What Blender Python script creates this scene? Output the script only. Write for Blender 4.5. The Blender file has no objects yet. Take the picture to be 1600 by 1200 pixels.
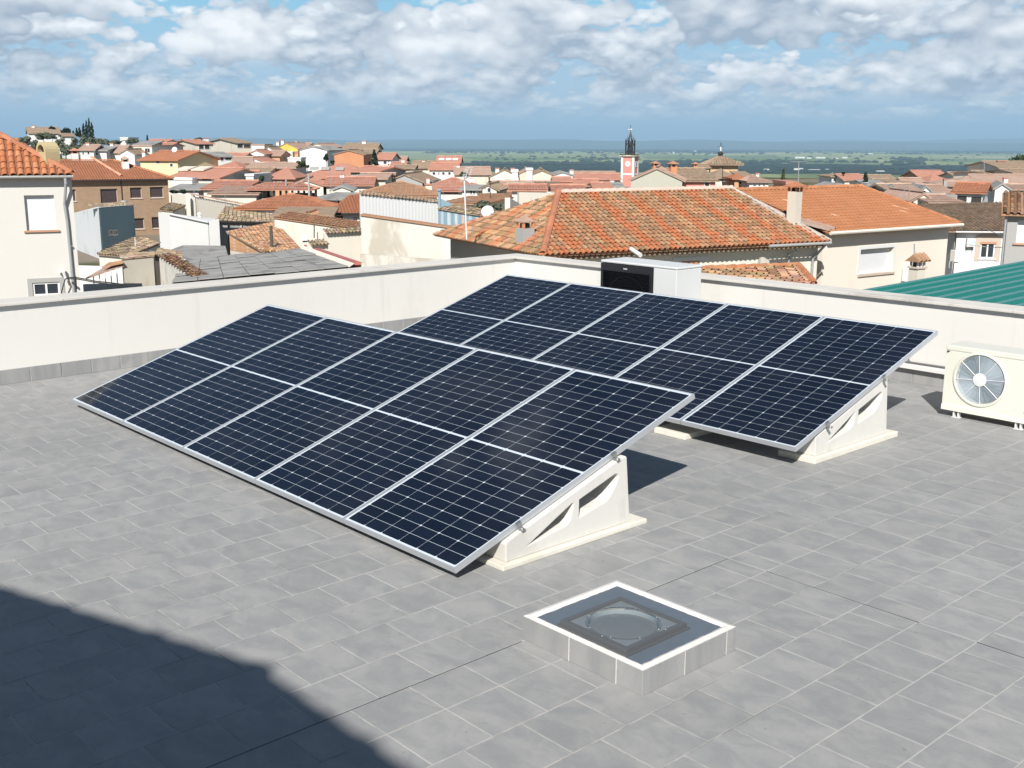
import bpy, bmesh, math, random
from math import sin, cos, tan, atan2, sqrt, pi, radians, hypot, exp, log
from mathutils import Vector, Matrix

S = bpy.context.scene
random.seed(7)

# ------------------------------------------------------------------ camera
F_PX, PITCH, ROLL, CAM_H = 1722.22, 0.214897, 0.003473, 2.28418
cp, sp = cos(PITCH), sin(PITCH)
_fw = Vector((0, cp, -sp)); _up0 = Vector((0, sp, cp)); _rt0 = Vector((1, 0, 0))
_rt = cos(ROLL) * _rt0 + sin(ROLL) * _up0
_up = -sin(ROLL) * _rt0 + cos(ROLL) * _up0
CAM = Vector((0, 0, CAM_H))
cam_data = bpy.data.cameras.new('camera')
cam = bpy.data.objects.new('camera', cam_data)
S.collection.objects.link(cam)
cam.matrix_world = Matrix(((_rt.x, _up.x, -_fw.x, CAM.x), (_rt.y, _up.y, -_fw.y, CAM.y),
                           (_rt.z, _up.z, -_fw.z, CAM.z), (0, 0, 0, 1)))
cam_data.sensor_width = 36.0
cam_data.lens = F_PX / 1600.0 * 36.0
cam_data.clip_start = 0.05
cam_data.clip_end = 120000.0
S.camera = cam

# ------------------------------------------------------------------ light
YAW = -0.831991
UX, UY = cos(YAW), sin(YAW)          # terrace axis along the panel rows
VX, VY = -sin(YAW), cos(YAW)         # terrace axis away from the camera
_l = Vector((-0.585 * UX + 0.69 * VX, -0.585 * UY + 0.69 * VY, -0.745)).normalized()   # direction the sunlight travels
SUN_EL = math.asin(-_l.z)
SUN_AZ = atan2(-_l.x, -_l.y)
sun_data = bpy.data.lights.new('sun', 'SUN')
sun_data.energy = 5.0
sun_data.angle = radians(0.53)
sun_data.color = (1.0, 0.965, 0.91)
sun = bpy.data.objects.new('sun', sun_data)
sun.rotation_euler = _l.to_track_quat('-Z', 'Y').to_euler()
sun.location = (-6, -30, 40)
S.collection.objects.link(sun)

S.view_settings.view_transform = 'Standard'
S.view_settings.look = 'None'
S.view_settings.exposure = 0.45
S.view_settings.gamma = 1.0
S.view_settings.use_curve_mapping = False
S.render.engine = 'CYCLES'
S.cycles.use_denoising = True
S.cycles.max_bounces = 6
S.cycles.diffuse_bounces = 3
S.cycles.glossy_bounces = 3
S.cycles.transmission_bounces = 4
S.cycles.transparent_max_bounces = 8
S.cycles.volume_bounces = 0

# ------------------------------------------------------------------ node helper
class NT:
    def __init__(self, tree):
        self.t = tree; self.n = tree.nodes; self.l = tree.links
    def node(self, typ, **kw):
        nd = self.n.new(typ)
        for k, v in kw.items():
            setattr(nd, k, v)
        return nd
    def put(self, sock, val):
        if isinstance(val, bpy.types.NodeSocket):
            self.l.new(val, sock)
        elif val is not None:
            if hasattr(sock, 'default_value'):
                try:
                    sock.default_value = val
                except Exception:
                    sock.default_value = tuple(val) + (1.0,)
    def math(self, op, a, b=None, c=None, clamp=False):
        nd = self.node('ShaderNodeMath', operation=op, use_clamp=clamp)
        self.put(nd.inputs[0], a)
        if b is not None: self.put(nd.inputs[1], b)
        if c is not None: self.put(nd.inputs[2], c)
        return nd.outputs[0]
    def vmath(self, op, a, b=None, scale=None):
        nd = self.node('ShaderNodeVectorMath', operation=op)
        self.put(nd.inputs[0], a)
        if b is not None: self.put(nd.inputs[1], b)
        if scale is not None: self.put(nd.inputs[3], scale)
        return nd.outputs[0] if op not in ('LENGTH', 'DOT_PRODUCT') else nd.outputs[1]
    def noise(self, vec, scale, detail=3.0, rough=0.5, dist=0.0, out=0):
        nd = self.node('ShaderNodeTexNoise')
        if vec is not None: self.put(nd.inputs['Vector'], vec)
        nd.inputs['Scale'].default_value = scale
        nd.inputs['Detail'].default_value = detail
        nd.inputs['Roughness'].default_value = rough
        nd.inputs['Distortion'].default_value = dist
        return nd.outputs[out]
    def ramp(self, fac, stops, interp='LINEAR'):
        nd = self.node('ShaderNodeValToRGB')
        cr = nd.color_ramp; cr.interpolation = interp
        while len(cr.elements) > 1: cr.elements.remove(cr.elements[-1])
        cr.elements[0].position = stops[0][0]
        cr.elements[0].color = tuple(stops[0][1]) + (1,) if not isinstance(stops[0][1], (int, float)) else (stops[0][1],) * 3 + (1,)
        for p, c in stops[1:]:
            e = cr.elements.new(p)
            e.color = tuple(c) + (1,) if not isinstance(c, (int, float)) else (c,) * 3 + (1,)
        self.put(nd.inputs[0], fac)
        return nd.outputs[0]
    def smooth(self, x, a, b):
        nd = self.node('ShaderNodeMapRange', interpolation_type='SMOOTHSTEP')
        self.put(nd.inputs[0], x)
        for i, v in ((1, a), (2, b), (3, 0.0), (4, 1.0)): nd.inputs[i].default_value = v
        return nd.outputs[0]
    def maprange(self, x, a, b, c, d):
        nd = self.node('ShaderNodeMapRange')
        self.put(nd.inputs[0], x)
        for i, v in ((1, a), (2, b), (3, c), (4, d)): self.put(nd.inputs[i], v)
        return nd.outputs[0]
    def mix(self, fac, a, b, mode='MIX'):
        nd = self.node('ShaderNodeMix', data_type='RGBA', blend_type=mode)
        self.put(nd.inputs[0], fac)
        self.put(nd.inputs[6], a if isinstance(a, bpy.types.NodeSocket) else tuple(a) + (1,))
        self.put(nd.inputs[7], b if isinstance(b, bpy.types.NodeSocket) else tuple(b) + (1,))
        return nd.outputs[2]
    def comb(self, x, y, z):
        nd = self.node('ShaderNodeCombineXYZ')
        self.put(nd.inputs[0], x); self.put(nd.inputs[1], y); self.put(nd.inputs[2], z)
        return nd.outputs[0]
    def sep(self, v):
        nd = self.node('ShaderNodeSeparateXYZ'); self.put(nd.inputs[0], v)
        return nd.outputs
    def bump(self, h, strength, dist=0.01, normal=None):
        nd = self.node('ShaderNodeBump')
        nd.inputs['Strength'].default_value = strength
        nd.inputs['Distance'].default_value = dist
        self.put(nd.inputs['Height'], h)
        if normal is not None: self.put(nd.inputs['Normal'], normal)
        return nd.outputs[0]

# ------------------------------------------------------------------ sky
world = bpy.data.worlds.new('World')
S.world = world
world.use_nodes = True
W = NT(world.node_tree)
for nd in list(W.n): W.n.remove(nd)
SKY_STRENGTH = 0.05
sky = W.node('ShaderNodeTexSky', sky_type='NISHITA')
sky.sun_disc = False
sky.sun_elevation = SUN_EL
sky.sun_rotation = SUN_AZ
sky.altitude = 500.0
sky.air_density = 1.0
sky.dust_density = 0.6
sky.ozone_density = 1.5
tc = W.node('ShaderNodeTexCoord')
dirv = W.vmath('NORMALIZE', tc.outputs['Generated'])
dx, dy, dz = W.sep(dirv)
el = W.math('MAXIMUM', dz, 0.0)
def billow(q, detail, amount):
    """cumulus field: soft masses carrying rounded heads with creases between them"""
    n = W.noise(q, 1.0, detail, 0.48, 0.0)
    b_ = W.math('ABSOLUTE', W.math('SUBTRACT', W.noise(q, 2.1, 1.0, 0.5), 0.5))
    c_ = W.math('ABSOLUTE', W.math('SUBTRACT', W.noise(q, 5.2, 1.5, 0.5), 0.5))
    k = W.math('ADD', W.math('MULTIPLY', W.math('SUBTRACT', b_, 0.09), amount), W.math('MULTIPLY', W.math('SUBTRACT', c_, 0.09), amount * 0.45))
    return W.math('ADD', n, k)
def cloud_layer(scale, zk, off, thr, soft, delta, gain, lit, shade, detail=6.0, thin=0.0, puff=0.5, bias=0.33):
    base = W.comb(W.math('MULTIPLY', dx, scale), W.math('MULTIPLY', dy, scale), W.math('MULTIPLY', el, scale * zk))
    q = W.vmath('ADD', base, off)
    n1 = billow(q, detail, puff)
    n2 = billow(W.vmath('ADD', q, (-0.05, 0.0, delta)), 3.0, puff)
    n3 = W.noise(W.vmath('ADD', q, (-0.08, 0.0, delta * 3.0)), 1.0, 1.0, 0.5)
    nd_ = n1 if not thin else W.math('SUBTRACT', n1, W.math('MULTIPLY', W.smooth(el, 0.105, 0.34), thin))
    dens = W.smooth(nd_, thr, thr + soft)
    g = W.math('ADD', W.math('MULTIPLY', W.math('SUBTRACT', n1, n2), gain), W.math('MULTIPLY', W.math('SUBTRACT', n1, n3), gain * 0.8))
    s = W.math('ADD', g, bias, clamp=True)
    col = W.mix(s, shade, lit)
    return dens, col
skyc = W.vmath('SCALE', sky.outputs[0], scale=SKY_STRENGTH)
# low bluish band near the horizon: distant haze and rain-grey air under the cloud deck
hz = W.smooth(el, 0.0, 0.075)
low = W.ramp(W.maprange(el, 0.0, 0.13, 0.0, 1.0), [(0.0, (0.225, 0.355, 0.51)), (0.10, (0.27, 0.40, 0.54)), (0.28, (0.355, 0.475, 0.59)), (0.55, (0.30, 0.47, 0.61)), (1.0, (0.20, 0.46, 0.635))])
base_col = W.mix(W.smooth(el, 0.10, 0.36), low, skyc)
LIT, SHD = (0.80, 0.81, 0.82), (0.29, 0.345, 0.425)
dS, cS = cloud_layer(26.0, 2.6, (3.1, 1.7, 0.4), 0.42, 0.10, 0.22, 1.9, (0.66, 0.70, 0.73), (0.28, 0.37, 0.475), 5.0)
mS = W.math('MULTIPLY', W.math('MULTIPLY', W.smooth(el, 0.012, 0.036), W.math('SUBTRACT', 1.0, W.smooth(el, 0.055, 0.085))), 0.85)
c1 = W.mix(W.math('MULTIPLY', dS, mS), base_col, cS)
dM, cM = cloud_layer(14.0, 1.9, (0.3, 5.2, 2.2), 0.41, 0.06, 0.20, 2.1, LIT, SHD, 6.0)
mM = W.math('MULTIPLY', W.smooth(el, 0.030, 0.050), W.math('SUBTRACT', 1.0, W.smooth(el, 0.10, 0.16)))
c2 = W.mix(W.math('MULTIPLY', dM, W.math('MULTIPLY', mM, 0.94)), c1, cM)
dL, cL = cloud_layer(9.0, 1.7, (1.3, 0.9, 7.45), 0.448, 0.05, 0.20, 2.1, LIT, SHD, 6.0, thin=0.22)
mL = W.smooth(el, 0.055, 0.085)
c3 = W.mix(W.math('MULTIPLY', dL, W.math('MULTIPLY', mL, 0.96)), c2, cL)
bg = W.node('ShaderNodeBackground')
W.put(bg.inputs[0], c3)
bg.inputs[1].default_value = 1.0
wo = W.node('ShaderNodeOutputWorld')
W.l.new(bg.outputs[0], wo.inputs[0])

# ------------------------------------------------------------------ pixel <-> place (photo pixels of the 1600x1200 frame)
def ray(px, py):
    return (px - 800) / F_PX * _rt - (py - 600) / F_PX * _up + _fw
def P(px, py, Y):
    d = ray(px, py)
    return CAM + d * (Y / d.y)
def XY(px, Y, py=300):
    p = P(px, py, Y); return Vector((p.x, p.y, 0))
def Zat(px, py, Y):
    return P(px, py, Y).z
def T(u, v, z=0.0):
    return Vector((UX * u + VX * v, UY * u + VY * v, z))
def hit_plane(px, py, p0, n):
    d = ray(px, py)
    return CAM + d * ((p0 - CAM).dot(n) / d.dot(n))

# ------------------------------------------------------------------ object helpers
COL = S.collection
class MB:
    """mesh builder: faces with material slot and tint"""
    def __init__(self):
        self.v = []; self.f = []; self.m = []; self.t = []; self.uv = []
    def vert(self, p):
        self.v.append((p[0], p[1], p[2])); return len(self.v) - 1
    def face(self, pts, m=0, tint=(1, 1, 1), uv=None):
        ids = [self.vert(p) for p in pts]
        self.f.append(ids); self.m.append(m); self.t.append(tint); self.uv.append(uv)
    def quadbox(self, c, sx, sy, sz, rot=0.0, m=0, tint=(1, 1, 1)):
        """box centred in x, y at c, standing on c.z"""
        cr, sr = cos(rot), sin(rot)
        def w(x, y, z): return (c[0] + x * cr - y * sr, c[1] + x * sr + y * cr, c[2] + z)
        x, y = sx / 2, sy / 2
        b = [w(-x, -y, 0), w(x, -y, 0), w(x, y, 0), w(-x, y, 0)]
        t = [w(-x, -y, sz), w(x, -y, sz), w(x, y, sz), w(-x, y, sz)]
        self.face(b[::-1], m, tint); self.face(t, m, tint)
        for i in range(4):
            j = (i + 1) % 4
            self.face([b[i], b[j], t[j], t[i]], m, tint)
    def prism(self, pts, zt, zb, m=0, tint=(1, 1, 1)):
        """vertical prism over a counter-clockwise footprint, own top height at each corner"""
        n = len(pts)
        if isinstance(zt, (int, float)): zt = [zt] * n
        if isinstance(zb, (int, float)): zb = [zb] * n
        a = sum(pts[i][0] * pts[(i + 1) % n][1] - pts[(i + 1) % n][0] * pts[i][1] for i in range(n))
        idx = list(range(n)) if a > 0 else list(range(n))[::-1]
        t = [(pts[i][0], pts[i][1], zt[i]) for i in idx]; b = [(pts[i][0], pts[i][1], zb[i]) for i in idx]
        self.face(t, m, tint); self.face(b[::-1], m, tint)
        for i in range(n):
            j = (i + 1) % n
            self.face([b[i], b[j], t[j], t[i]], m, tint)
    def slab(self, poly, thick, m=0, tint=(1, 1, 1), uvs=None):
        """flat polygon given a thickness downwards"""
        poly = [Vector(p) for p in poly]
        nrm = Vector((0, 0, 0))
        for i in range(len(poly)):
            a, b = poly[i], poly[(i + 1) % len(poly)]
            nrm += Vector(((a.y - b.y) * (a.z + b.z), (a.z - b.z) * (a.x + b.x), (a.x - b.x) * (a.y + b.y)))
        if nrm.z < 0: poly = poly[::-1]
        low = [p - Vector((0, 0, thick)) for p in poly]
        self.face(poly, m, tint, uvs); self.face(low[::-1], m, tint)
        for i in range(len(poly)):
            j = (i + 1) % len(poly)
            self.face([low[i], low[j], poly[j], poly[i]], m, tint)
    def tube(self, p0, p1, r, n=8, m=0, tint=(1, 1, 1), r1=None, caps=True):
        p0, p1 = Vector(p0), Vector(p1)
        r1 = r if r1 is None else r1
        d = (p1 - p0).normalized()
        a = d.orthogonal().normalized(); b = d.cross(a)
        c0 = [p0 + (a * cos(2 * pi * k / n) + b * sin(2 * pi * k / n)) * r for k in range(n)]
        c1 = [p1 + (a * cos(2 * pi * k / n) + b * sin(2 * pi * k / n)) * r1 for k in range(n)]
        for k in range(n):
            j = (k + 1) % n
            self.face([c0[k], c0[j], c1[j], c1[k]], m, tint)
        if caps:
            self.face(c0[::-1], m, tint); self.face(c1, m, tint)
    def path(self, pts, r, n=6, m=0, tint=(1, 1, 1)):
        for a, b in zip(pts[:-1], pts[1:]): self.tube(a, b, r, n, m, tint)
    def lathe(self, c, prof, n=16, m=0, tint=(1, 1, 1), axis='Z'):
        for (r0, z0), (r1, z1) in zip(prof[:-1], prof[1:]):
            for k in range(n):
                a0, a1 = 2 * pi * k / n, 2 * pi * (k + 1) / n
                q = [(r0 * cos(a0), r0 * sin(a0), z0), (r0 * cos(a1), r0 * sin(a1), z0),
                     (r1 * cos(a1), r1 * sin(a1), z1), (r1 * cos(a0), r1 * sin(a0), z1)]
                if r0 < 1e-6: q = [q[0], q[2], q[3]]
                elif r1 < 1e-6: q = q[:3]
                if axis == 'Y': q = [(x, -z, y) for x, y, z in q]
                self.face([(c[0] + x, c[1] + y, c[2] + z) for x, y, z in q], m, tint)
    def mesh(self, name, mats):
        me = bpy.data.meshes.new(name)
        me.from_pydata(self.v, [], self.f)
        if not isinstance(mats, (list, tuple)): mats = [mats]
        for mt in mats: me.materials.append(mt)
        me.polygons.foreach_set('material_index', self.m)
        at = me.attributes.new('tint', 'FLOAT_VECTOR', 'FACE')
        at.data.foreach_set('vector', [c for t in self.t for c in t])
        if any(u is not None for u in self.uv):
            ul = me.uv_layers.new(name='UVMap')
            k = 0
            for ids, u in zip(self.f, self.uv):
                for i in range(len(ids)):
                    if u is not None: ul.data[k].uv = u[i]
                    k += 1
        me.update()
        return me
    def build(self, name, mats, parent=None, weld=False, smooth=False, bevel=0.0):
        me = self.mesh(name, mats)
        if weld or bevel or smooth:
            bm = bmesh.new(); bm.from_mesh(me)
            bmesh.ops.remove_doubles(bm, verts=bm.verts, dist=1e-5)
            bmesh.ops.recalc_face_normals(bm, faces=bm.faces)
            if bevel:
                ed = [e for e in bm.edges if len(e.link_faces) == 2 and e.calc_face_angle(0) > 0.6]
                bmesh.ops.bevel(bm, geom=ed, offset=bevel, segments=2, profile=0.6, affect='EDGES')
            bm.to_mesh(me); bm.free()
        if smooth:
            for p in me.polygons: p.use_smooth = True
            try: me.set_sharp_from_angle(angle=radians(40))
            except Exception: pass
        return link(name, me, parent)

def link(name, data, parent=None):
    o = bpy.data.objects.new(name, data)
    COL.objects.link(o)
    if parent is not None:
        o.parent = parent
        if parent.type == 'EMPTY' or True:
            o.matrix_parent_inverse = Matrix.Identity(4)
    return o

def thing(name, label, cat, loc=(0, 0, 0), rot=(0, 0, 0), group=None):
    o = bpy.data.objects.new(name, None)
    COL.objects.link(o)
    o.location = loc
    o.rotation_euler = rot if not isinstance(rot, (int, float)) else (0, 0, rot)
    o.empty_display_size = 0.2
    return tag(o, label, cat, group)
def tag(o, label, cat, group=None):
    o['label'] = label; o['category'] = cat
    if group: o['group'] = group
    return o
def struct(o):
    o['kind'] = 'structure'; return o
def stuff(o):
    o['kind'] = 'stuff'; return o
class Local:
    """a root Empty at loc plus a mesh builder transform: world points become local ones"""
    def __init__(self, root): self.o = Vector(root.location)
def sub(mb, root):
    """move a builder's world-space vertices into the (unrotated) root's space"""
    o = root.location
    mb.v = [(x - o.x, y - o.y, z - o.z) for x, y, z in mb.v]
    return mb

# ------------------------------------------------------------------ materials
MATS = {}
def mat(name):
    m = bpy.data.materials.new(name); m.use_nodes = True
    t = NT(m.node_tree)
    for nd in list(t.n): t.n.remove(nd)
    b = t.node('ShaderNodeBsdfPrincipled')
    o = t.node('ShaderNodeOutputMaterial')
    t.l.new(b.outputs[0], o.inputs[0])
    MATS[name] = m
    return m, t, b
def pos(t):
    return t.node('ShaderNodeNewGeometry').outputs['Position']
def attr(t, name):
    nd = t.node('ShaderNodeAttribute'); nd.attribute_name = name; return nd
def plaster(name, col, var=0.08, stain=None, stain_amt=0.0, rough=0.9, bump=0.25, scale=1.0, stain_thr=0.56):
    m, t, b = mat(name)
    p = pos(t)
    n1 = t.noise(p, 0.7 * scale, 5, 0.6); n2 = t.noise(p, 14 * scale, 4, 0.6)
    v = t.math('ADD', t.math('MULTIPLY', t.math('SUBTRACT', n1, 0.5), 2.2 * var), t.math('MULTIPLY', t.math('SUBTRACT', n2, 0.5), 0.8 * var))
    c = t.vmath('SCALE', tuple(col), scale=t.math('ADD', v, 1.0))
    if stain:
        px, py, pz = t.sep(p)
        sv = t.comb(t.math('MULTIPLY', px, 1.0), t.math('MULTIPLY', py, 1.0), t.math('MULTIPLY', pz, 0.45))
        sn = t.noise(sv, 0.9 * scale, 7, 0.62, 0.4)
        f = t.math('MULTIPLY', t.smooth(sn, stain_thr, stain_thr + 0.12), stain_amt)
        c = t.mix(f, c, stain)
    t.put(b.inputs['Base Color'], c)
    b.inputs['Roughness'].default_value = rough
    b.inputs['Specular IOR Level'].default_value = 0.25
    if bump: t.put(b.inputs['Normal'], t.bump(t.noise(p, 60 * scale, 4, 0.6), bump, 0.004))
    return m
def simple(name, col, rough=0.5, metal=0.0, var=0.05, spec=0.5, scale=8.0, coat=0.0):
    m, t, b = mat(name)
    p = pos(t)
    n = t.noise(p, scale, 4, 0.6)
    c = t.vmath('SCALE', tuple(col), scale=t.math('ADD', 1.0 - var, t.math('MULTIPLY', n, 2 * var)))
    t.put(b.inputs['Base Color'], c)
    t.put(b.inputs['Roughness'], t.math('ADD', rough - 0.06, t.math('MULTIPLY', n, 0.12), clamp=True))
    b.inputs['Metallic'].default_value = metal
    b.inputs['Specular IOR Level'].default_value = spec
    if coat: b.inputs['Coat Weight'].default_value = coat
    return m
def tiled(name, col, col2, dirt, amt=0.5, rough=0.85, thr=0.5, uvstripe=False, var=0.25, nscale=0.8):
    """fired clay tiles: face tint, patches of a second colour, lichen"""
    m, t, b = mat(name)
    p = pos(t)
    a = attr(t, 'tint').outputs['Vector']
    n1 = t.noise(p, nscale, 5, 0.65, 0.3); n2 = t.noise(p, 6.0, 4, 0.65); n3 = t.noise(p, 2.3, 6, 0.7)
    c = t.mix(t.smooth(n1, 0.42, 0.62), col, col2)
    c = t.mix(t.math('MULTIPLY', t.smooth(n3, thr, thr + 0.12), amt), c, dirt)
    c = t.vmath('MULTIPLY', c, a)
    c = t.vmath('SCALE', c, scale=t.math('ADD', 1.0 - var, t.math('MULTIPLY', n2, 2 * var)))
    t.put(b.inputs['Base Color'], c)
    b.inputs['Roughness'].default_value = rough
    b.inputs['Specular IOR Level'].default_value = 0.2
    t.put(b.inputs['Normal'], t.bump(n2, 0.3, 0.02))
    return m
# ================================================================== LAND
def smooth01(x, a, b):
    if a == b: return 0.0 if x < a else 1.0
    k = max(0.0, min(1.0, (x - a) / (b - a))); return k * k * (3 - 2 * k)
PLAIN_Z = -76.0
def ground_z(x, y):
    r = hypot(x, y)
    az = atan2(x, y)
    h = -7.2
    h += 6.0 * smooth01(-az, 0.10, 0.40) * smooth01(r, 90, 250) if abs(az) < 1.4 else 0.0
    h += 1.2 * smooth01(az, 0.40, 0.60) * smooth01(r, 60, 180)
    w = smooth01(r, 285 + 90 * smooth01(-az, 0.2, 0.45), 1500)
    h = h * (1 - w) + PLAIN_Z * w
    if r > 2000:
        h += 1.6 * sin(az * 37 + r * 0.0011) * smooth01(r, 2000, 4000)
    return h
def build_ground():
    rs = [0, 6, 14, 25, 40, 60, 80, 105, 130, 160, 190, 220, 250, 280, 310, 350, 400, 470, 560, 680, 820, 1000, 1250, 1600, 2000]
    r = 2000.0
    while r < 60000: r *= 1.16; rs.append(r)
    N = 180
    mb = MB()
    me = bpy.data.meshes.new('ground')
    V = [(0, 0, ground_z(0, 0.01))]; Fc = []
    for r in rs[1:]:
        for k in range(N):
            a = 2 * pi * k / N
            x, y = r * sin(a), r * cos(a)
            V.append((x, y, ground_z(x, y)))
    for k in range(N): Fc.append((0, 1 + (k + 1) % N, 1 + k))
    for i in range(len(rs) - 2):
        b0, b1 = 1 + i * N, 1 + (i + 1) * N
        for k in range(N):
            j = (k + 1) % N
            Fc.append((b0 + k, b0 + j, b1 + j, b1 + k))
    me.from_pydata(V, [], Fc)
    for p in me.polygons: p.use_smooth = True
    m, t, b = mat('land')
    p = pos(t)
    x, y, z = t.sep(p)
    r = t.vmath('LENGTH', t.comb(x, y, 0.0))
    # patchwork of fields on the plain
    warp = t.noise(t.comb(t.math('MULTIPLY', x, 0.0004), t.math('MULTIPLY', y, 0.00025), 0.0), 1.0, 4, 0.6)
    vor = t.node('ShaderNodeTexVoronoi')
    t.put(vor.inputs['Vector'], t.comb(t.math('MULTIPLY', x, 0.0011), t.math('MULTIPLY', y, 0.00062), 0.0))
    vor.inputs['Scale'].default_value = 1.0
    rnd = t.sep(vor.outputs['Color'])[0]
    fields = t.ramp(rnd, [(0.0, (0.14, 0.185, 0.08)), (0.25, (0.23, 0.265, 0.12)), (0.5, (0.32, 0.33, 0.16)), (0.68, (0.25, 0.285, 0.125)), (0.86, (0.34, 0.32, 0.19))], 'CONSTANT')
    # darker land colour in belts broken up by noise; k = 1000 / distance
    k = t.math('DIVIDE', 1000.0, t.math('MAXIMUM', r, 100.0))
    kk = t.math('ADD', k, t.math('MULTIPLY', t.math('SUBTRACT', warp, 0.5), 0.11))
    wood = t.ramp(kk, [(0.0, 1.0), (0.080, 0.9), (0.092, 0.2), (0.105, 0.0), (0.205, 0.0), (0.222, 0.95), (0.30, 0.95), (0.33, 0.30), (0.45, 0.25)])
    wn = t.noise(t.comb(t.math('MULTIPLY', x, 0.0016), t.math('MULTIPLY', y, 0.0007), 0.0), 1.0, 6, 0.6)
    wf = t.smooth(t.math('ADD', wood, t.math('MULTIPLY', t.math('SUBTRACT', wn, 0.5), 0.8)), 0.46, 0.56)
    dark_col = t.mix(wn, (0.018, 0.030, 0.024), (0.035, 0.05, 0.035))
    dots = t.noise(t.comb(t.math('MULTIPLY', x, 0.03), t.math('MULTIPLY', y, 0.012), 0.0), 1.0, 3, 0.6)
    fields = t.mix(t.smooth(dots, 0.64, 0.68), fields, (0.03, 0.05, 0.025))
    plain = t.mix(wf, fields, dark_col)
    town = t.mix(t.noise(p, 0.15, 6, 0.7), (0.16, 0.13, 0.10), (0.26, 0.23, 0.19))
    grass = t.mix(t.noise(p, 0.12, 5, 0.7), (0.05, 0.07, 0.03), (0.11, 0.12, 0.06))
    town = t.mix(t.smooth(t.noise(p, 0.03, 4, 0.6), 0.47, 0.55), town, grass)
    c = t.mix(t.smooth(r, 420.0, 900.0), town, plain)
    t.put(b.inputs['Base Color'], c)
    b.inputs['Roughness'].default_value = 1.0
    b.inputs['Specular IOR Level'].default_value = 0.0
    me.materials.append(m)
    return struct(link('ground', me))
build_ground()

def build_hills():
    """low blue ranges across the far side of the plain"""
    m, t, b = mat('far_hills')
    p = pos(t)
    n = t.noise(t.vmath('MULTIPLY', p, (0.0006, 0.0006, 0.004)), 1.0, 6, 0.65)
    t.put(b.inputs['Base Color'], t.mix(n, (0.05, 0.075, 0.06), (0.10, 0.12, 0.085)))
    b.inputs['Roughness'].default_value = 1.0; b.inputs['Specular IOR Level'].default_value = 0.0
    for R, hmax, seed in ((21000, 175, 2), (27000, 330, 5)):
        rng = random.Random(seed)
        ph = [(rng.uniform(3, 60), rng.uniform(0, 6.3), 1.0 / (1 + 0.06 * k)) for k in range(16)]
        me = bpy.data.meshes.new('hills'); V = []; Fc = []
        N = 360
        for i in range(N + 1):
            a = -1.25 + 2.5 * i / N
            s = sum(w * sin(fq * a + f0) for fq, f0, w in ph) / 9.0
            h = hmax * (0.62 + 0.28 * s + 0.18 * sin(a * 3.1 + seed))
            h = max(20, h)
            for rr, hh in ((R - 3200, -6), (R - 1500, 0.45 * h), (R, h), (R + 2600, -6)):
                V.append((rr * sin(a), rr * cos(a), PLAIN_Z + hh))
        for i in range(N):
            for j in range(3):
                q = i * 4 + j
                Fc.append((q, q + 4, q + 5, q + 1))
        me.from_pydata(V, [], Fc); me.materials.append(m)
        for pl in me.polygons: pl.use_smooth = True
        struct(link('hills', me))
build_hills()

def build_haze():
    m = bpy.data.materials.new('haze'); m.use_nodes = True
    t = NT(m.node_tree)
    for nd in list(t.n): t.n.remove(nd)
    v = t.node('ShaderNodeVolumePrincipled'); o = t.node('ShaderNodeOutputMaterial')
    v.inputs['Color'].default_value = (0.50, 0.77, 1.0, 1)
    v.inputs['Density'].default_value = 7.5e-5
    v.inputs['Anisotropy'].default_value = 0.0
    t.l.new(v.outputs[0], o.inputs['Volume'])
    mb = MB(); mb.quadbox((0, 15000, PLAIN_Z - 12), 66000, 38000, 470)
    stuff(mb.build('haze', m))
build_haze()

# ================================================================== TERRACE
M_plaster = plaster('white_plaster', (0.665, 0.645, 0.605), 0.03, (0.53, 0.505, 0.46), 0.30, bump=0.12, stain_thr=0.55)
_m = M_plaster; _t = NT(_m.node_tree); _b = [n_ for n_ in _t.n if n_.type == 'BSDF_PRINCIPLED'][0]
_src = _b.inputs['Base Color'].links[0].from_socket; _p = pos(_t); _x, _y, _z = _t.sep(_p)
_s = _t.noise(_t.comb(_t.math('MULTIPLY', _x, 7.0), _t.math('MULTIPLY', _y, 7.0), _t.math('MULTIPLY', _z, 0.55)), 1.0, 5, 0.6)
_t.put(_b.inputs['Base Color'], _t.mix(_t.math('MULTIPLY', _t.smooth(_s, 0.56, 0.74), 0.16), _src, (0.40, 0.375, 0.33)))
M_coping = plaster('coping_stone', (0.57, 0.545, 0.505), 0.12, (0.34, 0.32, 0.29), 0.5, bump=0.3, scale=1.6)
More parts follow.
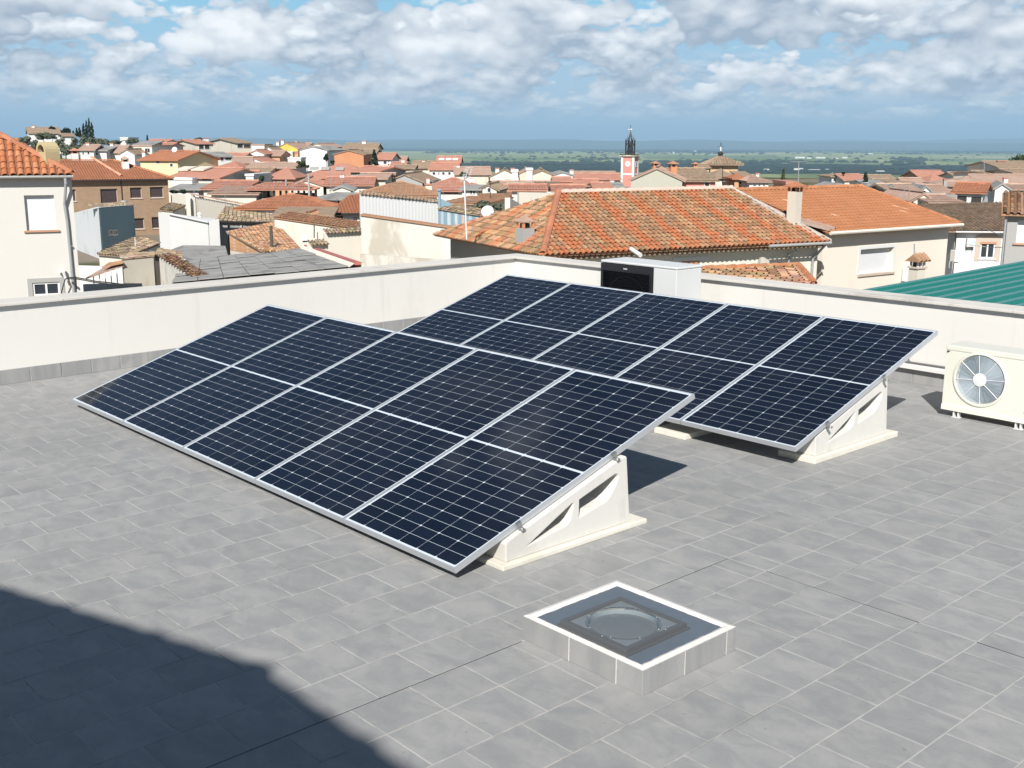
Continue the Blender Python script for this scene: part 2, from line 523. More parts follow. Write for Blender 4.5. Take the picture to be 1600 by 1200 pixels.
def tile_material(name, per_object):
    m, t, b = mat(name)
    p = pos(t)
    if per_object:
        rn = t.node('ShaderNodeObjectInfo').outputs['Random']
    else:
        rn = t.sep(attr(t, 'tint').outputs['Vector'])[0]
    pp = t.vmath('ADD', p, t.comb(t.math('MULTIPLY', rn, 57.0), t.math('MULTIPLY', rn, 31.0), t.math('MULTIPLY', rn, 17.0)))
    # soft cloudy print running along the tile
    px, py, pz = t.sep(pp)
    a = t.math('ADD', t.math('MULTIPLY', px, UX), t.math('MULTIPLY', py, UY))
    bb = t.math('ADD', t.math('MULTIPLY', px, VX), t.math('MULTIPLY', py, VY))
    q = t.comb(t.math('MULTIPLY', a, 5.0), t.math('MULTIPLY', bb, 7.0), pz)
    n1 = t.noise(q, 1.0, 5, 0.62, 0.6)
    n2 = t.noise(pp, 45, 4, 0.6)
    big = t.noise(p, 0.55, 3, 0.5)
    c = t.mix(t.smooth(n1, 0.32, 0.70), (0.262, 0.264, 0.264), (0.328, 0.324, 0.315))
    v = t.math('ADD', 0.93, t.math('ADD', t.math('MULTIPLY', rn, 0.08), t.math('MULTIPLY', t.math('SUBTRACT', big, 0.5), 0.20)))
    v = t.math('ADD', v, t.math('MULTIPLY', t.math('SUBTRACT', n2, 0.5), 0.10))
    c = t.vmath('SCALE', c, scale=v)
    # dust and dried puddle rims
    d = t.noise(p, 1.7, 6, 0.65, 0.5)
    c = t.mix(t.math('MULTIPLY', t.smooth(d, 0.55, 0.72), 0.22), c, (0.37, 0.36, 0.335))
    grit = t.math('MULTIPLY', t.smooth(t.noise(p, 26, 2, 0.5), 0.70, 0.76), 0.30)
    spot = t.math('MULTIPLY', t.smooth(t.noise(p, 2.6, 3, 0.55), 0.66, 0.74), 0.22)
    c = t.mix(t.math('MAXIMUM', grit, spot), c, (0.12, 0.12, 0.115))
    t.put(b.inputs['Base Color'], c)
    t.put(b.inputs['Roughness'], t.math('ADD', 0.50, t.math('MULTIPLY', n1, 0.25)))
    b.inputs['Specular IOR Level'].default_value = 0.35
    t.put(b.inputs['Normal'], t.bump(t.noise(pp, 22, 5, 0.6), 0.10, 0.004))
    return m
M_tile = tile_material('terrace_tile', True)
M_tile_far = tile_material('terrace_tile_far', False)
m, t, b = mat('grout')
p = pos(t)
g1 = t.noise(p, 0.9, 5, 0.65); g2 = t.noise(p, 9.0, 4, 0.6)
gf = t.smooth(t.math('ADD', t.math('MULTIPLY', g1, 0.65), t.math('MULTIPLY', g2, 0.35)), 0.40, 0.54)
t.put(b.inputs['Base Color'], t.mix(gf, (0.20, 0.195, 0.185), (0.42, 0.41, 0.39)))
b.inputs['Roughness'].default_value = 0.95
M_grout = m
M_joint = simple('joint_black', (0.03, 0.03, 0.032), 0.8)

U0, U1, V0, V1 = -10.95, 5.2, -4.0, 10.03
fl = MB()
c4 = [T(U0 - 0.3, V0), T(U1, V0), T(U1, V1 + 0.25), T(U0 - 0.3, V1 + 0.25)]
fl.prism([(q.x, q.y) for q in c4], -0.0016, -0.4)
floor = struct(fl.build('floor', M_grout))

PU, PV, GAP = 0.2953, 0.3013, 0.0050
def tile_mesh(w, l, seed):
    rng = random.Random(seed)
    mb = MB()
    x, y = w / 2 - GAP / 2, l / 2 - GAP / 2
    e = 0.0022
    z = [rng.uniform(-0.0006, 0.0006) for _ in range(4)]
    top = [(-x + e, -y + e, z[0]), (x - e, -y + e, z[1]), (x - e, y - e, z[2]), (-x + e, y - e, z[3])]
    rim = [(-x, -y, z[0] - 0.0012), (x, -y, z[1] - 0.0012), (x, y, z[2] - 0.0012), (-x, y, z[3] - 0.0012)]
    bot = [(a, b_, -0.006) for a, b_, _ in rim]
    mb.face(top)
    for i in range(4):
        j = (i + 1) % 4
        mb.face([rim[i], rim[j], top[j], top[i]]); mb.face([bot[i], bot[j], rim[j], rim[i]])
    return mb
# rows run away from the camera (constant u), joints staggered by half a tile
ulines = []
u = -3.259
while u < U1: ulines.append(u); u += PU
lines = sorted([-3.515 - k * PU for k in range(0, 27)] + ulines)
lines = [l for l in lines if l > U0 + 0.02]
lines = [U0] + lines + [U1]
cells = []
for i in range(len(lines) - 1):
    a, b_ = lines[i], lines[i + 1]
    mid = 0.5 * (a + b_)
    k = round((mid - (-2.8157)) / PU) if mid > -3.3 else round((mid + 3.3875) / PU) + 1
    ph = 3.659 if k % 2 == 0 else 3.508
    v = ph - math.floor((ph - V0) / PV) * PV
    cuts = [V0]
    while v < V1:
        if v > V0 + 0.02: cuts.append(v)
        v += PV
    cuts.append(V1)
    if mid > -3.55:
        cuts.append(4.859); cuts.sort()
        cuts = [c for n_, c in enumerate(cuts) if c == 4.859 or abs(c - 4.859) > 0.03]
    for v0, v1 in zip(cuts[:-1], cuts[1:]):
        cells.append((a, b_, v0, v1))
def proj(p):
    d = p - CAM; z = d.dot(_fw)
    return (800 + F_PX * d.dot(_rt) / z, 600 - F_PX * d.dot(_up) / z, z)
SKY_C = (-3.531, -2.785, 3.287, 3.94)
full, rest = [], []
for (a, b_, v0, v1) in cells:
    c = T((a + b_) / 2, (v0 + v1) / 2)
    if a > SKY_C[0] + .02 and b_ < SKY_C[1] - .02 and v0 > SKY_C[2] + .02 and v1 < SKY_C[3] - .02: continue
    vis = False; z = 99
    if (c - CAM).dot(_fw) > 0.5:
        x, y, z = proj(c)
        vis = -60 < x < 1660 and y < 1275
    if vis and abs(b_ - a - PU) < 0.003 and abs(v1 - v0 - PV) < 0.003: full.append((z, a, b_, v0, v1))
    else: rest.append((a, b_, v0, v1))
full.sort()
near, far = full[:296], full[296:]
variants = [tile_mesh(PU, PV, 100 + k).mesh('floor_tile', M_tile) for k in range(7)]
rng = random.Random(3)
for z, a, b_, v0, v1 in near:
    o = link('floor_tile', variants[rng.randrange(7)], floor)
    o.location = T((a + b_) / 2, (v0 + v1) / 2, 0.0)
    o.rotation_euler = (0, 0, YAW + rng.choice((0, pi)))
mbf = MB()
for a, b_, v0, v1 in [q[1:] for q in far] + rest:
    w, l = b_ - a, v1 - v0
    if w < 0.02 or l < 0.02: continue
    tm = tile_mesh(w, l, rng.randrange(10 ** 6))
    c = T((a + b_) / 2, (v0 + v1) / 2); r_ = rng.random()
    off = len(mbf.v)
    for x, y, z in tm.v: mbf.v.append((c.x + UX * x + VX * y, c.y + UY * x + VY * y, z))
    for f_ in tm.f:
        mbf.f.append([i + off for i in f_]); mbf.m.append(0); mbf.t.append((r_, r_, r_)); mbf.uv.append(None)
stuff(mbf.build('floor_tiles', M_tile_far, floor))
# two open movement joints
mj = MB()
for (ua, va, ub, vb) in ((-3.517, -1.2, -3.517, 3.27), (-3.517, 3.95, -3.517, 4.86), (-3.26, 4.859, -2.37, 4.859), (-2.08, 4.859, -1.5, 4.859)):
    a, b_ = T(ua, va), T(ub, vb); d = (b_ - a).normalized() * 1.0; n = Vector((-d.y, d.x, 0)) * 0.0042
    mj.face([(a + n).to_tuple()[:2] + (-0.0010,), (a - n).to_tuple()[:2] + (-0.0010,), (b_ - n).to_tuple()[:2] + (-0.0010,), (b_ + n).to_tuple()[:2] + (-0.0010,)])
mj.build('movement_joint', M_joint, floor)

# ---------------------------------------------------------------- parapet walls
def uvprism(mb, pts, zt, zb, m=0, tint=(1, 1, 1)):
    q = [T(a, b_) for a, b_ in pts]
    mb.prism([(w.x, w.y) for w in q], zt, zb, m, tint)
wl = thing('parapet_wall', 'white rendered parapet wall along the left side of the tiled roof terrace', 'wall', T(-10.97, 3, 0))
mb = MB(); uvprism(mb, [(-11.2, V0), (-10.95, V0), (-10.95, 10.03), (-11.2, 10.28)], [0.74, 0.74, 0.775, 0.775], -6.5)
sub(mb, wl).build('wall', M_plaster, wl)
def coping(root, pts, u_or_v, a0, a1, z0, z1, step, thick=0.0275):
    """row of coping stones with open joints; pts(a0, a1) gives the footprint of one stone"""
    a = a0; k = 0
    while a < a1 - 0.05:
        b_ = min(a1, a + step); za, zb_ = z0 + (z1 - z0) * (a - a0) / (a1 - a0), z0 + (z1 - z0) * (b_ - a0) / (a1 - a0)
        fp, order = pts(a + 0.0015, b_ - 0.0015); zz = [(za, zb_)[o_] for o_ in order]
        j_ = rng.uniform(-0.0012, 0.0012)
        mb = MB(); uvprism(mb, fp, [z_ + j_ for z_ in zz], [z_ - thick for z_ in zz]); sub(mb, root).build('coping_stone', M_coping, root, bevel=0.005)
        a = b_; k += 1
coping(wl, lambda a, b_: ([(-11.24, a), (-10.905, a), (-10.905, b_), (-11.24, b_)], (0, 0, 1, 1)), 0, V0, 9.985, 0.765, 0.803, 0.998)
wr = thing('parapet_wall', 'white rendered parapet wall behind the two air conditioning units', 'wall', T(-5, 10.05, 0))
mb = MB(); uvprism(mb, [(-10.949, 10.03), (U1, 10.03), (U1, 10.28), (-11.199, 10.28)], [0.775, 0.835, 0.835, 0.775], -6.5)
sub(mb, wr).build('wall', M_plaster, wr)
coping(wr, lambda a, b_: ([(a, 9.985), (b_, 9.985), (b_, 10.32), (a, 10.32)], (0, 1, 1, 0)), 1, -11.24, U1, 0.8015, 0.863, 0.998)
# skirting: upright floor tiles against both walls
def skirt_mesh(l, h, seed):
    rng = random.Random(seed); mb = MB()
    x, e = l / 2 - 0.003, 0.002
    b0 = [(-x, 0, 0.0005), (x, 0, 0.0005), (x, 0, h), (-x, 0, h)]
    f0 = [(-x, -0.007, 0.0005), (x, -0.007, 0.0005), (x, -0.007, h), (-x, -0.007, h)]
    f1 = [(-x + e, -0.009, 0.002), (x - e, -0.009, 0.002), (x - e, -0.009, h - e), (-x + e, -0.009, h - e)]
    mb.face(f1)
    for i in range(4):
        j = (i + 1) % 4
        mb.face([f0[i], f0[j], f1[j], f1[i]]); mb.face([b0[i], b0[j], f0[j], f0[i]])
    return mb.mesh('skirting_tile', M_tile)
sk = [skirt_mesh(0.298, 0.142, 50 + k) for k in range(3)]
v = 0.75
while v < 9.9:
    o = link('skirting_tile', sk[rng.randrange(3)], wl)
    o.location = T(-10.9495, v, 0.0) - wl.location; o.rotation_euler = (0, 0, YAW + pi / 2)
    v += 0.3013
u = -10.75
while u < -1.6:
    o = link('skirting_tile', sk[rng.randrange(3)], wr)
    o.location = T(u, 10.0295, 0.0) - wr.location; o.rotation_euler = (0, 0, YAW)
    u += 0.3013
mb = MB()
for a, b_ in ((T(-10.9499, V0), T(-10.9499, 10.03)),):
    n = Vector((UX, UY, 0)) * 0.004
    mb.face([a + n, b_ + n, b_ + n + Vector((0, 0, 0.143)), a + n + Vector((0, 0, 0.143))])
sub(mb, wl).build('skirting_grout', M_grout, wl)
mb = MB()
n = Vector((VX, VY, 0)) * -0.004
a, b_ = T(-10.95, 10.0299), T(U1, 10.0299)
mb.face([b_ + n, a + n, a + n + Vector((0, 0, 0.143)), b_ + n + Vector((0, 0, 0.143))])
sub(mb, wr).build('skirting_grout', M_grout, wr)
# cable trunking on the right wall
M_pvc = simple('white_pvc', (0.68, 0.67, 0.65), 0.45, var=0.02)
M_cable_grey = simple('grey_cable', (0.14, 0.14, 0.14), 0.6)
tr = thing('cable_trunking', 'white cable trunking with a dark cable on it along the foot of the wall', 'trunking', T(-4.9, 10.0, 0.15))
mb = MB(); uvprism(mb, [(-7.4, 9.965), (-2.2, 9.965), (-2.2, 10.029), (-7.4, 10.029)], 0.190, 0.146)
sub(mb, tr).build('duct', M_pvc, tr, bevel=0.004)
mb = MB(); mb.path([T(u_, 10.012, 0.207 + 0.003 * sin(u_ * 5)) for u_ in [-7.4 + 0.26 * k for k in range(21)]], 0.009, 6)
for u_ in (-5.22, -4.6, -3.4): mb.tube(T(u_, 10.012, 0.195), T(u_, 10.012, 0.262), 0.004, 5); mb.tube(T(u_ - .014, 10.012, 0.207), T(u_ + .014, 10.012, 0.207), 0.013, 6)
sub(mb, tr).build('cable', M_cable_grey, tr)

# ---------------------------------------------------------------- solar panels
PW, PL, PITCHW = 1.0495, 2.084, 1.0581
M_alu = simple('anodised_aluminium', (0.54, 0.56, 0.585), 0.36, 0.5, 0.04)
m, t, b = mat('cell_glass')
rn = t.node('ShaderNodeObjectInfo').outputs['Random']
p = pos(t)
dust = t.noise(p, 1.3, 5, 0.6)
c = t.mix(rn, (0.0042, 0.0078, 0.0170), (0.0066, 0.0110, 0.0235))
c = t.mix(t.math('MULTIPLY', t.smooth(dust, 0.4, 0.75), 0.035), c, (0.25, 0.24, 0.22))
t.put(b.inputs['Base Color'], c)
b.inputs['Roughness'].default_value = 0.09
b.inputs['IOR'].default_value = 1.40
M_cell = m
m, t, b = mat('back_sheet')
b.inputs['Base Color'].default_value = (0.54, 0.60, 0.66, 1)
b.inputs['Roughness'].default_value = 0.2
M_sheet = m
LIP = 0.0080
def frame_mesh():
    mb = MB()
    X, Y = PW, PL
    o = [(0, 0), (X, 0), (X, Y), (0, Y)]
    i_ = [(LIP, LIP), (X - LIP, LIP), (X - LIP, Y - LIP), (LIP, Y - LIP)]
    for k in range(4):
        j = (k + 1) % 4
        mb.face([(*o[k], 0), (*o[j], 0), (*i_[j], 0), (*i_[k], 0)])
        mb.face([(*o[k], -0.035), (*o[j], -0.035), (*o[j], 0), (*o[k], 0)])
        mb.face([(*i_[k], 0), (*i_[j], 0), (*i_[j], -0.005), (*i_[k], -0.005)])
        w = 0.028
        q = [(w, w), (X - w, w), (X - w, Y - w), (w, Y - w)]
        mb.face([(*o[j], -0.035), (*o[k], -0.035), (*q[k], -0.035), (*q[j], -0.035)])
        i2 = [(0.0018, 0.0018), (X - 0.0018, 0.0018), (X - 0.0018, Y - 0.0018), (0.0018, Y - 0.0018)]
        mb.face([(*i2[j], -0.033), (*i2[k], -0.033), (*i2[k], -0.009), (*i2[j], -0.009)])
    return mb.mesh('frame', M_alu)
def sheet_mesh():
    mb = MB(); e = LIP - 0.002
    mb.prism([(e, e), (PW - e, e), (PW - e, PL - e), (e, PL - e)], -0.0035, -0.0085)
    return mb.mesh('laminate', M_sheet)
CX = (PW - 2 * LIP - 0.022) / 6.0
CY = (PL - 2 * LIP - 0.030 - 0.016) / 24.0
def cell_mesh(flip):
    g = 0.0014; c = 0.0075
    x, y = CX / 2 - g, CY / 2 - g
    pts = [(-x, -y), (x, -y), (x, y - c), (x - c, y), (-x + c, y), (-x, y - c)]
    if flip: pts = [(-a, -b_) for a, b_ in pts]
    mb = MB()
    mb.face([(a, b_, 0) for a, b_ in pts])
    for k in range(6):
        j = (k + 1) % 6
        mb.face([(*pts[k], -0.0008), (*pts[j], -0.0008), (*pts[j], 0), (*pts[k], 0)])
    return mb.mesh('cell', M_cell)
FRM, SHT, CELL = frame_mesh(), sheet_mesh(), (cell_mesh(True), cell_mesh(False))
def panel_label(row, i):
    names = ['first', 'second', 'third', 'fourth', 'fifth']
    where = 'nearer row' if row == 0 else 'far row'
    end = {0: ', at its left end', 4: ', over the end support'}.get(i, '')
    return f'dark blue solar panel, {names[i]} from left in the {where}{end}'
ROWS = [(-4.2708, 3.4838, 0.080, 0.318348), (-4.2520, 6.6198, 0.165, 0.305229)]
for row, (ue, ve, ze, tilt) in enumerate(ROWS):
    for i in range(5):
        ub = ue + (i - 5) * PITCHW + 0.0043
        o = thing('solar_panel', panel_label(row, i), 'solar panel', T(ub, ve, ze), (tilt, 0, YAW), 'solar panels in two tilted rows')
        link('frame', FRM, o); link('laminate', SHT, o)
        y = LIP + 0.015
        for r_ in range(24):
            if r_ == 12: y += 0.016
            for c_ in range(6):
                q = link('cell', CELL[r_ % 2], o)
                q.location = (LIP + 0.011 + CX * (c_ + 0.5), y + CY * (0.5), -0.0026)
            y += CY

# ---------------------------------------------------------------- concrete supports
M_conc = plaster('pale_concrete', (0.62, 0.605, 0.565), 0.09, (0.47, 0.45, 0.41), 0.5, bump=0.5, scale=3.0, stain_thr=0.52)
M_slab = plaster('cream_slab', (0.67, 0.64, 0.56), 0.08, (0.53, 0.50, 0.42), 0.5, bump=0.5, scale=3.0, stain_thr=0.52)
M_steel = simple('galvanised_steel', (0.55, 0.55, 0.55), 0.35, 0.9)
def arc(cx, cy, r, a0, a1, n=4):
    return [(cx + r * cos(a0 + (a1 - a0) * k / n), cy + r * sin(a0 + (a1 - a0) * k / n)) for k in range(n + 1)]
def support_mesh(dz):
    """extrude the wedge profile (v, z) with its two openings along u"""
    s0, s1 = 0.02, 0.29 + dz   # slope line z at v=0 .. 1
    prof = [(0.0, 0.03), (1.02, 0.03), (0.978, 0.445 + dz), (0.968, 0.455 + dz), (0.90, 0.444 + dz), (0.885, 0.438 + dz), (0.10, 0.180 + dz), (0.085, 0.176 + dz), (0.01, 0.148 + dz), (0.0, 0.138 + dz)]
    tri = [(0.17, 0.090), (0.47, 0.138), (0.50, 0.162), (0.528, 0.252), (0.516, 0.258)]
    quad = [(0.575, 0.160), (0.80, 0.208), (0.845, 0.240), (0.875, 0.280), (0.905, 0.330), (0.903, 0.350), (0.885, 0.360), (0.86, 0.354), (0.575, 0.266)]
    tri = [(a, z + dz * 0.8) for a, z in tri]; quad = [(a, z + dz * 0.8) for a, z in quad]
    bm = bmesh.new()
    for loop in (prof, tri, quad):
        vs = [bm.verts.new((0, a, z)) for a, z in loop]
        for k in range(len(vs)): bm.edges.new((vs[k], vs[(k + 1) % len(vs)]))
    bmesh.ops.triangle_fill(bm, use_beauty=True, use_dissolve=False, edges=bm.edges[:])
    # keep openings open
    def inside(p, loop):
        c = False; n = len(loop)
        for k in range(n):
            (x0, y0), (x1, y1) = loop[k], loop[(k + 1) % n]
            if (y0 > p[1]) != (y1 > p[1]) and p[0] < (x1 - x0) * (p[1] - y0) / (y1 - y0) + x0: c = not c
        return c
    kill = [f for f in bm.faces if inside((f.calc_center_median().y, f.calc_center_median().z), tri) or inside((f.calc_center_median().y, f.calc_center_median().z), quad)]
    if kill: bmesh.ops.delete(bm, geom=kill, context='FACES_ONLY')
    r = bmesh.ops.extrude_face_region(bm, geom=bm.faces[:])
    vs = [g for g in r['geom'] if isinstance(g, bmesh.types.BMVert)]
    bmesh.ops.translate(bm, vec=(0.20, 0, 0), verts=vs)
    bmesh.ops.recalc_face_normals(bm, faces=bm.faces)
    ed = [e for e in bm.edges if len(e.link_faces) == 2 and e.calc_face_angle(0) > 0.7]
    bmesh.ops.bevel(bm, geom=ed, offset=0.006, segments=2, profile=0.5, affect='EDGES')
    me = bpy.data.meshes.new('wedge'); bm.to_mesh(me); bm.free()
    me.materials.append(M_conc)
    return me
def slab_mesh(l, w, h):
    mb = MB(); mb.prism([(0, 0), (w, 0), (w, l), (0, l)], h, 0)
    o = mb.build('slab', M_slab, bevel=0.006); me = o.data; bpy.data.objects.remove(o); return me
def clamp_mesh():
    mb = MB()
    mb.quadbox((0.001, 0, 0.0015), 0.018, 0.034, 0.003); mb.quadbox((0.0095, 0, -0.036), 0.003, 0.034, 0.036)
    mb.quadbox((0.024, 0, -0.038), 0.03, 0.026, 0.003); mb.tube((0.022, 0, -0.038), (0.022, 0, -0.024), 0.0045, 6)
    return mb.mesh('clamp', M_steel)
CLAMP = clamp_mesh()
SUP = [(support_mesh(0.0), slab_mesh(1.19, 0.32, 0.030)), (support_mesh(0.030), slab_mesh(1.19, 0.32, 0.045))]
for row, (ue, ve, ze, tilt) in enumerate(ROWS):
    wedge, slb = SUP[row]
    for k in range(6):
        us = (-4.53 if row == 0 else -4.55) - 1.06 * k
        if k == 5: us = -9.50
        vs_ = 3.775 if row == 0 else (6.845 if k == 0 else 6.665)
        if k == 0: lab = ('white concrete wedge with two openings under the right end of the nearer panel row' if row == 0 else 'white concrete wedge with two openings under the right end of the far panel row'); grp = 'concrete panel supports'
        elif row == 1 and k == 1: lab = 'cream support slab just showing below the far row between its last two panels'; grp = 'concrete panel supports'
        else: lab = ('white concrete support hidden underneath the nearer row of panels' if row == 0 else 'white concrete support hidden underneath the far row of panels'); grp = 'hidden supports under row ' + ('near' if row == 0 else 'far')
        o = thing('panel_support', lab, 'panel support', T(us, vs_, 0), YAW, grp)
        w = link('wedge', wedge, o); w.location = (0.085, (3.775 if row == 0 else 6.845) - vs_ + 0.05, 0.0 if row == 0 else 0.015)
        link('slab', slb, o)
        if k == 0:
            for vv in (0.16, 0.93):
                c = link('clamp', CLAMP, o)
                zz = ze + tan(tilt) * (vs_ + vv - ve)
                c.location = (ue - us + 0.004, vv, zz + 0.002); c.rotation_euler = (tilt, 0, 0)
# ---------------------------------------------------------------- roof light
M_mortar = plaster('white_mortar', (0.66, 0.635, 0.60), 0.10, (0.55, 0.52, 0.48), 0.4, bump=0.6, scale=4.0)
M_memb = simple('blue_grey_membrane', (0.11, 0.135, 0.165), 0.55, 0, 0.12, 0.4, 14.0)
M_darkframe = simple('dark_grey_frame', (0.095, 0.10, 0.105), 0.38, 0, 0.05)
m, t, b = mat('acrylic'); 
for nd in list(t.n): t.n.remove(nd)
o_ = t.node('ShaderNodeOutputMaterial'); mx = t.node('ShaderNodeMixShader'); tp = t.node('ShaderNodeBsdfTransparent'); gl = t.node('ShaderNodeBsdfGlossy')
tp.inputs[0].default_value = (0.84, 0.86, 0.87, 1); gl.inputs['Roughness'].default_value = 0.03
ge = t.node('ShaderNodeNewGeometry')
ca = t.math('ABSOLUTE', t.vmath('DOT_PRODUCT', ge.outputs['Normal'], ge.outputs['Incoming']))
t.put(mx.inputs[0], t.math('ADD', 0.05, t.math('MULTIPLY', t.math('POWER', t.math('SUBTRACT', 1.0, ca), 5.0), 0.9), clamp=True))
t.l.new(tp.outputs[0], mx.inputs[1]); t.l.new(gl.outputs[0], mx.inputs[2]); t.l.new(mx.outputs[0], o_.inputs[0])
M_acryl = m
M_tube = simple('light_tube', (0.34, 0.37, 0.37), 0.5, 0.0, 0.15)
SL = thing('roof_light', 'low square roof light with a round dome in a tiled curb on the terrace', 'skylight', T(-3.158, 3.6135, 0), YAW)
hx, hy = 0.373, 0.3265
mb = MB()
e = 0.010
cx, cy = 0.023, -0.061        # the dome unit sits off centre
def ring(mb, ox0, oy0, ox1, oy1, ix0, iy0, ix1, iy1, zb, zt, m=0):
    o = [(ox0, oy0), (ox1, oy0), (ox1, oy1), (ox0, oy1)]; i_ = [(ix0, iy0), (ix1, iy0), (ix1, iy1), (ix0, iy1)]
    for k in range(4):
        j = (k + 1) % 4
        mb.face([(*o[k], zt), (*o[j], zt), (*i_[j], zt), (*i_[k], zt)], m)
        mb.face([(*o[k], zb), (*o[j], zb), (*o[j], zt), (*o[k], zt)], m)
        mb.face([(*i_[j], zb), (*i_[k], zb), (*i_[k], zt), (*i_[j], zt)], m)
        mb.face([(*o[j], zb), (*o[k], zb), (*i_[k], zb), (*i_[j], zb)], m)
ring(mb, -hx + 0.0032, -hy + 0.0032, hx - 0.0032, hy - 0.0032, -hx + 0.05, -hy + 0.05, hx - 0.05, hy - 0.05, 0.0, 0.108)
mb.build('curb', M_mortar, SL)
def curb_tile(x0, x1, side):
    """upright tile on one side of the curb, x measured along that side"""
    g = 0.0022; zb, zt = 0.001, 0.117
    mb = MB(); a, b_ = x0 + g, x1 - g
    q0 = [(a, 0, zb), (b_, 0, zb), (b_, 0, zt), (a, 0, zt)]; q1 = [(x + (0.0015 if x == a else -0.0015), -0.009, z + (0.0015 if z == zb else -0.0015)) for x, y, z in q0]
    mb.face(q1)
    for k in range(4):
        j = (k + 1) % 4; mb.face([q0[k], q0[j], q1[j], q1[k]])
    o = mb.build('curb_tile', M_tile, SL)
    half = (hx, hy)[side % 2] - e; dist = (hy, hx)[side % 2] - e
    ang = side * pi / 2
    o.rotation_euler = (0, 0, ang); o.location = (dist * sin(ang), -dist * cos(ang), 0)
for a, b_ in ((-hx, -0.066), (-0.066, 0.221), (0.221, hx)): curb_tile(a, b_, 0)
for a, b_ in ((-hy, -0.042), (-0.042, 0.256), (0.256, hy)): curb_tile(a, b_, 1)
for a, b_ in ((-hx, -0.05), (-0.05, 0.25), (0.25, hx)): curb_tile(a, b_, 2)
for a, b_ in ((-hy, -0.02), (-0.02, 0.28), (0.28, hy)): curb_tile(a, b_, 3)
# uneven mortar rim
rng2 = random.Random(12)
def wavy_ring(ox, oy, ix, iy, zo, zi, n=26):
    mb = MB()
    O, I = [], []
    for s in range(4):
        for k in range(n):
            f = k / n
            c = [(-1, -1), (1, -1), (1, 1), (-1, 1)]
            a, b_ = c[s], c[(s + 1) % 4]
            x, y = a[0] + (b_[0] - a[0]) * f, a[1] + (b_[1] - a[1]) * f
            O.append((x * ox, y * oy)); w = rng2.uniform(-0.002, 0.002)
            I.append((x * ix + (w if abs(x) > abs(y) else 0), y * iy + (w if abs(y) >= abs(x) else 0)))
    N = len(O)
    for k in range(N):
        j = (k + 1) % N
        mid = lambda a, b_, z: ((a[0] + b_[0]) / 2, (a[1] + b_[1]) / 2, z)
        mb.face([(*O[k], zo), (*O[j], zo), mid(O[j], I[j], zo + 0.006), mid(O[k], I[k], zo + 0.006)])
        mb.face([mid(O[k], I[k], zo + 0.006), mid(O[j], I[j], zo + 0.006), (*I[j], zi), (*I[k], zi)])
        mb.face([(*O[k], zo - 0.01), (*O[j], zo - 0.01), (*O[j], zo), (*O[k], zo)])
    return mb
wavy_ring(hx - 0.004, hy - 0.004, hx - 0.052, hy - 0.050, 0.1185, 0.1125).build('mortar_rim', M_mortar, SL)
mb = MB()
ring(mb, -hx + 0.03, -hy + 0.03, hx - 0.03, hy - 0.03, cx - 0.185, cy - 0.185, cx + 0.185, cy + 0.185, 0.100, 0.1135)
mb.build('membrane', M_memb, SL)
mb = MB()
F_ = 0.205
ring(mb, cx - F_, cy - F_, cx + F_, cy + F_, cx - 0.180, cy - 0.180, cx + 0.180, cy + 0.180, 0.1145, 0.142)
ring(mb, cx - F_ - 0.012, cy - F_ - 0.012, cx + F_ + 0.012, cy + F_ + 0.012, cx - F_ + 0.001, cy - F_ + 0.001, cx + F_ - 0.001, cy + F_ - 0.001, 0.114, 0.122)
mb.build('frame', M_darkframe, SL)
M_plate = simple('grey_plate', (0.17, 0.19, 0.20), 0.22, 0, 0.12, 0.6, 20.0)
mb = MB()
n = 32; R0 = 0.160
for k in range(n):
    a0, a1 = 2 * pi * k / n, 2 * pi * (k + 1) / n
    def sq(a):
        c_, s_ = cos(a), sin(a); q = 0.1795 / max(abs(c_), abs(s_)); return (cx + c_ * q, cy + s_ * q, 0.134)
    mb.face([(cx + R0 * cos(a0), cy + R0 * sin(a0), 0.134), sq(a0), sq(a1), (cx + R0 * cos(a1), cy + R0 * sin(a1), 0.134)])
mb.build('plate', M_plate, SL)
mb = MB(); mb.lathe((cx, cy, 0), [(0.1598, 0.134), (0.159, 0.02), (0.158, -0.02)], 32)
mb.build('tube', M_tube, SL, smooth=True)
mb = MB(); mb.lathe((cx, cy, 0), [(0.159, 0.110), (0.10, 0.116), (0.0, 0.119)], 32)
mb.build('diffuser', simple('diffuser_grey', (0.205, 0.222, 0.225), 0.45), SL)
mb = MB()
mb.lathe((cx, cy, 0), [(0.176, 0.1345), (0.170, 0.1365), (0.164, 0.142), (0.158, 0.143), (0.140, 0.151), (0.10, 0.160), (0.055, 0.165), (0.0, 0.167)], 40)
mb.build('dome', M_acryl, SL, smooth=True)
mb = MB()
for k in range(8):
    a = pi / 8 + k * pi / 4
    mb.lathe((cx + 0.169 * cos(a), cy + 0.169 * sin(a), 0.137), [(0.0032, 0.0), (0.003, 0.002), (0.0, 0.003)], 8)
for sx, sy in ((-1.13, -0.2), (-1.13, 0.75), (0.2, -0.94), (0.94, 0.4)): mb.lathe((cx + sx * 0.196, cy + sy * 0.196, 0.142 if abs(sx) < 1 else 0.114), [(0.0032, 0.0), (0.003, 0.002), (0.0, 0.003)], 8)
mb.build('screws', simple('bright_screw', (0.8, 0.8, 0.8), 0.3, 0.6), SL)

# ---------------------------------------------------------------- air conditioner on the terrace (right)
M_cream = simple('cream_enamel', (0.67, 0.665, 0.585), 0.38, 0, 0.015)
M_grille = simple('grille_grey', (0.52, 0.60, 0.66), 0.4, 0.0, 0.05)
M_inner = simple('fan_dark', (0.19, 0.23, 0.265), 0.55)
M_white = simple('white_enamel', (0.68, 0.69, 0.68), 0.35, 0, 0.015)
AC = thing('air_conditioner', 'cream outdoor air conditioning unit with a round fan grille, standing on the terrace tiles', 'air conditioner', T(-4.35, 8.985, 0), YAW, )
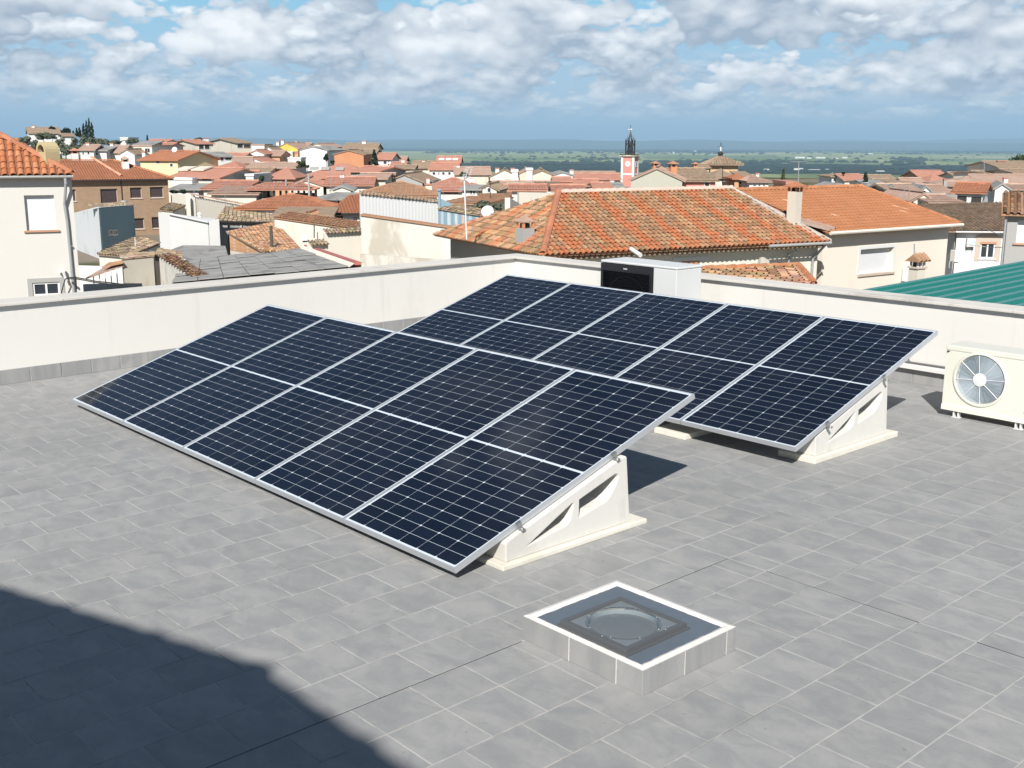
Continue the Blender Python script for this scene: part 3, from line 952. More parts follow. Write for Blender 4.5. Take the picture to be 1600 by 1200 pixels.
# local: x along the front (0..0.80), y depth (0..0.30), front faces -y
AW, AD, AZ0, AZ1 = 0.82, 0.30, 0.055, 0.62
FC, FR = (0.31, 0.36), 0.212
def front_with_hole(mb, w, z0, z1, c, r, y=0.0, n=48, m=0):
    for k in range(n):
        a0, a1 = 2 * pi * k / n, 2 * pi * (k + 1) / n
        def edge(a):
            cc, ss = cos(a), sin(a); q = 1e9
            if cc > 1e-9: q = min(q, (w - c[0]) / cc)
            if cc < -1e-9: q = min(q, -c[0] / cc)
            if ss > 1e-9: q = min(q, (z1 - c[1]) / ss)
            if ss < -1e-9: q = min(q, (z0 - c[1]) / ss)
            return (c[0] + cc * q, y, c[1] + ss * q)
        mb.face([(c[0] + r * cos(a1), y, c[1] + r * sin(a1)), (c[0] + r * cos(a0), y, c[1] + r * sin(a0)), edge(a0), edge(a1)][::-1], m)
mb = MB()
front_with_hole(mb, AW, AZ0 + 0.02, AZ1 - 0.05, FC, FR, 0.0)
# rolled top edge, lid, bottom, sides, back
z1 = AZ1 - 0.05
mb.face([(0, 0, z1), (AW, 0, z1), (AW, 0.012, z1 + 0.022), (0, 0.012, z1 + 0.022)])
mb.face([(0, 0.012, z1 + 0.022), (AW, 0.012, z1 + 0.022), (AW, AD, z1 + 0.030), (0, AD, z1 + 0.030)])
mb.face([(0, 0, AZ0 + 0.02), (0, 0.01, AZ0), (0, AD, AZ0), (0, AD, z1 + 0.03), (0, 0.012, z1 + 0.022), (0, 0, z1)][::-1])
mb.face([(AW, 0, AZ0 + 0.02), (AW, 0.01, AZ0), (AW, AD, AZ0), (AW, AD, z1 + 0.03), (AW, 0.012, z1 + 0.022), (AW, 0, z1)])
mb.face([(0, AD, AZ0), (AW, AD, AZ0), (AW, AD, z1 + 0.03), (0, AD, z1 + 0.03)][::-1])
mb.face([(0, 0.01, AZ0), (AW, 0.01, AZ0), (AW, AD, AZ0), (0, AD, AZ0)][::-1])
mb.face([(0, 0.01, AZ0), (AW, 0.01, AZ0), (AW, 0, AZ0 + 0.02), (0, 0, AZ0 + 0.02)])
mb.build('casing', M_cream, AC, weld=True)
mb = MB()
mb.prism([(-0.004, -0.004), (AW + 0.004, -0.004), (AW + 0.004, AD + 0.004), (-0.004, AD + 0.004)], AZ1, AZ1 - 0.046)
mb.build('lid', M_cream, AC, bevel=0.009)
mb = MB()   # curved lower apron that sweeps down to the right
for k in range(14):
    f0, f1 = k / 14, (k + 1) / 14
    za, zb = 0.105 - 0.03 * f0 ** 2, 0.105 - 0.03 * f1 ** 2
    x0, x1 = AW * f0, AW * f1
    mb.face([(x0, -0.013, AZ0 + 0.004), (x1, -0.013, AZ0 + 0.004), (x1, -0.010, zb), (x0, -0.010, za)])
    mb.face([(x0, -0.010, za), (x1, -0.010, zb), (x1, 0.002, zb + 0.004), (x0, 0.002, za + 0.004)])
    mb.face([(x0, 0.004, AZ0 + 0.001), (x1, 0.004, AZ0 + 0.001), (x1, -0.013, AZ0 + 0.004), (x0, -0.013, AZ0 + 0.004)])
mb.build('apron', M_cream, AC)
mb = MB()
def lathe_y(mb, c, prof, n=40, m=0):
    """profile (r, y) turned about a horizontal axis through (c.x, c.z)"""
    for (r0, y0), (r1, y1) in zip(prof[:-1], prof[1:]):
        for k in range(n):
            a0, a1 = 2 * pi * k / n, 2 * pi * (k + 1) / n
            q = [(c[0] + r0 * cos(a0), y0, c[1] + r0 * sin(a0)), (c[0] + r0 * cos(a1), y0, c[1] + r0 * sin(a1)),
                 (c[0] + r1 * cos(a1), y1, c[1] + r1 * sin(a1)), (c[0] + r1 * cos(a0), y1, c[1] + r1 * sin(a0))]
            if r0 < 1e-6: q = [q[0], q[2], q[3]]
            elif r1 < 1e-6: q = q[:3]
            mb.face(q, m)
lathe_y(mb, FC, [(FR + 0.022, -0.001), (FR + 0.016, -0.010), (FR + 0.002, -0.012), (FR - 0.006, 0.0), (FR - 0.008, 0.05)])
mb.build('fan_ring', M_cream, AC, smooth=True)
mb = MB(); lathe_y(mb, FC, [(FR - 0.008, 0.05), (0.0, 0.055)]); mb.build('fan_well', M_inner, AC)
mb = MB()
for k in range(3):
    a0 = k * 2 * pi / 3
    for s in range(6):
        aa, ab = a0 + s * 0.22, a0 + (s + 1) * 0.22
        ya, yb = 0.046 - s * 0.004, 0.046 - (s + 1) * 0.004
        mb.face([(FC[0] + 0.05 * cos(aa), ya, FC[1] + 0.05 * sin(aa)), (FC[0] + 0.19 * cos(aa), ya, FC[1] + 0.19 * sin(aa)),
                 (FC[0] + 0.19 * cos(ab), yb, FC[1] + 0.19 * sin(ab)), (FC[0] + 0.05 * cos(ab), yb, FC[1] + 0.05 * sin(ab))])
mb.build('fan_blades', simple('fan_grey', (0.155, 0.19, 0.22), 0.5), AC)
mb = MB()
r = 0.058
while r < FR - 0.006:
    lathe_y(mb, FC, [(r - 0.002, -0.004), (r, -0.007), (r + 0.002, -0.004), (r, -0.002), (r - 0.002, -0.004)], 44)
    r += 0.0088
mb.build('grille_rings', M_grille, AC)
for k in range(8):
    a = 0.1 + k * pi / 4
    mb = MB(); mb.tube((FC[0] + 0.05 * cos(a), -0.008, FC[1] + 0.05 * sin(a)), (FC[0] + (FR - 0.002) * cos(a), -0.008, FC[1] + (FR - 0.002) * sin(a)), 0.0030, 6)
    mb.build('grille_spoke', M_white, AC)
mb = MB(); lathe_y(mb, FC, [(0.057, -0.006), (0.055, -0.013), (0.03, -0.016), (0.0, -0.016)], 28); mb.build('hub_cap', M_white, AC, smooth=True)
for x in (0.13, 0.66):
    mb = MB(); mb.quadbox((x, 0.02, 0.0), 0.07, 0.05, 0.006); mb.quadbox((x - 0.02, 0.02, 0.008), 0.012, 0.04, 0.050); mb.quadbox((x + 0.02, 0.02, 0.008), 0.012, 0.04, 0.050)
    mb.build('foot', M_white, AC)
mb = MB()
for x, z, w, h in ((0.605, 0.150, 0.028, 0.014),): mb.face([(x, -0.0012, z), (x + w, -0.0012, z), (x + w, -0.0012, z + h), (x, -0.0012, z + h)])
mb.build('sticker', simple('faint_grey_print', (0.62, 0.62, 0.58), 0.5), AC)
mb = MB()
for x, z, r in ((0.700, 0.148, 0.006), (0.713, 0.146, 0.005), (0.706, 0.158, 0.004)):
    mb.face([(x + r * cos(k * pi / 4), -0.0012, z + r * sin(k * pi / 4)) for k in range(8)])
mb.build('logo', simple('teal_print', (0.08, 0.36, 0.33), 0.5), AC)
mb = MB(); mb.face([(0.742, -0.0012, 0.375), (0.752, -0.0012, 0.375), (0.752, -0.0012, 0.384), (0.742, -0.0012, 0.384)]); mb.build('badge', M_inner, AC)

# ---------------------------------------------------------------- heat pump behind the far row
M_hpw = simple('pale_grey_enamel', (0.61, 0.615, 0.61), 0.4, 0, 0.02)
M_black = simple('black_plastic', (0.012, 0.013, 0.016), 0.32, 0, 0.1)
HP = thing('heat_pump', 'pale grey heat pump with a black louvred front behind the far panel row', 'heat pump', T(-8.69, 9.30, 0), YAW)
HW, HD, HZ0, HZ1, GX = 1.11, 0.43, 0.14, 0.955, 0.785
mb = MB(); mb.prism([(0.0, 0.022), (GX, 0.022), (GX, 0.0), (HW, 0.0), (HW, HD), (0.0, HD)], HZ1, HZ0); mb.build('casing', M_hpw, HP, bevel=0.008)
mb = MB(); mb.prism([(-0.006, -0.006), (HW + 0.006, -0.006), (HW + 0.006, HD + 0.006), (-0.006, HD + 0.006)], HZ1 + 0.030, HZ1 + 0.002); mb.build('lid', M_hpw, HP, bevel=0.012)
mb = MB()
ring3 = [(0.012, HZ0 + 0.01), (GX - 0.006, HZ0 + 0.01), (GX - 0.006, HZ1 - 0.004), (0.012, HZ1 - 0.004)]
b3 = 0.035
inn = [(0.012 + b3, HZ0 + 0.045), (GX - 0.006 - b3, HZ0 + 0.045), (GX - 0.006 - b3, HZ1 - 0.085), (0.012 + b3, HZ1 - 0.085)]
for k in range(4):
    j = (k + 1) % 4
    o0, o1, i0, i1 = ring3[k], ring3[j], inn[k], inn[j]
    mb.face([(o0[0], -0.020, o0[1]), (o1[0], -0.020, o1[1]), (i1[0], -0.020, i1[1]), (i0[0], -0.020, i0[1])])
    mb.face([(o0[0], 0.021, o0[1]), (o1[0], 0.021, o1[1]), (o1[0], -0.020, o1[1]), (o0[0], -0.020, o0[1])])
    mb.face([(i0[0], -0.020, i0[1]), (i1[0], -0.020, i1[1]), (i1[0], 0.012, i1[1]), (i0[0], 0.012, i0[1])])
mb.build('grille_frame', M_black, HP)
mb = MB(); mb.face([(q[0], 0.019, q[1]) for q in inn]); mb.build('grille_back', simple('black_void', (0.006, 0.006, 0.008), 0.6), HP)
mb = MB(); lathe_y(mb, (0.39, 0.50), [(0.335, 0.016), (0.325, 0.006), (0.31, 0.004), (0.30, 0.016)], 40)
mb.build('fan_shroud', simple('shroud_black', (0.035, 0.04, 0.045), 0.4), HP)
mb = MB(); z = inn[0][1] + 0.010
while z < inn[2][1] - 0.004:
    mb.face([(inn[0][0], -0.014, z), (inn[1][0], -0.014, z), (inn[1][0], 0.000, z + 0.007), (inn[0][0], 0.000, z + 0.007)])
    mb.face([(inn[0][0], 0.000, z + 0.007), (inn[1][0], 0.000, z + 0.007), (inn[1][0], -0.012, z + 0.0085), (inn[0][0], -0.012, z + 0.0085)])
    z += 0.0205
mb.build('louvre', M_black, HP)
mb = MB()
for k in range(6): mb.face([(0.362 + 0.0095 * k, -0.0215, HZ1 - 0.052), (0.369 + 0.0095 * k, -0.0215, HZ1 - 0.052), (0.369 + 0.0095 * k, -0.0215, HZ1 - 0.038 - 0.003 * (k % 2)), (0.362 + 0.0095 * k, -0.0215, HZ1 - 0.038 - 0.003 * (k % 2))])
mb.build('logo', simple('silver_print', (0.75, 0.78, 0.80), 0.4), HP)
for x in (0.12, 0.92):
    for y in (0.05, 0.36):
        mb = MB(); mb.quadbox((x, y, 0), 0.09, 0.09, HZ0); mb.build('foot', M_hpw, HP)
# ================================================================== ROOFS AND HOUSES
M_roof_orange = tiled('tiles_orange', (0.37, 0.152, 0.082), (0.405, 0.172, 0.095), (0.31, 0.16, 0.10), 0.35, var=0.14)
M_roof_old = tiled('tiles_weathered', (0.40, 0.198, 0.112), (0.375, 0.225, 0.142), (0.23, 0.19, 0.13), 0.45, thr=0.47, var=0.28, nscale=1.6)
M_roof_tan = tiled('tiles_tan', (0.31, 0.215, 0.145), (0.375, 0.265, 0.185), (0.20, 0.175, 0.135), 0.6, thr=0.45, var=0.28, nscale=1.4)
M_roof_red = tiled('tiles_red', (0.43, 0.20, 0.14), (0.47, 0.235, 0.17), (0.39, 0.25, 0.195), 0.4, var=0.16)
M_roof_brown = tiled('tiles_brown', (0.385, 0.255, 0.195), (0.43, 0.295, 0.23), (0.34, 0.28, 0.23), 0.5, var=0.2)
M_roof_grey = plaster('fibre_cement', (0.30, 0.295, 0.28), 0.16, (0.15, 0.145, 0.14), 0.7, bump=0.4, scale=0.8, stain_thr=0.5)
M_w_white = plaster('wall_white', (0.665, 0.66, 0.64), 0.03, (0.62, 0.58, 0.52), 0.3, bump=0.1)
M_w_cream = plaster('wall_cream', (0.68, 0.635, 0.55), 0.05, (0.55, 0.49, 0.40), 0.35, bump=0.15)
M_w_beige = plaster('wall_beige', (0.60, 0.555, 0.47), 0.08, (0.38, 0.33, 0.27), 0.4, bump=0.2)
M_w_grey = plaster('wall_grey', (0.36, 0.355, 0.34), 0.08, (0.26, 0.25, 0.235), 0.4, bump=0.2)
M_w_greygreen = plaster('wall_grey_green', (0.43, 0.425, 0.355), 0.03, None, bump=0.1)
M_w_yellow = plaster('wall_yellow', (0.66, 0.44, 0.10), 0.04, None, bump=0.1)
M_w_paleyellow = plaster('wall_pale_yellow', (0.74, 0.61, 0.36), 0.04, None, bump=0.1)
M_w_pink = plaster('wall_pink', (0.60, 0.25, 0.205), 0.05, None, bump=0.1)
M_w_old = plaster('wall_weathered', (0.60, 0.57, 0.51), 0.08, (0.40, 0.36, 0.29), 0.75, bump=0.5, scale=0.55, stain_thr=0.50)
M_w_rubble = plaster('wall_rubble', (0.62, 0.595, 0.54), 0.10, (0.42, 0.37, 0.30), 0.7, bump=0.8, scale=1.8, stain_thr=0.52)
M_w_block = plaster('wall_block', (0.42, 0.39, 0.33), 0.12, (0.30, 0.27, 0.22), 0.5, bump=0.6, scale=1.2)
M_w_blue = plaster('sheet_blue_grey', (0.235, 0.345, 0.40), 0.05, (0.30, 0.33, 0.38), 0.5, bump=0.05, scale=0.6)
M_w_pale = plaster('sheet_pale_grey', (0.53, 0.535, 0.53), 0.03, (0.54, 0.53, 0.52), 0.4, bump=0.05)
M_orange_wall = plaster('wall_orange', (0.52, 0.245, 0.13), 0.10, (0.58, 0.33, 0.20), 0.5, bump=0.3)
def brickmat(name, c1, c2, mortar, sc):
    m, t, b = mat(name)
    p = pos(t); x, y, z = t.sep(p)
    br = t.node('ShaderNodeTexBrick')
    t.put(br.inputs['Vector'], t.comb(t.math('ADD', x, t.math('MULTIPLY', y, 0.6)), z, 0.0))
    br.inputs['Color1'].default_value = (*c1, 1); br.inputs['Color2'].default_value = (*c2, 1); br.inputs['Mortar'].default_value = (*mortar, 1)
    br.inputs['Scale'].default_value = sc; br.inputs['Mortar Size'].default_value = 0.02; br.inputs['Brick Width'].default_value = 0.5; br.inputs['Row Height'].default_value = 0.25
    n = t.noise(p, 1.2, 5, 0.6)
    t.put(b.inputs['Base Color'], t.vmath('SCALE', br.outputs[0], scale=t.math('ADD', 0.8, t.math('MULTIPLY', n, 0.4))))
    b.inputs['Roughness'].default_value = 0.9; b.inputs['Specular IOR Level'].default_value = 0.2
    return m
M_brick_brown = brickmat('brick_brown', (0.285, 0.185, 0.115), (0.335, 0.225, 0.145), (0.33, 0.26, 0.19), 2.0)
M_brick_orange = brickmat('brick_orange', (0.50, 0.245, 0.115), (0.58, 0.31, 0.16), (0.55, 0.45, 0.34), 2.4)
M_glass = simple('window_glass', (0.035, 0.042, 0.05), 0.12, 0, 0.2, 0.6, 0.7)
M_dark = simple('dark_opening', (0.03, 0.026, 0.024), 0.7, 0, 0.2)
M_shutter_brown = simple('brown_shutter', (0.055, 0.038, 0.038), 0.55)
M_shutter_white = simple('white_shutter', (0.68, 0.69, 0.70), 0.5, 0, 0.02)
M_frame_white = simple('white_window_frame', (0.68, 0.68, 0.67), 0.45)
M_gutter = simple('gutter_grey', (0.36, 0.355, 0.34), 0.45)
M_pipe = simple('grey_pipe', (0.30, 0.31, 0.32), 0.45)
M_black_iron = simple('black_iron', (0.018, 0.02, 0.024), 0.5)
M_sill = plaster('clay_sill', (0.46, 0.26, 0.17), 0.08, None, bump=0.1)
M_stone_sill = plaster('stone_sill', (0.50, 0.42, 0.35), 0.08, None, bump=0.1)
M_ridge = plaster('ridge_mortar', (0.66, 0.48, 0.36), 0.12, (0.55, 0.30, 0.2), 0.5, bump=0.4)
M_alu_dull = simple('dull_metal', (0.5, 0.5, 0.49), 0.4, 0.6)

def plane_axes(poly):
    poly = [Vector(p) for p in poly]
    n = Vector((0, 0, 0))
    for i in range(len(poly)):
        a, b_ = poly[i], poly[(i + 1) % len(poly)]
        n += Vector(((a.y - b_.y) * (a.z + b_.z), (a.z - b_.z) * (a.x + b_.x), (a.x - b_.x) * (a.y + b_.y)))
    n.normalize()
    if n.z < 0: n = -n
    down = Vector((n.x * n.z, n.y * n.z, n.z * n.z - 1.0))
    down = -Vector((0, 0, 1)) + n * n.z if down.length < 1e-6 else down
    down = (Vector((0, 0, -1)) - n * (-n.z)).normalized()
    across = n.cross(down).normalized()
    return n, down, across
def polyspan(P2, x):
    """intervals of y inside polygon P2 along the line of constant x"""
    ys = []
    for i in range(len(P2)):
        (x0, y0), (x1, y1) = P2[i], P2[(i + 1) % len(P2)]
        if (x0 > x) != (x1 > x): ys.append(y0 + (y1 - y0) * (x - x0) / (x1 - x0))
    ys.sort()
    return [(ys[i], ys[i + 1]) for i in range(0, len(ys) - 1, 2)]
def clay(poly, pitch=0.25, course=0.38, h=0.075, tint=None, over=0.06, seed=1, segs=4, rough=0.012, phase=0.0, single=None, chan=0.66):
    """barrel tiles laid on a planar roof polygon; returns an MB (or calls single(matrix, tint) for each cover tile)"""
    rng = random.Random(seed)
    n, dn, ac = plane_axes(poly)
    o = Vector(poly[0])
    P2 = [((Vector(p) - o).dot(ac), (Vector(p) - o).dot(dn)) for p in poly]
    xs = [p[0] for p in P2]
    mb = MB()
    x = math.floor((min(xs) - phase) / pitch) * pitch + phase + pitch / 2
    col = 0
    while x < max(xs):
        col += 1
        for (y0, y1) in polyspan(P2, x):
            y1e = y1 + over
            # channel between this column and the next
            tc_ = tint(col, 0, x, rng) if tint else (1, 1, 1)
            xa, xb = x + pitch * 0.25, x + pitch * 0.75
            sp2 = polyspan(P2, x + pitch * 0.5)
            if sp2:
                ya, yb = max(y0, sp2[0][0]), min(y1, sp2[0][1]) + over * 0.6
                if yb - ya > 0.1:
                    mb.face([o + ac * xa + dn * ya + n * 0.012, o + ac * xb + dn * ya + n * 0.012, o + ac * xb + dn * yb + n * 0.012, o + ac * xa + dn * yb + n * 0.012][::-1], 0, tuple(chan * c for c in tc_))
            k = 0; y = y1e
            while y > y0 + 0.02:
                ytop = max(y - course - 0.05, y0)
                tt = tint(col, k, x, rng) if tint else (1, 1, 1)
                jx = rng.uniform(-rough, rough); jr = rng.uniform(-0.008, 0.012)
                if single is not None:
                    single(o + ac * (x + jx) + dn * y + n * jr, ac, dn, n, tt, y - ytop)
                else:
                    rb, rt = pitch * 0.33, pitch * 0.27
                    A, B = [], []
                    for s in range(segs + 1):
                        th = pi * s / segs
                        A.append(o + ac * (x + jx + rb * cos(th)) + dn * y + n * (0.008 + jr + 0.02 + h * sin(th)))
                        B.append(o + ac * (x + jx * 0.5 + rt * cos(th)) + dn * ytop + n * (0.004 + h * 0.78 * sin(th)))
                    for s in range(segs):
                        mb.face([A[s], A[s + 1], B[s + 1], B[s]], 0, tt)
                k += 1; y -= course
        x += pitch
    return mb
def ridge(mb, p0, p1, r=0.11, step=0.4, tint=(1, 1, 1), seed=0):
    rng = random.Random(seed)
    p0, p1 = Vector(p0), Vector(p1); L = (p1 - p0).length; d = (p1 - p0) / L
    side = d.cross(Vector((0, 0, 1))).normalized(); up = side.cross(d)
    k = 0
    while k * step < L:
        a = p0 + d * (k * step); b_ = p0 + d * min(L, (k + 1) * step + 0.05)
        f = rng.uniform(0.88, 1.12); tt = tuple(c * f for c in tint)
        A, B = [], []
        for s in range(6):
            th = pi * s / 5
            A.append(a + side * (r * 0.9 * cos(th)) + up * (r * 0.85 * sin(th) - 0.02)); B.append(b_ + side * (r * 1.08 * cos(th)) + up * (r * sin(th) + 0.0))
        for s in range(5): mb.face([A[s], B[s], B[s + 1], A[s + 1]], 0, tt)
        k += 1
def tint_plain(a=0.12):
    def f(col, k, x, rng):
        g = 1 + rng.uniform(-a, a); return (g, g * (1 + rng.uniform(-0.05, 0.05)), g * (1 + rng.uniform(-0.06, 0.06)))
    return f
def tint_old(col, k, x, rng):
    g = rng.choice((0.62, 0.8, 0.95, 1.05, 1.2, 1.45)); return (g * rng.uniform(0.9, 1.05), g * rng.uniform(0.9, 1.15), g * rng.uniform(0.8, 1.2))

class Fac:
    """a vertical facade plane through the place seen at (px, py) at depth Y, running at 'ang' degrees from straight across"""
    def __init__(self, px, Y, ang, py=300):
        self.o = XY(px, Y, py); a = radians(ang)
        self.d = Vector((cos(a), sin(a), 0)); self.n = Vector((-sin(a), cos(a), 0))   # n points away from the viewer
        self.ang = a
    def sz(self, px, py):
        q = hit_plane(px, py, self.o, self.n)
        return (q - self.o).dot(self.d), q.z
    def s(self, px, py=300): return self.sz(px, py)[0]
    def z(self, px, py): return self.sz(px, py)[1]
    def at(self, s, back=0.0, z=0.0):
        q = self.o + self.d * s + self.n * back; return Vector((q.x, q.y, z))
    def pix(self, px, py, back=0.0):
        s, z = self.sz(px, py); return self.at(s, back, z)
def facade_wall(mb, F, s0, s1, zb, zt0, zt1, holes, reveal=0.16, depth=0.3, m=0):
    """front sheet with rectangular openings (s0, s1, z0, z1) and their reveals; sloping top from zt0 to zt1"""
    zt = lambda s: zt0 + (zt1 - zt0) * (s - s0) / (s1 - s0)
    ss = sorted({s0, s1} | {h[0] for h in holes} | {h[1] for h in holes}); zs = sorted({zb} | {h[2] for h in holes} | {h[3] for h in holes})
    for a, b_ in zip(ss[:-1], ss[1:]):
        lev = zs + [None]
        for k in range(len(zs)):
            z0 = zs[k]; z1a = zs[k + 1] if k + 1 < len(zs) else zt(a); z1b = zs[k + 1] if k + 1 < len(zs) else zt(b_)
            mid = ((a + b_) / 2, (z0 + (z1a + z1b) / 2) / 2)
            if any(h[0] < mid[0] < h[1] and h[2] < mid[1] < h[3] for h in holes): continue
            mb.face([F.at(a, 0, z0), F.at(b_, 0, z0), F.at(b_, 0, z1b), F.at(a, 0, z1a)], m)
    for h in holes:
        a, b_, z0, z1 = h[:4]
        for q in ([(a, z0), (b_, z0)], [(b_, z0), (b_, z1)], [(b_, z1), (a, z1)], [(a, z1), (a, z0)]):
            mb.face([F.at(q[0][0], 0, q[0][1]), F.at(q[0][0], reveal, q[0][1]), F.at(q[1][0], reveal, q[1][1]), F.at(q[1][0], 0, q[1][1])], m)
def fbox(mb, F, s0, s1, z0, z1, b0, b1, m=0, tint=(1, 1, 1)):
    """box in facade coordinates; b is depth behind the plane (negative = proud)"""
    q = [F.at(s0, b0), F.at(s1, b0), F.at(s1, b1), F.at(s0, b1)]
    mb.prism([(w.x, w.y) for w in q], z1, z0, m, tint)
def put(mb, name, mats, root, **kw):
    return sub(mb, root).build(name, mats, root, **kw)
def window(root, F, box, frame=None, pane=None, shutter=None, sill=None, back=0.12, fw=0.06, mull=1, surround=None, sillw=0.06):
    """a window in its opening; returns the frame object (pane, shutter, sill are its children)"""
    s0, s1, z0, z1 = box
    mb = MB()
    for a, b_, c, d in ((s0, s0 + fw, z0, z1), (s1 - fw, s1, z0, z1), (s0 + fw, s1 - fw, z0, z0 + fw), (s0 + fw, s1 - fw, z1 - fw, z1)): fbox(mb, F, a, b_, c, d, back - 0.03, back + 0.04)
    for k in range(1, mull):
        c = s0 + (s1 - s0) * k / mull; fbox(mb, F, c - fw * 0.5, c + fw * 0.5, z0 + fw, z1 - fw, back - 0.028, back + 0.04)
    w = put(mb, 'window', frame or M_frame_white, root)
    mb = MB(); fbox(mb, F, s0 + fw * 0.5, s1 - fw * 0.5, z0 + fw * 0.5, z1 - fw * 0.5, back + 0.01, back + 0.03)
    if shutter is None: put(mb, 'pane', pane or M_glass, root).parent = w
    else:
        mb = MB(); fbox(mb, F, s0 + 0.02, s1 - 0.02, z0 + 0.02, z1 - 0.02, back - 0.015, back + 0.03)
        z = z0 + 0.05
        while z < z1 - 0.05: fbox(mb, F, s0 + 0.022, s1 - 0.022, z, z + 0.035, back - 0.020, back - 0.0151); z += 0.05
        put(mb, 'shutter', shutter, root).parent = w
    if sill is not None:
        mb = MB(); fbox(mb, F, s0 - 0.1, s1 + 0.1, z0 - sillw, z0 + 0.004, -0.07, back - 0.04); put(mb, 'sill', sill, root).parent = w
    if surround is not None:
        mb = MB(); q = 0.16
        for a, b_, c, d in ((s0 - q, s0, z0, z1 + q), (s1, s1 + q, z0, z1 + q), (s0, s1, z1, z1 + q)): fbox(mb, F, a, b_, c, d, -0.025, 0.01)
        put(mb, 'surround', surround, root).parent = w
    return w
def cowl(root, c, zb, h, w, rot, body, cap, slots=True, capw=1.5):
    """masonry chimney: shaft, open collar on little posts, hipped tile cap; returns the shaft"""
    mb = MB(); mb.quadbox((c.x, c.y, zb), w, w, h, rot); ch = put(mb, 'chimney', body, root)
    z = zb + h
    if slots:
        mb = MB()
        for sx in (-1, 1):
            for sy in (-1, 1):
                ox, oy = sx * w * 0.42, sy * w * 0.42
                mb.quadbox((c.x + ox * cos(rot) - oy * sin(rot), c.y + ox * sin(rot) + oy * cos(rot), z), w * 0.17, w * 0.17, w * 0.42, rot)
        put(mb, 'collar', M_orange_wall, root).parent = ch
        mb = MB(); mb.quadbox((c.x, c.y, z), w * 0.5, w * 0.5, w * 0.35, rot); put(mb, 'flue', M_dark, root).parent = ch
        z += w * 0.42
    mb = MB(); q = w * capw / 2
    cr, sr = cos(rot), sin(rot)
    base = [(c.x + x * cr - y * sr, c.y + x * sr + y * cr, z) for x, y in ((-q, -q), (q, -q), (q, q), (-q, q))]
    up = [(x, y, z + 0.05) for x, y, _ in base]; top = (c.x, c.y, z + 0.05 + w * 0.42)
    mb.face(base[::-1])
    for k in range(4):
        j = (k + 1) % 4; mb.face([base[k], base[j], up[j], up[k]]); mb.face([up[k], up[j], top])
    put(mb, 'cap', cap, root).parent = ch
    return ch
GZ = -8.4    # foot of the houses close by

# ---------------------------------------------------------------- white house at the left edge
F1 = Fac(111, 41.0, 25, 272)
h1 = thing('house', 'white rendered house at the left edge with orange barrel tiles and a white shutter', 'house', F1.at(-4, 3, GZ))
def box(F, x0, y0, x1, y1):
    s0, z0 = F.sz(x0, y1); s1, z1 = F.sz(x1, y0); return (s0, s1, F.z((x0 + x1) / 2, y1), F.z((x0 + x1) / 2, y0))
w1a = box(F1, 42, 305, 84, 360); w1b = box(F1, 52, 441, 93, 462)
ze1 = F1.z(100, 271) - 0.12
mb = MB()
sL = F1.s(-260)
facade_wall(mb, F1, sL, 0.0, GZ, ze1, ze1, [w1a, w1b], 0.2)
mb.prism([tuple(F1.at(a, b_)[:2]) for a, b_ in ((sL, 0.31), (-0.005, 0.31), (-0.005, 9), (sL, 9))], ze1, GZ)
mb.face([F1.at(0, 0, GZ), F1.at(0, 9, GZ), F1.at(0, 9, ze1), F1.at(0, 0, ze1)])
put(mb, 'wall', plaster('house_white', (0.60, 0.58, 0.54), 0.025, (0.66, 0.62, 0.55), 0.3, bump=0.1), h1)
window(h1, F1, w1a, shutter=M_shutter_white, sill=M_sill, back=0.17)
window(h1, F1, w1b, sill=M_stone_sill, back=0.05, mull=2, fw=0.07, surround=M_gutter)
# hip roof
OV = 0.30
C = F1.at(0.02, -OV, ze1 + 0.10)
sl = tan(radians(31))
L0 = F1.at(sL - 0.3, -OV, ze1 + 0.10)
apx = 5.2
A = F1.at(0.02 - apx, -OV + apx, ze1 + 0.10 + apx * sl); A2 = F1.at(sL - 0.3, -OV + apx, ze1 + 0.10 + apx * sl)
Bk = F1.at(0.02, 2 * apx - OV, ze1 + 0.10)
mb = MB(); mb.slab([L0, C, A, A2], 0.10); mb.slab([C, Bk, A], 0.10)
mb.slab([L0, C, Bk, F1.at(sL - 0.3, 2 * apx - OV, ze1 + 0.1)], 0.04)
r1 = put(mb, 'roof', M_roof_orange, h1)
T1 = MB()
def cover(w, course, h, segs=6):
    mb = MB(); rb, rt = w * 0.40, w * 0.33; th_ = 0.016
    ln = course + 0.06
    def arcp(r, y, z0, hh): return [(r * cos(pi * s / segs), y, z0 + hh * sin(pi * s / segs)) for s in range(segs + 1)]
    A_, B_ = arcp(rb, 0, 0.028, h), arcp(rt, -ln, 0.004, h * 0.8); A2_ = arcp(rb - th_, 0, 0.028, h - th_)
    for s in range(segs):
        mb.face([A_[s], A_[s + 1], B_[s + 1], B_[s]]); mb.face([A2_[s], A2_[s + 1], A_[s + 1], A_[s]])
    return mb.mesh('tile', M_tileobj)
M_tileobj, t, b = mat('tile_piece')
rn = t.node('ShaderNodeObjectInfo').outputs['Random']; p = pos(t)
c = t.ramp(rn, [(0.0, (0.40, 0.135, 0.058)), (0.3, (0.46, 0.175, 0.078)), (0.6, (0.43, 0.165, 0.08)), (0.85, (0.50, 0.225, 0.11)), (1.0, (0.38, 0.16, 0.09))])
n_ = t.noise(p, 9, 4, 0.6)
t.put(b.inputs['Base Color'], t.vmath('SCALE', c, scale=t.math('ADD', 0.8, t.math('MULTIPLY', n_, 0.4)))); b.inputs['Roughness'].default_value = 0.85; b.inputs['Specular IOR Level'].default_value = 0.25
COVER = cover(0.262, 0.40, 0.088)
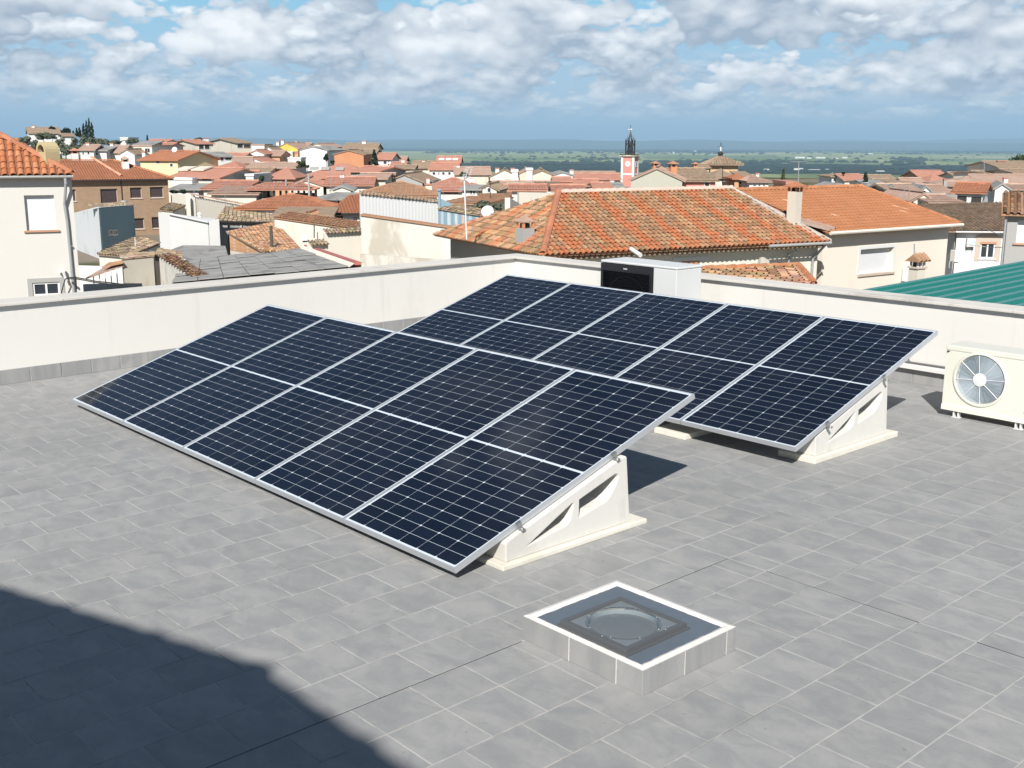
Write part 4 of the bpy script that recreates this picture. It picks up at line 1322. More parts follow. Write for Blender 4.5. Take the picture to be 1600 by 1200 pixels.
def lay(point, ac, dn, n, tt, ln):
    x, y, _ = proj(point)
    if x < -30 or x > 150: return
    o = link('tile', COVER, r1)
    R = Matrix((ac, dn, n)).transposed().to_4x4()
    o.matrix_local = Matrix.Translation(point - h1.location) @ R
mc = clay([L0, C, A, A2], 0.262, 0.40, 0.088, None, 0.09, 5, single=lay)
put(mc, 'tile_channels', M_roof_orange, h1).parent = r1
mb = MB(); ridge(mb, C + Vector((0, 0, 0.05)), A + Vector((0, 0, 0.06)), 0.13, 0.40, (1.05, 1.05, 1.1), 3)
put(mb, 'hip_tiles', M_roof_orange, h1).parent = r1
mb = MB(); mb.tube(F1.at(sL, -OV - 0.02, ze1 + 0.02), F1.at(0.05, -OV - 0.02, ze1 + 0.02), 0.055, 8); put(mb, 'gutter', M_gutter, h1)
mb = MB(); sp_ = F1.s(104, 400)
mb.path([F1.at(F1.s(103), -OV, ze1 - 0.02), F1.at(F1.s(103), -OV, ze1 - 0.25), F1.at(F1.s(99), -0.10, ze1 - 1.0), F1.at(F1.s(101), -0.09, ze1 - 1.6), F1.at(F1.s(105), -0.09, GZ)], 0.055, 8)
for z in (-1.5, -3.5): mb.quadbox((F1.at(F1.s(103), -0.06).x, F1.at(F1.s(103), -0.06).y, z), 0.15, 0.1, 0.04, F1.ang)
put(mb, 'downpipe', M_pipe, h1)
# chimney with arched cap
nr, dr, ar = plane_axes([L0, C, A])
cb = hit_plane(74, 249, C, nr)
mb = MB(); cw, cd_ = 0.56, 0.62; rot = F1.ang + radians(28)
zb, zt = cb.z - 0.9, Zat(74, 226, cb.y)
cc = Vector((cb.x, cb.y + 0.1, 0))
mb.quadbox((cc.x, cc.y, zb), cw, cd_, zt - zb - 0.26, rot)
def loc2(x, y): return (cc.x + x * cos(rot) - y * sin(rot), cc.y + x * sin(rot) + y * cos(rot))
N = 10; za = zt - 0.26
for k in range(N):      # arch shell, open towards +x side
    a0, a1 = pi * k / N, pi * (k + 1) / N
    for r_, flip in ((1.0, False), (0.72, True)):
        y0, z0, y1, z1 = -cd_ / 2 * r_ * cos(a0), za + 0.36 * r_ * sin(a0), -cd_ / 2 * r_ * cos(a1), za + 0.36 * r_ * sin(a1)
        q = [(*loc2(-cw / 2, y0), z0), (*loc2(cw / 2, y0), z0), (*loc2(cw / 2, y1), z1), (*loc2(-cw / 2, y1), z1)]
        mb.face(q if not flip else q[::-1])
    for xx in (-cw / 2, cw / 2):
        q = [(*loc2(xx, -cd_ / 2 * cos(a0)), za + 0.36 * sin(a0)), (*loc2(xx, -cd_ / 2 * cos(a1)), za + 0.36 * sin(a1)), (*loc2(xx, -cd_ * 0.36 * cos(a1)), za + 0.26 * sin(a1)), (*loc2(xx, -cd_ * 0.36 * cos(a0)), za + 0.26 * sin(a0))]
        mb.face(q)
ch1 = put(mb, 'chimney', plaster('chimney_render', (0.46, 0.38, 0.22), 0.14, (0.33, 0.27, 0.14), 0.6, bump=0.4, scale=2.0), h1)
mb = MB(); mb.quadbox((cc.x, cc.y, za - 0.01), cw * 0.5, cd_ * 0.5, 0.2, rot); put(mb, 'flue', M_dark, h1).parent = ch1
mb = MB(); q = F1.pix(96, 425, -0.16); q2 = F1.pix(101, 431, -0.2)
mb.quadbox((q.x, q.y, q.z), 0.22, 0.12, 0.12, F1.ang); mb.tube(q + Vector((0.05, 0, 0.05)), q2 + Vector((0.03, 0.05, -0.18)), 0.05, 6)
put(mb, 'lamp', M_frame_white, h1)
M_cable_black = simple('black_cable', (0.02, 0.02, 0.022), 0.6)
mb = MB()
pts = [F1.pix(95, 457, -0.25), F1.pix(98, 445, -0.3), F1.pix(101, 435, -0.32), F1.pix(106, 432, -0.35), P(118, 433.5, 40.2), P(133, 436, 39.5), P(150, 439.5, 38.8), P(170, 441.5, 38.2), P(190, 444, 37.6), P(207, 446, 37.0), P(260, 458, 34)]
mb.path(pts, 0.022, 6); mb.path([p_ + Vector((0, 0, -0.05)) for p_ in pts[3:9]], 0.022, 6)
mb.path([P(118, 432, 40.2), P(119, 452, 40.2)], 0.035, 6)
tag(mb.build('cable_bundle', M_cable_black), 'thick black cable bundle sagging from the corner of the white house at the left', 'cable')

# ---------------------------------------------------------------- brick house behind it
F2 = Fac(262, 112, 30, 276)
h2 = thing('house', 'brown brick house with a bright orange hipped roof and dark brown shutters', 'house', F2.at(-6, 5, GZ))
ze2 = F2.z(255, 280)
holes = [box(F2, *q) for q in ((100, 296, 118, 315), (159, 295, 183, 332), (204, 293, 221, 310), (235, 292, 255, 309), (209, 341, 225, 358), (238, 339, 252, 357))]
mb = MB(); sL2 = F2.s(40)
facade_wall(mb, F2, sL2, 0, GZ, ze2, ze2, holes, 0.25)
mb.prism([tuple(F2.at(a, b_)[:2]) for a, b_ in ((sL2, 0.4), (-0.005, 0.4), (-0.005, 9.8), (sL2, 9.8))], ze2, GZ)
mb.face([F2.at(0, 0, GZ), F2.at(0, 9.8, GZ), F2.at(0, 9.8, ze2), F2.at(0, 0, ze2)])
put(mb, 'wall', M_brick_brown, h2)
for k, hb in enumerate(holes): window(h2, F2, hb, frame=M_stone_sill, shutter=M_shutter_brown, sill=None if k == 1 else M_stone_sill, back=0.2)
o2 = 0.5; ap = 5.4; sl2 = 0.315
C = F2.at(0.45, -o2, ze2 + 0.05); L0 = F2.at(sL2, -o2, ze2 + 0.05)
A = F2.at(0.45 - ap * 0.85, -o2 + ap, ze2 + 0.05 + ap * sl2); A2 = F2.at(sL2, -o2 + ap, ze2 + 0.05 + ap * sl2)
Bk = F2.at(0.45, 2 * ap - o2, ze2 + 0.05)
mb = MB(); mb.slab([L0, C, A, A2], 0.12); mb.slab([C, Bk, A], 0.12); mb.slab([L0, C, Bk, F2.at(sL2, 2 * ap - o2, ze2 + 0.05)], 0.05)
r2 = put(mb, 'roof', M_roof_orange, h2)
stuff(put(clay([L0, C, A, A2], 0.25, 0.42, 0.04, tint_plain(0.06), 0.06, 8, segs=3), 'tiles', M_roof_orange, h2)).parent = r2
mb = MB(); ridge(mb, C + Vector((0, 0, .04)), A + Vector((0, 0, .05)), 0.15, 0.45, (1, 1, 1), 1); ridge(mb, A + Vector((0, 0, .05)), A2 + Vector((0, 0, .05)), 0.13, 0.45, (1, 1, 1), 2)
n2, _, _ = plane_axes([L0, C, A]); ridge(mb, hit_plane(190, 276, C, n2) + Vector((0, 0, .08)), hit_plane(143, 247, C, n2) + Vector((0, 0, .08)), 0.16, 0.45, (1.35, 1.7, 2.0), 2)
put(mb, 'ridge_tiles', M_roof_orange, h2).parent = r2
mb = MB(); mb.tube(F2.at(sL2, -o2, ze2 - .02), F2.at(0.4, -o2, ze2 - .02), 0.07, 6); put(mb, 'gutter', M_shutter_brown, h2)
mb = MB(); s_ = F2.s(190); mb.tube(F2.at(s_, -0.06, GZ), F2.at(s_, -0.06, ze2), 0.05, 6); put(mb, 'downpipe', M_shutter_brown, h2)
q = hit_plane(117, 247, C, n2); cowl(h2, q, q.z - 0.3, 0.75, 0.62, F2.ang, M_w_white, M_roof_red)
q = hit_plane(196, 263, C, n2); cowl(h2, q, q.z - 0.3, 0.95, 0.62, F2.ang, M_w_white, M_roof_brown, capw=1.1)

def D(Y):
    """depth of the left-hand quarter: the sheds and walls start beyond a street"""
    return Y * 1.5 if Y <= 68 else 102 + (Y - 68) * 113 / 132
_P, _XY, _Zat = P, XY, Zat
def P(px, py, Y): return _P(px, py, D(Y))
def XY(px, Y, py=300): return Vector(((_P(px, py, D(Y))).x, D(Y), 0))
def Zat(px, py, Y): return _P(px, py, D(Y)).z
def pl(px, Y): return tuple(XY(px, Y)[:2])
B0, BL, BR = XY(152, 60.0), XY(104, 66.5), XY(207, 64.5)
bk = BL + BR - B0
h3 = thing('house', 'narrow house with a blue-grey sheet metal wall and a pair of tiny windows', 'house', (B0.x, B0.y, GZ))
zc, zl, zr = Zat(152, 325, 60.0), Zat(112, 337, 65.4), Zat(207, 320.5, 64.5)
mb = MB(); mb.prism([tuple(B0[:2]), tuple(BR[:2]), tuple(bk[:2]), tuple(BL[:2])], [zc, zr, zr - 0.6, zl], GZ)
put(mb, 'wall', plaster('pale_blue_render', (0.60, 0.62, 0.63), 0.05, (0.36, 0.37, 0.37), 0.6, bump=0.3, scale=0.5, stain_thr=0.55), h3)
ang3 = math.degrees(atan2(BR.y - B0.y, BR.x - B0.x)); F3 = Fac(152, 60.0, ang3)
L3 = (BR - B0).length
mb = MB(); k = 0
nst = 46
for k in range(nst):
    s0, s1 = L3 * k / nst, L3 * (k + 1) / nst
    d0, d1 = (-0.02, -0.045) if k % 2 == 0 else (-0.045, -0.02)
    za, zb_ = zc + (zr - zc) * k / nst, zc + (zr - zc) * (k + 1) / nst
    mb.face([F3.at(s0, d0, GZ), F3.at(s1, d1, GZ), F3.at(s1, d1, zb_), F3.at(s0, d0, za)])
put(mb, 'cladding', M_w_blue, h3)
for x0, x1 in ((168.5, 174.5), (176, 182)): window(h3, F3, box(F3, x0, 359, x1, 367), back=-0.06, fw=0.06, sill=M_frame_white)
mb = clay([B0 + Vector((0, 0, zc + .06)) - F3.n * .2, F3.at(L3, -.2, zr + .06), F3.at(L3, 1.2, zr + .22), F3.at(0, 1.2, zc + .22)], 0.24, 0.4, 0.08, tint_old, 0.05, 4, segs=4)
put(mb, 'tile_edge', M_roof_tan, h3)
mb = MB(); a_, b_ = BL, B0; dd = (b_ - a_).normalized(); nn = Vector((-dd.y, dd.x, 0)) * -0.06
zz = Zat(152, 357, 60); zz2 = Zat(112, 355, 65.4)
mb.face([Vector((a_.x, a_.y, zz2)) - nn, Vector((b_.x, b_.y, zz)) - nn, Vector((b_.x, b_.y, zz + .12)) - nn, Vector((a_.x, a_.y, zz2 + .12)) - nn]); mb.face([Vector((a_.x, a_.y, zz2 + .12)) - nn, Vector((b_.x, b_.y, zz + .12)) - nn, Vector((b_.x, b_.y, zz + .13)), Vector((a_.x, a_.y, zz2 + .13))])
put(mb, 'ledge', M_frame_white, h3)
mb = MB(); q = P(194, 321, 67); mb.lathe((q.x, q.y, q.z - .4), [(0.0, 0), (0.27, 0.0), (0.28, 0.8), (0.25, 0.84), (0.0, 0.84)], 14)
tk = put(mb, 'tank', M_w_grey, h3)
# ---------------------------------------------------------------- old tiled sheds below it
def shed(label, eaveL, eaveR, top, wall_m, roof_m, Ys, seed, zdrop=None, extra=None, cat='shed', pitch=0.25, tf=tint_old):
    """single slope seen from its low side: eave pixels left/right, ridge pixels left/right, with depths"""
    (x0, y0, Y0), (x1, y1, Y1) = eaveL, eaveR
    e0, e1 = P(x0, y0, Y0), P(x1, y1, Y1)
    tops = [P(*q) for q in top]
    root = thing('shed', label, cat, (e0.x, e0.y, GZ))
    poly = [e0, e1] + tops[::-1]
    mb = MB(); mb.slab(poly, 0.07); r_ = put(mb, 'roof', roof_m, root)
    stuff(put(clay(poly, pitch, 0.36, 0.085, tf, 0.07, seed, segs=4, rough=0.025), 'tiles', roof_m, root)).parent = r_
    ins = [p_ + (sum(poly, Vector()) / len(poly) - p_) * 0.06 for p_ in poly]
    mb = MB(); mb.prism([(p_.x, p_.y) for p_ in ins], [p_.z - 0.09 for p_ in ins], GZ); put(mb, 'wall', wall_m, root)
    return root, r_
s1, r_ = shed('low shed with a weathered pyramid tile roof in front of the blue-grey wall', (152, 397, 45), (198, 401, 44), [(210, 371, 49), (215, 371, 49)], M_w_cream, M_roof_tan, 45, 21)
poly = [P(198, 401, 44), P(250, 380, 49), P(215, 370, 49.2)]
mb = MB(); mb.slab(poly, 0.07); put(mb, 'roof', M_roof_tan, s1)
stuff(put(clay(poly, 0.25, 0.36, 0.085, tint_old, 0.06, 22, rough=0.025), 'tiles', M_roof_tan, s1))
mb = MB(); mb.prism([tuple(P(*q)[:2]) for q in ((199, 401, 44.3), (249, 381, 48.8), (216, 370, 49))], [P(199, 401, 44.3).z - .1, P(249, 381, 48.8).z - .1, P(216, 370, 49).z - .12], GZ); put(mb, 'wall', M_w_cream, s1)
mb = MB(); mb.tube(P(212, 391, 46.5), P(211, 373, 46.5) + Vector((0, 0, .1)), 0.03, 6); put(mb, 'vent_pipe', M_w_white, s1)
s2, r_ = shed('old block-walled shed with a short tiled eave and a white rubble gable', (190, 404, 38), (241, 399, 38.6), [(188, 399, 39.0), (243, 394, 39.8)], M_w_block, M_roof_tan, 38, 23)
# its white rubble gable and tile verge running down to the right
g0, g1 = (242, 38.7), (310, 34.5)
z0g, z1g = Zat(242, 398, 38.7), Zat(310, 441, 34.5)
a_, b_ = XY(*g0), XY(*g1)
d_ = (b_ - a_).normalized(); n_ = Vector((-d_.y, d_.x, 0))
mb = MB(); mb.prism([tuple(a_[:2]), tuple(b_[:2]), tuple((b_ + n_ * .45)[:2]), tuple((a_ + n_ * .45)[:2])], [z0g - .1, z1g - .1, z1g - .1, z0g - .1], GZ); put(mb, 'gable', M_w_rubble, s2)
vg = [a_ + n_ * -.12 + Vector((0, 0, z0g - .05)), b_ + n_ * -.12 + Vector((0, 0, z1g - .05)), b_ + n_ * .75 + Vector((0, 0, z1g + .0)), a_ + n_ * .75 + Vector((0, 0, z0g + .0))]
mb = clay(vg, 0.25, 0.36, 0.085, tint_old, 0.04, 25, rough=0.03); put(mb, 'verge_tiles', M_roof_old, s2)
pp_ = [P(226, 404, 39.4), P(262, 394, 41), P(284, 398, 42.5), P(283, 409, 41)]
mb = MB(); mb.slab(pp_, 0.08); put(mb, 'back_roof', M_roof_tan, s2)
stuff(put(clay([P(240, 400, 39.8), P(282, 409, 40.4), P(284, 395, 43), P(246, 393, 43)], 0.25, 0.36, 0.085, tint_old, 0.05, 26, rough=0.04), 'tiles', M_roof_tan, s2))
lt = thing('lean_to', 'sloping lean-to canopy with an orange tile top left of the block-walled shed', 'canopy', tuple(P(170, 425, 38)[:2]) + (GZ,))
poly = [P(134, 434, 37.2), P(194, 414, 38.0), P(194, 409, 39.0), P(160, 419, 39.2)]
mb = MB(); mb.slab(poly, 0.07); put(mb, 'roof', M_roof_brown, lt)
mb = MB()
for k in range(5): q = P(146 + 9 * k, 431 - 3 * k, 37.6); mb.tube(Vector((q.x, q.y, GZ)), q, 0.03, 5)
put(mb, 'post', M_frame_white, lt)
poly = [P(160, 420, 37.8), P(194, 411.5, 37.9), P(194, 407.5, 38.8), P(172, 412.5, 38.8)]
put(clay(poly, 0.25, 0.36, 0.08, tint_plain(.2), 0.02, 4), 'tiles', M_roof_old, lt)
yw = thing('yard_wall', 'low grey yard wall under the lean-to beside the black cable', 'wall', tuple(P(150, 445, 37)[:2]) + (GZ,))
mb = MB(); mb.prism([pl(118, 37.2), pl(212, 35.8), pl(212, 36.2), pl(118, 37.6)], [Zat(118, 446, 37.2), Zat(212, 445, 35.8)] * 1 + [Zat(212, 445, 35.8), Zat(118, 446, 37.2)], GZ); put(mb, 'wall', M_w_grey, yw)
wh = thing('yard_wall', 'bright white yard wall behind the lean-to canopy', 'wall', tuple(P(150, 415, 43)[:2]) + (GZ,))
mb = MB(); mb.prism([pl(112, 44), pl(196, 42), pl(196, 42.4), pl(112, 44.4)], [Zat(112, 416, 44), Zat(196, 419, 42)] + [Zat(196, 419, 42), Zat(112, 416, 44)], GZ); put(mb, 'wall', M_w_white, wh)

# ---------------------------------------------------------------- grey fibre-cement roof with red flashing
g_ = thing('warehouse', 'low building with a wide grey fibre-cement roof and a red edge flashing', 'warehouse', tuple(XY(400, 42)[:2]) + (GZ,))
A_, B_, C_, D_ = P(268, 442, 33.5), P(545, 418, 35.0), P(468, 389, 46.0), P(287, 407, 44.5)
def corrugated(poly, pitch, h, m=0, tint=(1, 1, 1), along=None):
    n, dn, ac = plane_axes(poly)
    if along is not None:
        dn = (Vector(along) - n * Vector(along).dot(n)).normalized(); ac = n.cross(dn)
    o = Vector(poly[0]); P2 = [((Vector(p_) - o).dot(ac), (Vector(p_) - o).dot(dn)) for p_ in poly]
    x0, x1 = min(p_[0] for p_ in P2), max(p_[0] for p_ in P2); mb = MB()
    N = int((x1 - x0) / (pitch / 6)); prev = None
    for k in range(N + 1):
        x = x0 + 1e-4 + (x1 - x0 - 2e-4) * k / N; sp_ = polyspan(P2, x)
        if not sp_: prev = None; continue
        ya, yb = sp_[0]; hh = h * 0.5 * (1 + cos(2 * pi * x / pitch))
        cur = (o + ac * x + dn * ya + n * hh, o + ac * x + dn * yb + n * hh)
        if prev: mb.face([prev[0], prev[1], cur[1], cur[0]], m, tint)
        prev = cur
    return mb
poly = [A_, B_, C_, D_]
mb = MB(); mb.slab([p_ - Vector((0, 0, .05)) for p_ in poly], 0.05)
rg = put(mb, 'roof', M_roof_grey, g_)
rows = 5
for k in range(rows):     # overlapping sheet courses
    f0, f1 = k / rows, (k + 1) / rows
    q = [A_.lerp(D_, f0), B_.lerp(C_, f0), B_.lerp(C_, f1 + 0.02), A_.lerp(D_, f1 + 0.02)]
    for c_ in range(7):
        g0, g1 = c_ / 7 + .002, (c_ + 1) / 7 - .002
        r_ = [q[0].lerp(q[1], g0), q[0].lerp(q[1], g1), q[3].lerp(q[2], g1), q[3].lerp(q[2], g0)]
        dz_ = 0.012 * ((k * 3 + c_ * 5) % 4)
        mb = MB(); mb.slab([p_ + Vector((0, 0, (0.015 if n_ > 1 else 0.055) + dz_)) for n_, p_ in enumerate(r_)], 0.04); put(mb, 'roof_sheet', M_roof_grey, g_).parent = rg
mb = MB(); ins = [p_ + (sum(poly, Vector()) / 4 - p_) * 0.02 for p_ in poly]; mb.prism([(p_.x, p_.y) for p_ in ins], [p_.z - .11 for p_ in ins], GZ); put(mb, 'wall', M_w_block, g_)
up = [P(262, 392, 44.8), P(300, 407, 44.0), P(356, 399, 45.5), P(352, 384, 50.5), P(286, 383, 51)]
mb = MB(); mb.slab(up, 0.08); put(mb, 'back_roof', M_roof_grey, g_)
mb = MB(); e0, e1 = B_, C_; dv = (e1 - e0).normalized(); nv = Vector((dv.y, -dv.x, 0)).normalized()
mb.face([e0, e1, e1 + nv * .30 + Vector((0, 0, .20)), e0 + nv * .30 + Vector((0, 0, .20))]); put(mb, 'parapet', M_w_cream, g_)
mb = MB(); q0, q1 = e0 + nv * .28 + Vector((0, 0, .21)), e1 + nv * .28 + Vector((0, 0, .21))
mb.prism([tuple(q0[:2]), tuple(q1[:2]), tuple((q1 + nv * .36)[:2]), tuple((q0 + nv * .36)[:2])], [q0.z + .05, q1.z + .05, q1.z + .02, q0.z + .02], [q0.z - .1, q1.z - .1, q1.z - .1, q0.z - .1])
put(mb, 'flashing', simple('red_flashing', (0.46, 0.135, 0.115), 0.5), g_)
q0, q1 = q0 + nv * .33, q1 + nv * .33
mb = MB(); mb.prism([tuple(q0[:2]), tuple(q1[:2]), tuple((q1 + nv * .12)[:2]), tuple((q0 + nv * .12)[:2])], [q0.z - .02, q1.z - .02, q1.z - .02, q0.z - .02], GZ); put(mb, 'side_wall', M_w_old, g_)

# ---------------------------------------------------------------- bright white building behind it
wb = thing('house', 'plain bright white flat-topped building behind the grey fibre-cement roof', 'house', tuple(XY(290, 53)[:2]) + (GZ,))
pts = [pl(262, 51.5), pl(322, 52.3), pl(323.5, 52.35), pl(340, 52.6), pl(338, 58), pl(245, 52.4)]
mb = MB(); mb.prism(pts, [Zat(262, 333.5, 51.5), Zat(322, 346, 52.3), Zat(324, 345.5, 52.35), Zat(340, 342, 52.6), Zat(338, 342, 58), Zat(245, 331.5, 52.4)], GZ); put(mb, 'wall', M_w_white, wb)
mb = MB(); a_, b_ = XY(262, 51.4), XY(322, 52.2)
mb.prism([tuple(a_[:2]), tuple(b_[:2]), tuple((b_ + Vector((-.1, .3, 0)))[:2]), tuple((a_ + Vector((-.1, .3, 0)))[:2])], [Zat(262, 332.5, 51.5), Zat(322, 345, 52.3), Zat(322, 345, 52.3), Zat(262, 332.5, 51.5)], [Zat(262, 335, 51.5), Zat(322, 348, 52.3), Zat(322, 348, 52.3), Zat(262, 335, 51.5)]); put(mb, 'coping', M_frame_white, wb)
mb = MB(); q = P(312, 343, 55.5); mb.lathe((q.x, q.y, q.z - .5), [(0.13, 0), (0.13, 0.85), (0.0, 0.85)], 10); mb.lathe((q.x, q.y, q.z + .38), [(0.19, 0), (0.19, 0.06), (0.0, 0.18)], 10); put(mb, 'vent', M_w_white, wb)
# ---------------------------------------------------------------- long cream wall with tile top
lw = thing('boundary_wall', 'long cream wall with a sloping tile-capped top beside the white flat building', 'wall', tuple(XY(330, 62)[:2]) + (GZ,))
for i, (xa, Ya, ya, xb, Yb, yb) in enumerate(((268, 64, 302, 299, 61.5, 305.5), (299, 61.5, 305.5, 432, 66, 330))):
    a_, b_ = XY(xa, Ya), XY(xb, Yb); d_ = (b_ - a_).normalized(); n_ = Vector((-d_.y, d_.x, 0))
    za_, zb_ = Zat(xa, ya, Ya), Zat(xb, yb, Yb)
    mb = MB(); mb.prism([tuple(a_[:2]), tuple(b_[:2]), tuple((b_ + n_ * .3)[:2]), tuple((a_ + n_ * .3)[:2])], [za_ - .04, zb_ - .04, zb_ - .04, za_ - .04], GZ); put(mb, 'wall', M_w_cream, lw)
    if i == 1:
        q = [a_ - n_ * .12 + Vector((0, 0, za_)), b_ - n_ * .12 + Vector((0, 0, zb_)), b_ + n_ * .45 + Vector((0, 0, zb_ + .16)), a_ + n_ * .45 + Vector((0, 0, za_ + .16))]
        put(clay(q, 0.22, 0.34, 0.07, tint_old, 0.03, 31), 'tile_cap', M_roof_brown, lw)
mb = MB(); a_ = XY(293, 61.2); mb.quadbox((a_.x, a_.y, GZ), 0.34, 0.3, Zat(293, 305, 61.2) - GZ, 0.3); put(mb, 'pillar', M_w_cream, lw)
shed('small cream outbuilding with a faded tile roof tucked behind the white flat building', (250, 328, 60), (270, 330, 59.5), [(268, 318, 63), (290, 321, 61.8)], M_w_cream, M_roof_tan, 60, 33)
# weathered tile roof with posts under it
s3, r_ = shed('open-fronted outhouse with a weathered brown tile roof right of the white flat building', (336, 345, 54), (428, 347, 55.5), [(352, 322, 60), (424, 327, 61.5)], M_w_grey, M_roof_tan, 55, 35)
mb = MB(); mb.tube(P(336, 346.5, 53.8), P(428, 348.5, 55.3), 0.09, 6); put(mb, 'beam', M_dark, s3)
mb = MB(); F_ = Fac(340, 54.6, 12)
for x0, x1, y0, y1 in ((341, 353, 351, 372), (354, 365, 350, 370), (367, 379, 352, 361), (390, 404, 353, 360), (408, 416, 353, 359)): bx = box(F_, x0, y0, x1, y1); fbox(mb, F_, bx[0], bx[1], bx[2], bx[3], 0.0, 0.05)
put(mb, 'white_panel', M_w_white, s3)
mb = MB()
for x in (354, 376, 404, 413): a_ = XY(x, 54.4); mb.tube((a_.x, a_.y, GZ), (a_.x, a_.y, Zat(x, 349, 54.4)), 0.05, 5)
put(mb, 'post', M_dark, s3)
# orange brick gable with its tile roof
bg_ = thing('outbuilding', 'outbuilding with an orange brick side wall and a mossy mixed tile roof', 'outbuilding', tuple(XY(390, 48)[:2]) + (GZ,))
a_, b_ = XY(355, 48.5), XY(412, 44.8); za_, zb_ = Zat(355, 364, 48.5), Zat(412, 396, 44.8)
d_ = (b_ - a_).normalized(); n_ = Vector((-d_.y, d_.x, 0))
mb = MB(); mb.prism([tuple(a_[:2]), tuple(b_[:2]), tuple((b_ + n_ * .25)[:2]), tuple((a_ + n_ * .25)[:2])], [za_, zb_, zb_, za_], [Zat(355, 391, 48.5), Zat(397, 397, 46)] + [Zat(397, 397, 46), Zat(355, 391, 48.5)]); put(mb, 'wall', M_brick_orange, bg_)
mb = MB(); mb.prism([tuple(a_[:2]), tuple(b_[:2]), tuple((b_ + n_ * .24)[:2]), tuple((a_ + n_ * .24)[:2])], [Zat(355, 391.2, 48.5) - .001, Zat(397, 397.2, 46) - .001] * 1 + [Zat(397, 397.2, 46) - .001, Zat(355, 391.2, 48.5) - .001], GZ); put(mb, 'base', M_w_cream, bg_)
poly = [P(355, 362.5, 48.6), P(413, 394.5, 44.7), P(463, 390, 46.0), P(470, 376, 48), P(420, 345.5, 53.5)]
poly = [poly[0], poly[1], P(470, 392, 46.4), P(428, 348, 54)]
mb = MB(); mb.slab(poly, 0.08); rb_ = put(mb, 'roof', M_roof_tan, bg_)
stuff(put(clay(poly, 0.25, 0.36, 0.09, tint_old, 0.05, 41, rough=0.035), 'tiles', M_roof_old, bg_)).parent = rb_
pole = thing('utility_pole', 'dark wooden utility pole standing in front of the mixed tile roof', 'pole', tuple(XY(421, 46)[:2]) + (GZ,))
mb = MB(); a_ = XY(421, 46); mb.tube((a_.x, a_.y, GZ), (a_.x, a_.y, Zat(421, 353, 46)), 0.12, 8, r1=0.10); put(mb, 'post', simple('old_timber', (0.085, 0.075, 0.06), 0.9), pole)
mb = MB(); mb.tube(P(422, 391, 46), P(434, 380, 46.2), 0.06, 6); put(mb, 'brace', MATS['old_timber'], pole)
pole2 = thing('utility_pole', 'tall grey utility pole between the red-roofed gazebo and the cream gable', 'pole', tuple(XY(483, 76)[:2]) + (GZ,))
mb = MB(); a_ = XY(483, 76); mb.tube((a_.x, a_.y, GZ), (a_.x, a_.y, Zat(483, 271, 76)), 0.14, 8, r1=0.10); put(mb, 'post', M_w_grey, pole2)
mb = MB(); mb.tube(P(484, 276, 76), P(461, 288, 76.4), 0.05, 6); put(mb, 'brace', M_w_grey, pole2)
# cream wall rising behind it, wall with tile coping, stained plaster wall
bw = thing('house_wall', 'cream end wall with a falling red tile edge and a white box at its foot', 'wall', tuple(XY(490, 50)[:2]) + (GZ,))
def wallseg(root, xa, Ya, ya, xb, Yb, yb, mat_, thick=0.3, nm='wall', zb=GZ):
    a_, b_ = XY(xa, Ya), XY(xb, Yb); d_ = (b_ - a_).normalized(); n_ = Vector((-d_.y, d_.x, 0))
    mb = MB(); mb.prism([tuple(a_[:2]), tuple(b_[:2]), tuple((b_ + n_ * thick)[:2]), tuple((a_ + n_ * thick)[:2])], [Zat(xa, ya, Ya), Zat(xb, yb, Yb), Zat(xb, yb, Yb), Zat(xa, ya, Ya)], zb)
    put(mb, nm, mat_, root); return a_, b_, n_, Zat(xa, ya, Ya), Zat(xb, yb, Yb)
a_, b_, n_, za_, zb_ = wallseg(bw, 427, 52, 340, 566, 49.5, 360.5, M_w_cream)
mb = MB(); q = [a_ - n_ * .1 + Vector((0, 0, za_ + .02)), b_ - n_ * .1 + Vector((0, 0, zb_ + .02)), b_ + n_ * 1.6 + Vector((0, 0, zb_ + .35)), a_ + n_ * 1.6 + Vector((0, 0, za_ + .35))]
mb.slab(q, .06); put(mb, 'roof', M_roof_old, bw)
put(clay(q, 0.25, 0.38, 0.07, tint_plain(.2), 0.02, 44), 'tiles', M_roof_old, bw)
mb = MB(); mb.tube(P(491, 372, 50.3), P(491, 351, 50.3), 0.04, 5); put(mb, 'downpipe', M_dark, bw)
acb = thing('air_conditioner', 'white box-shaped air conditioner at the foot of the cream end wall', 'air conditioner', tuple(XY(473, 49)[:2]) + (Zat(473, 376, 49),))
q = P(473, 376, 49); mb = MB(); mb.quadbox((0, 0, 0), 0.42, 0.3, 0.36, 0.2); mb.build('casing', M_frame_white, acb, bevel=0.02)
mb = MB(); mb.quadbox((0.02, 0.0, -0.1), 0.3, 0.2, 0.1, 0.2); mb.build('stand', M_dark, acb)
mb = MB(); mb.quadbox((-0.06, -0.148, 0.06), 0.2, 0.01, 0.22, 0.2); mb.build('fan_grille', M_w_pale, acb)
cwl = thing('garden_wall', 'cream wall capped by a row of dark old tiles left of the stained plaster wall', 'wall', tuple(XY(530, 47)[:2]) + (GZ,))
a_, b_, n_, za_, zb_ = wallseg(cwl, 505, 46.5, 365, 566, 47.5, 361.5, M_w_cream)
q = [a_ - n_ * .22 + Vector((0, 0, za_ - .02)), b_ - n_ * .22 + Vector((0, 0, zb_ - .02)), b_ + n_ * .5 + Vector((0, 0, zb_ + .22)), a_ + n_ * .5 + Vector((0, 0, za_ + .22))]
put(clay(q, 0.24, 0.36, 0.085, tint_old, 0.03, 46), 'tile_cap', M_roof_tan, cwl)
a_, b_, n_, za_, zb_ = wallseg(cwl, 480, 43.5, 383.5, 510, 44, 381, M_w_cream, nm='low_wall')
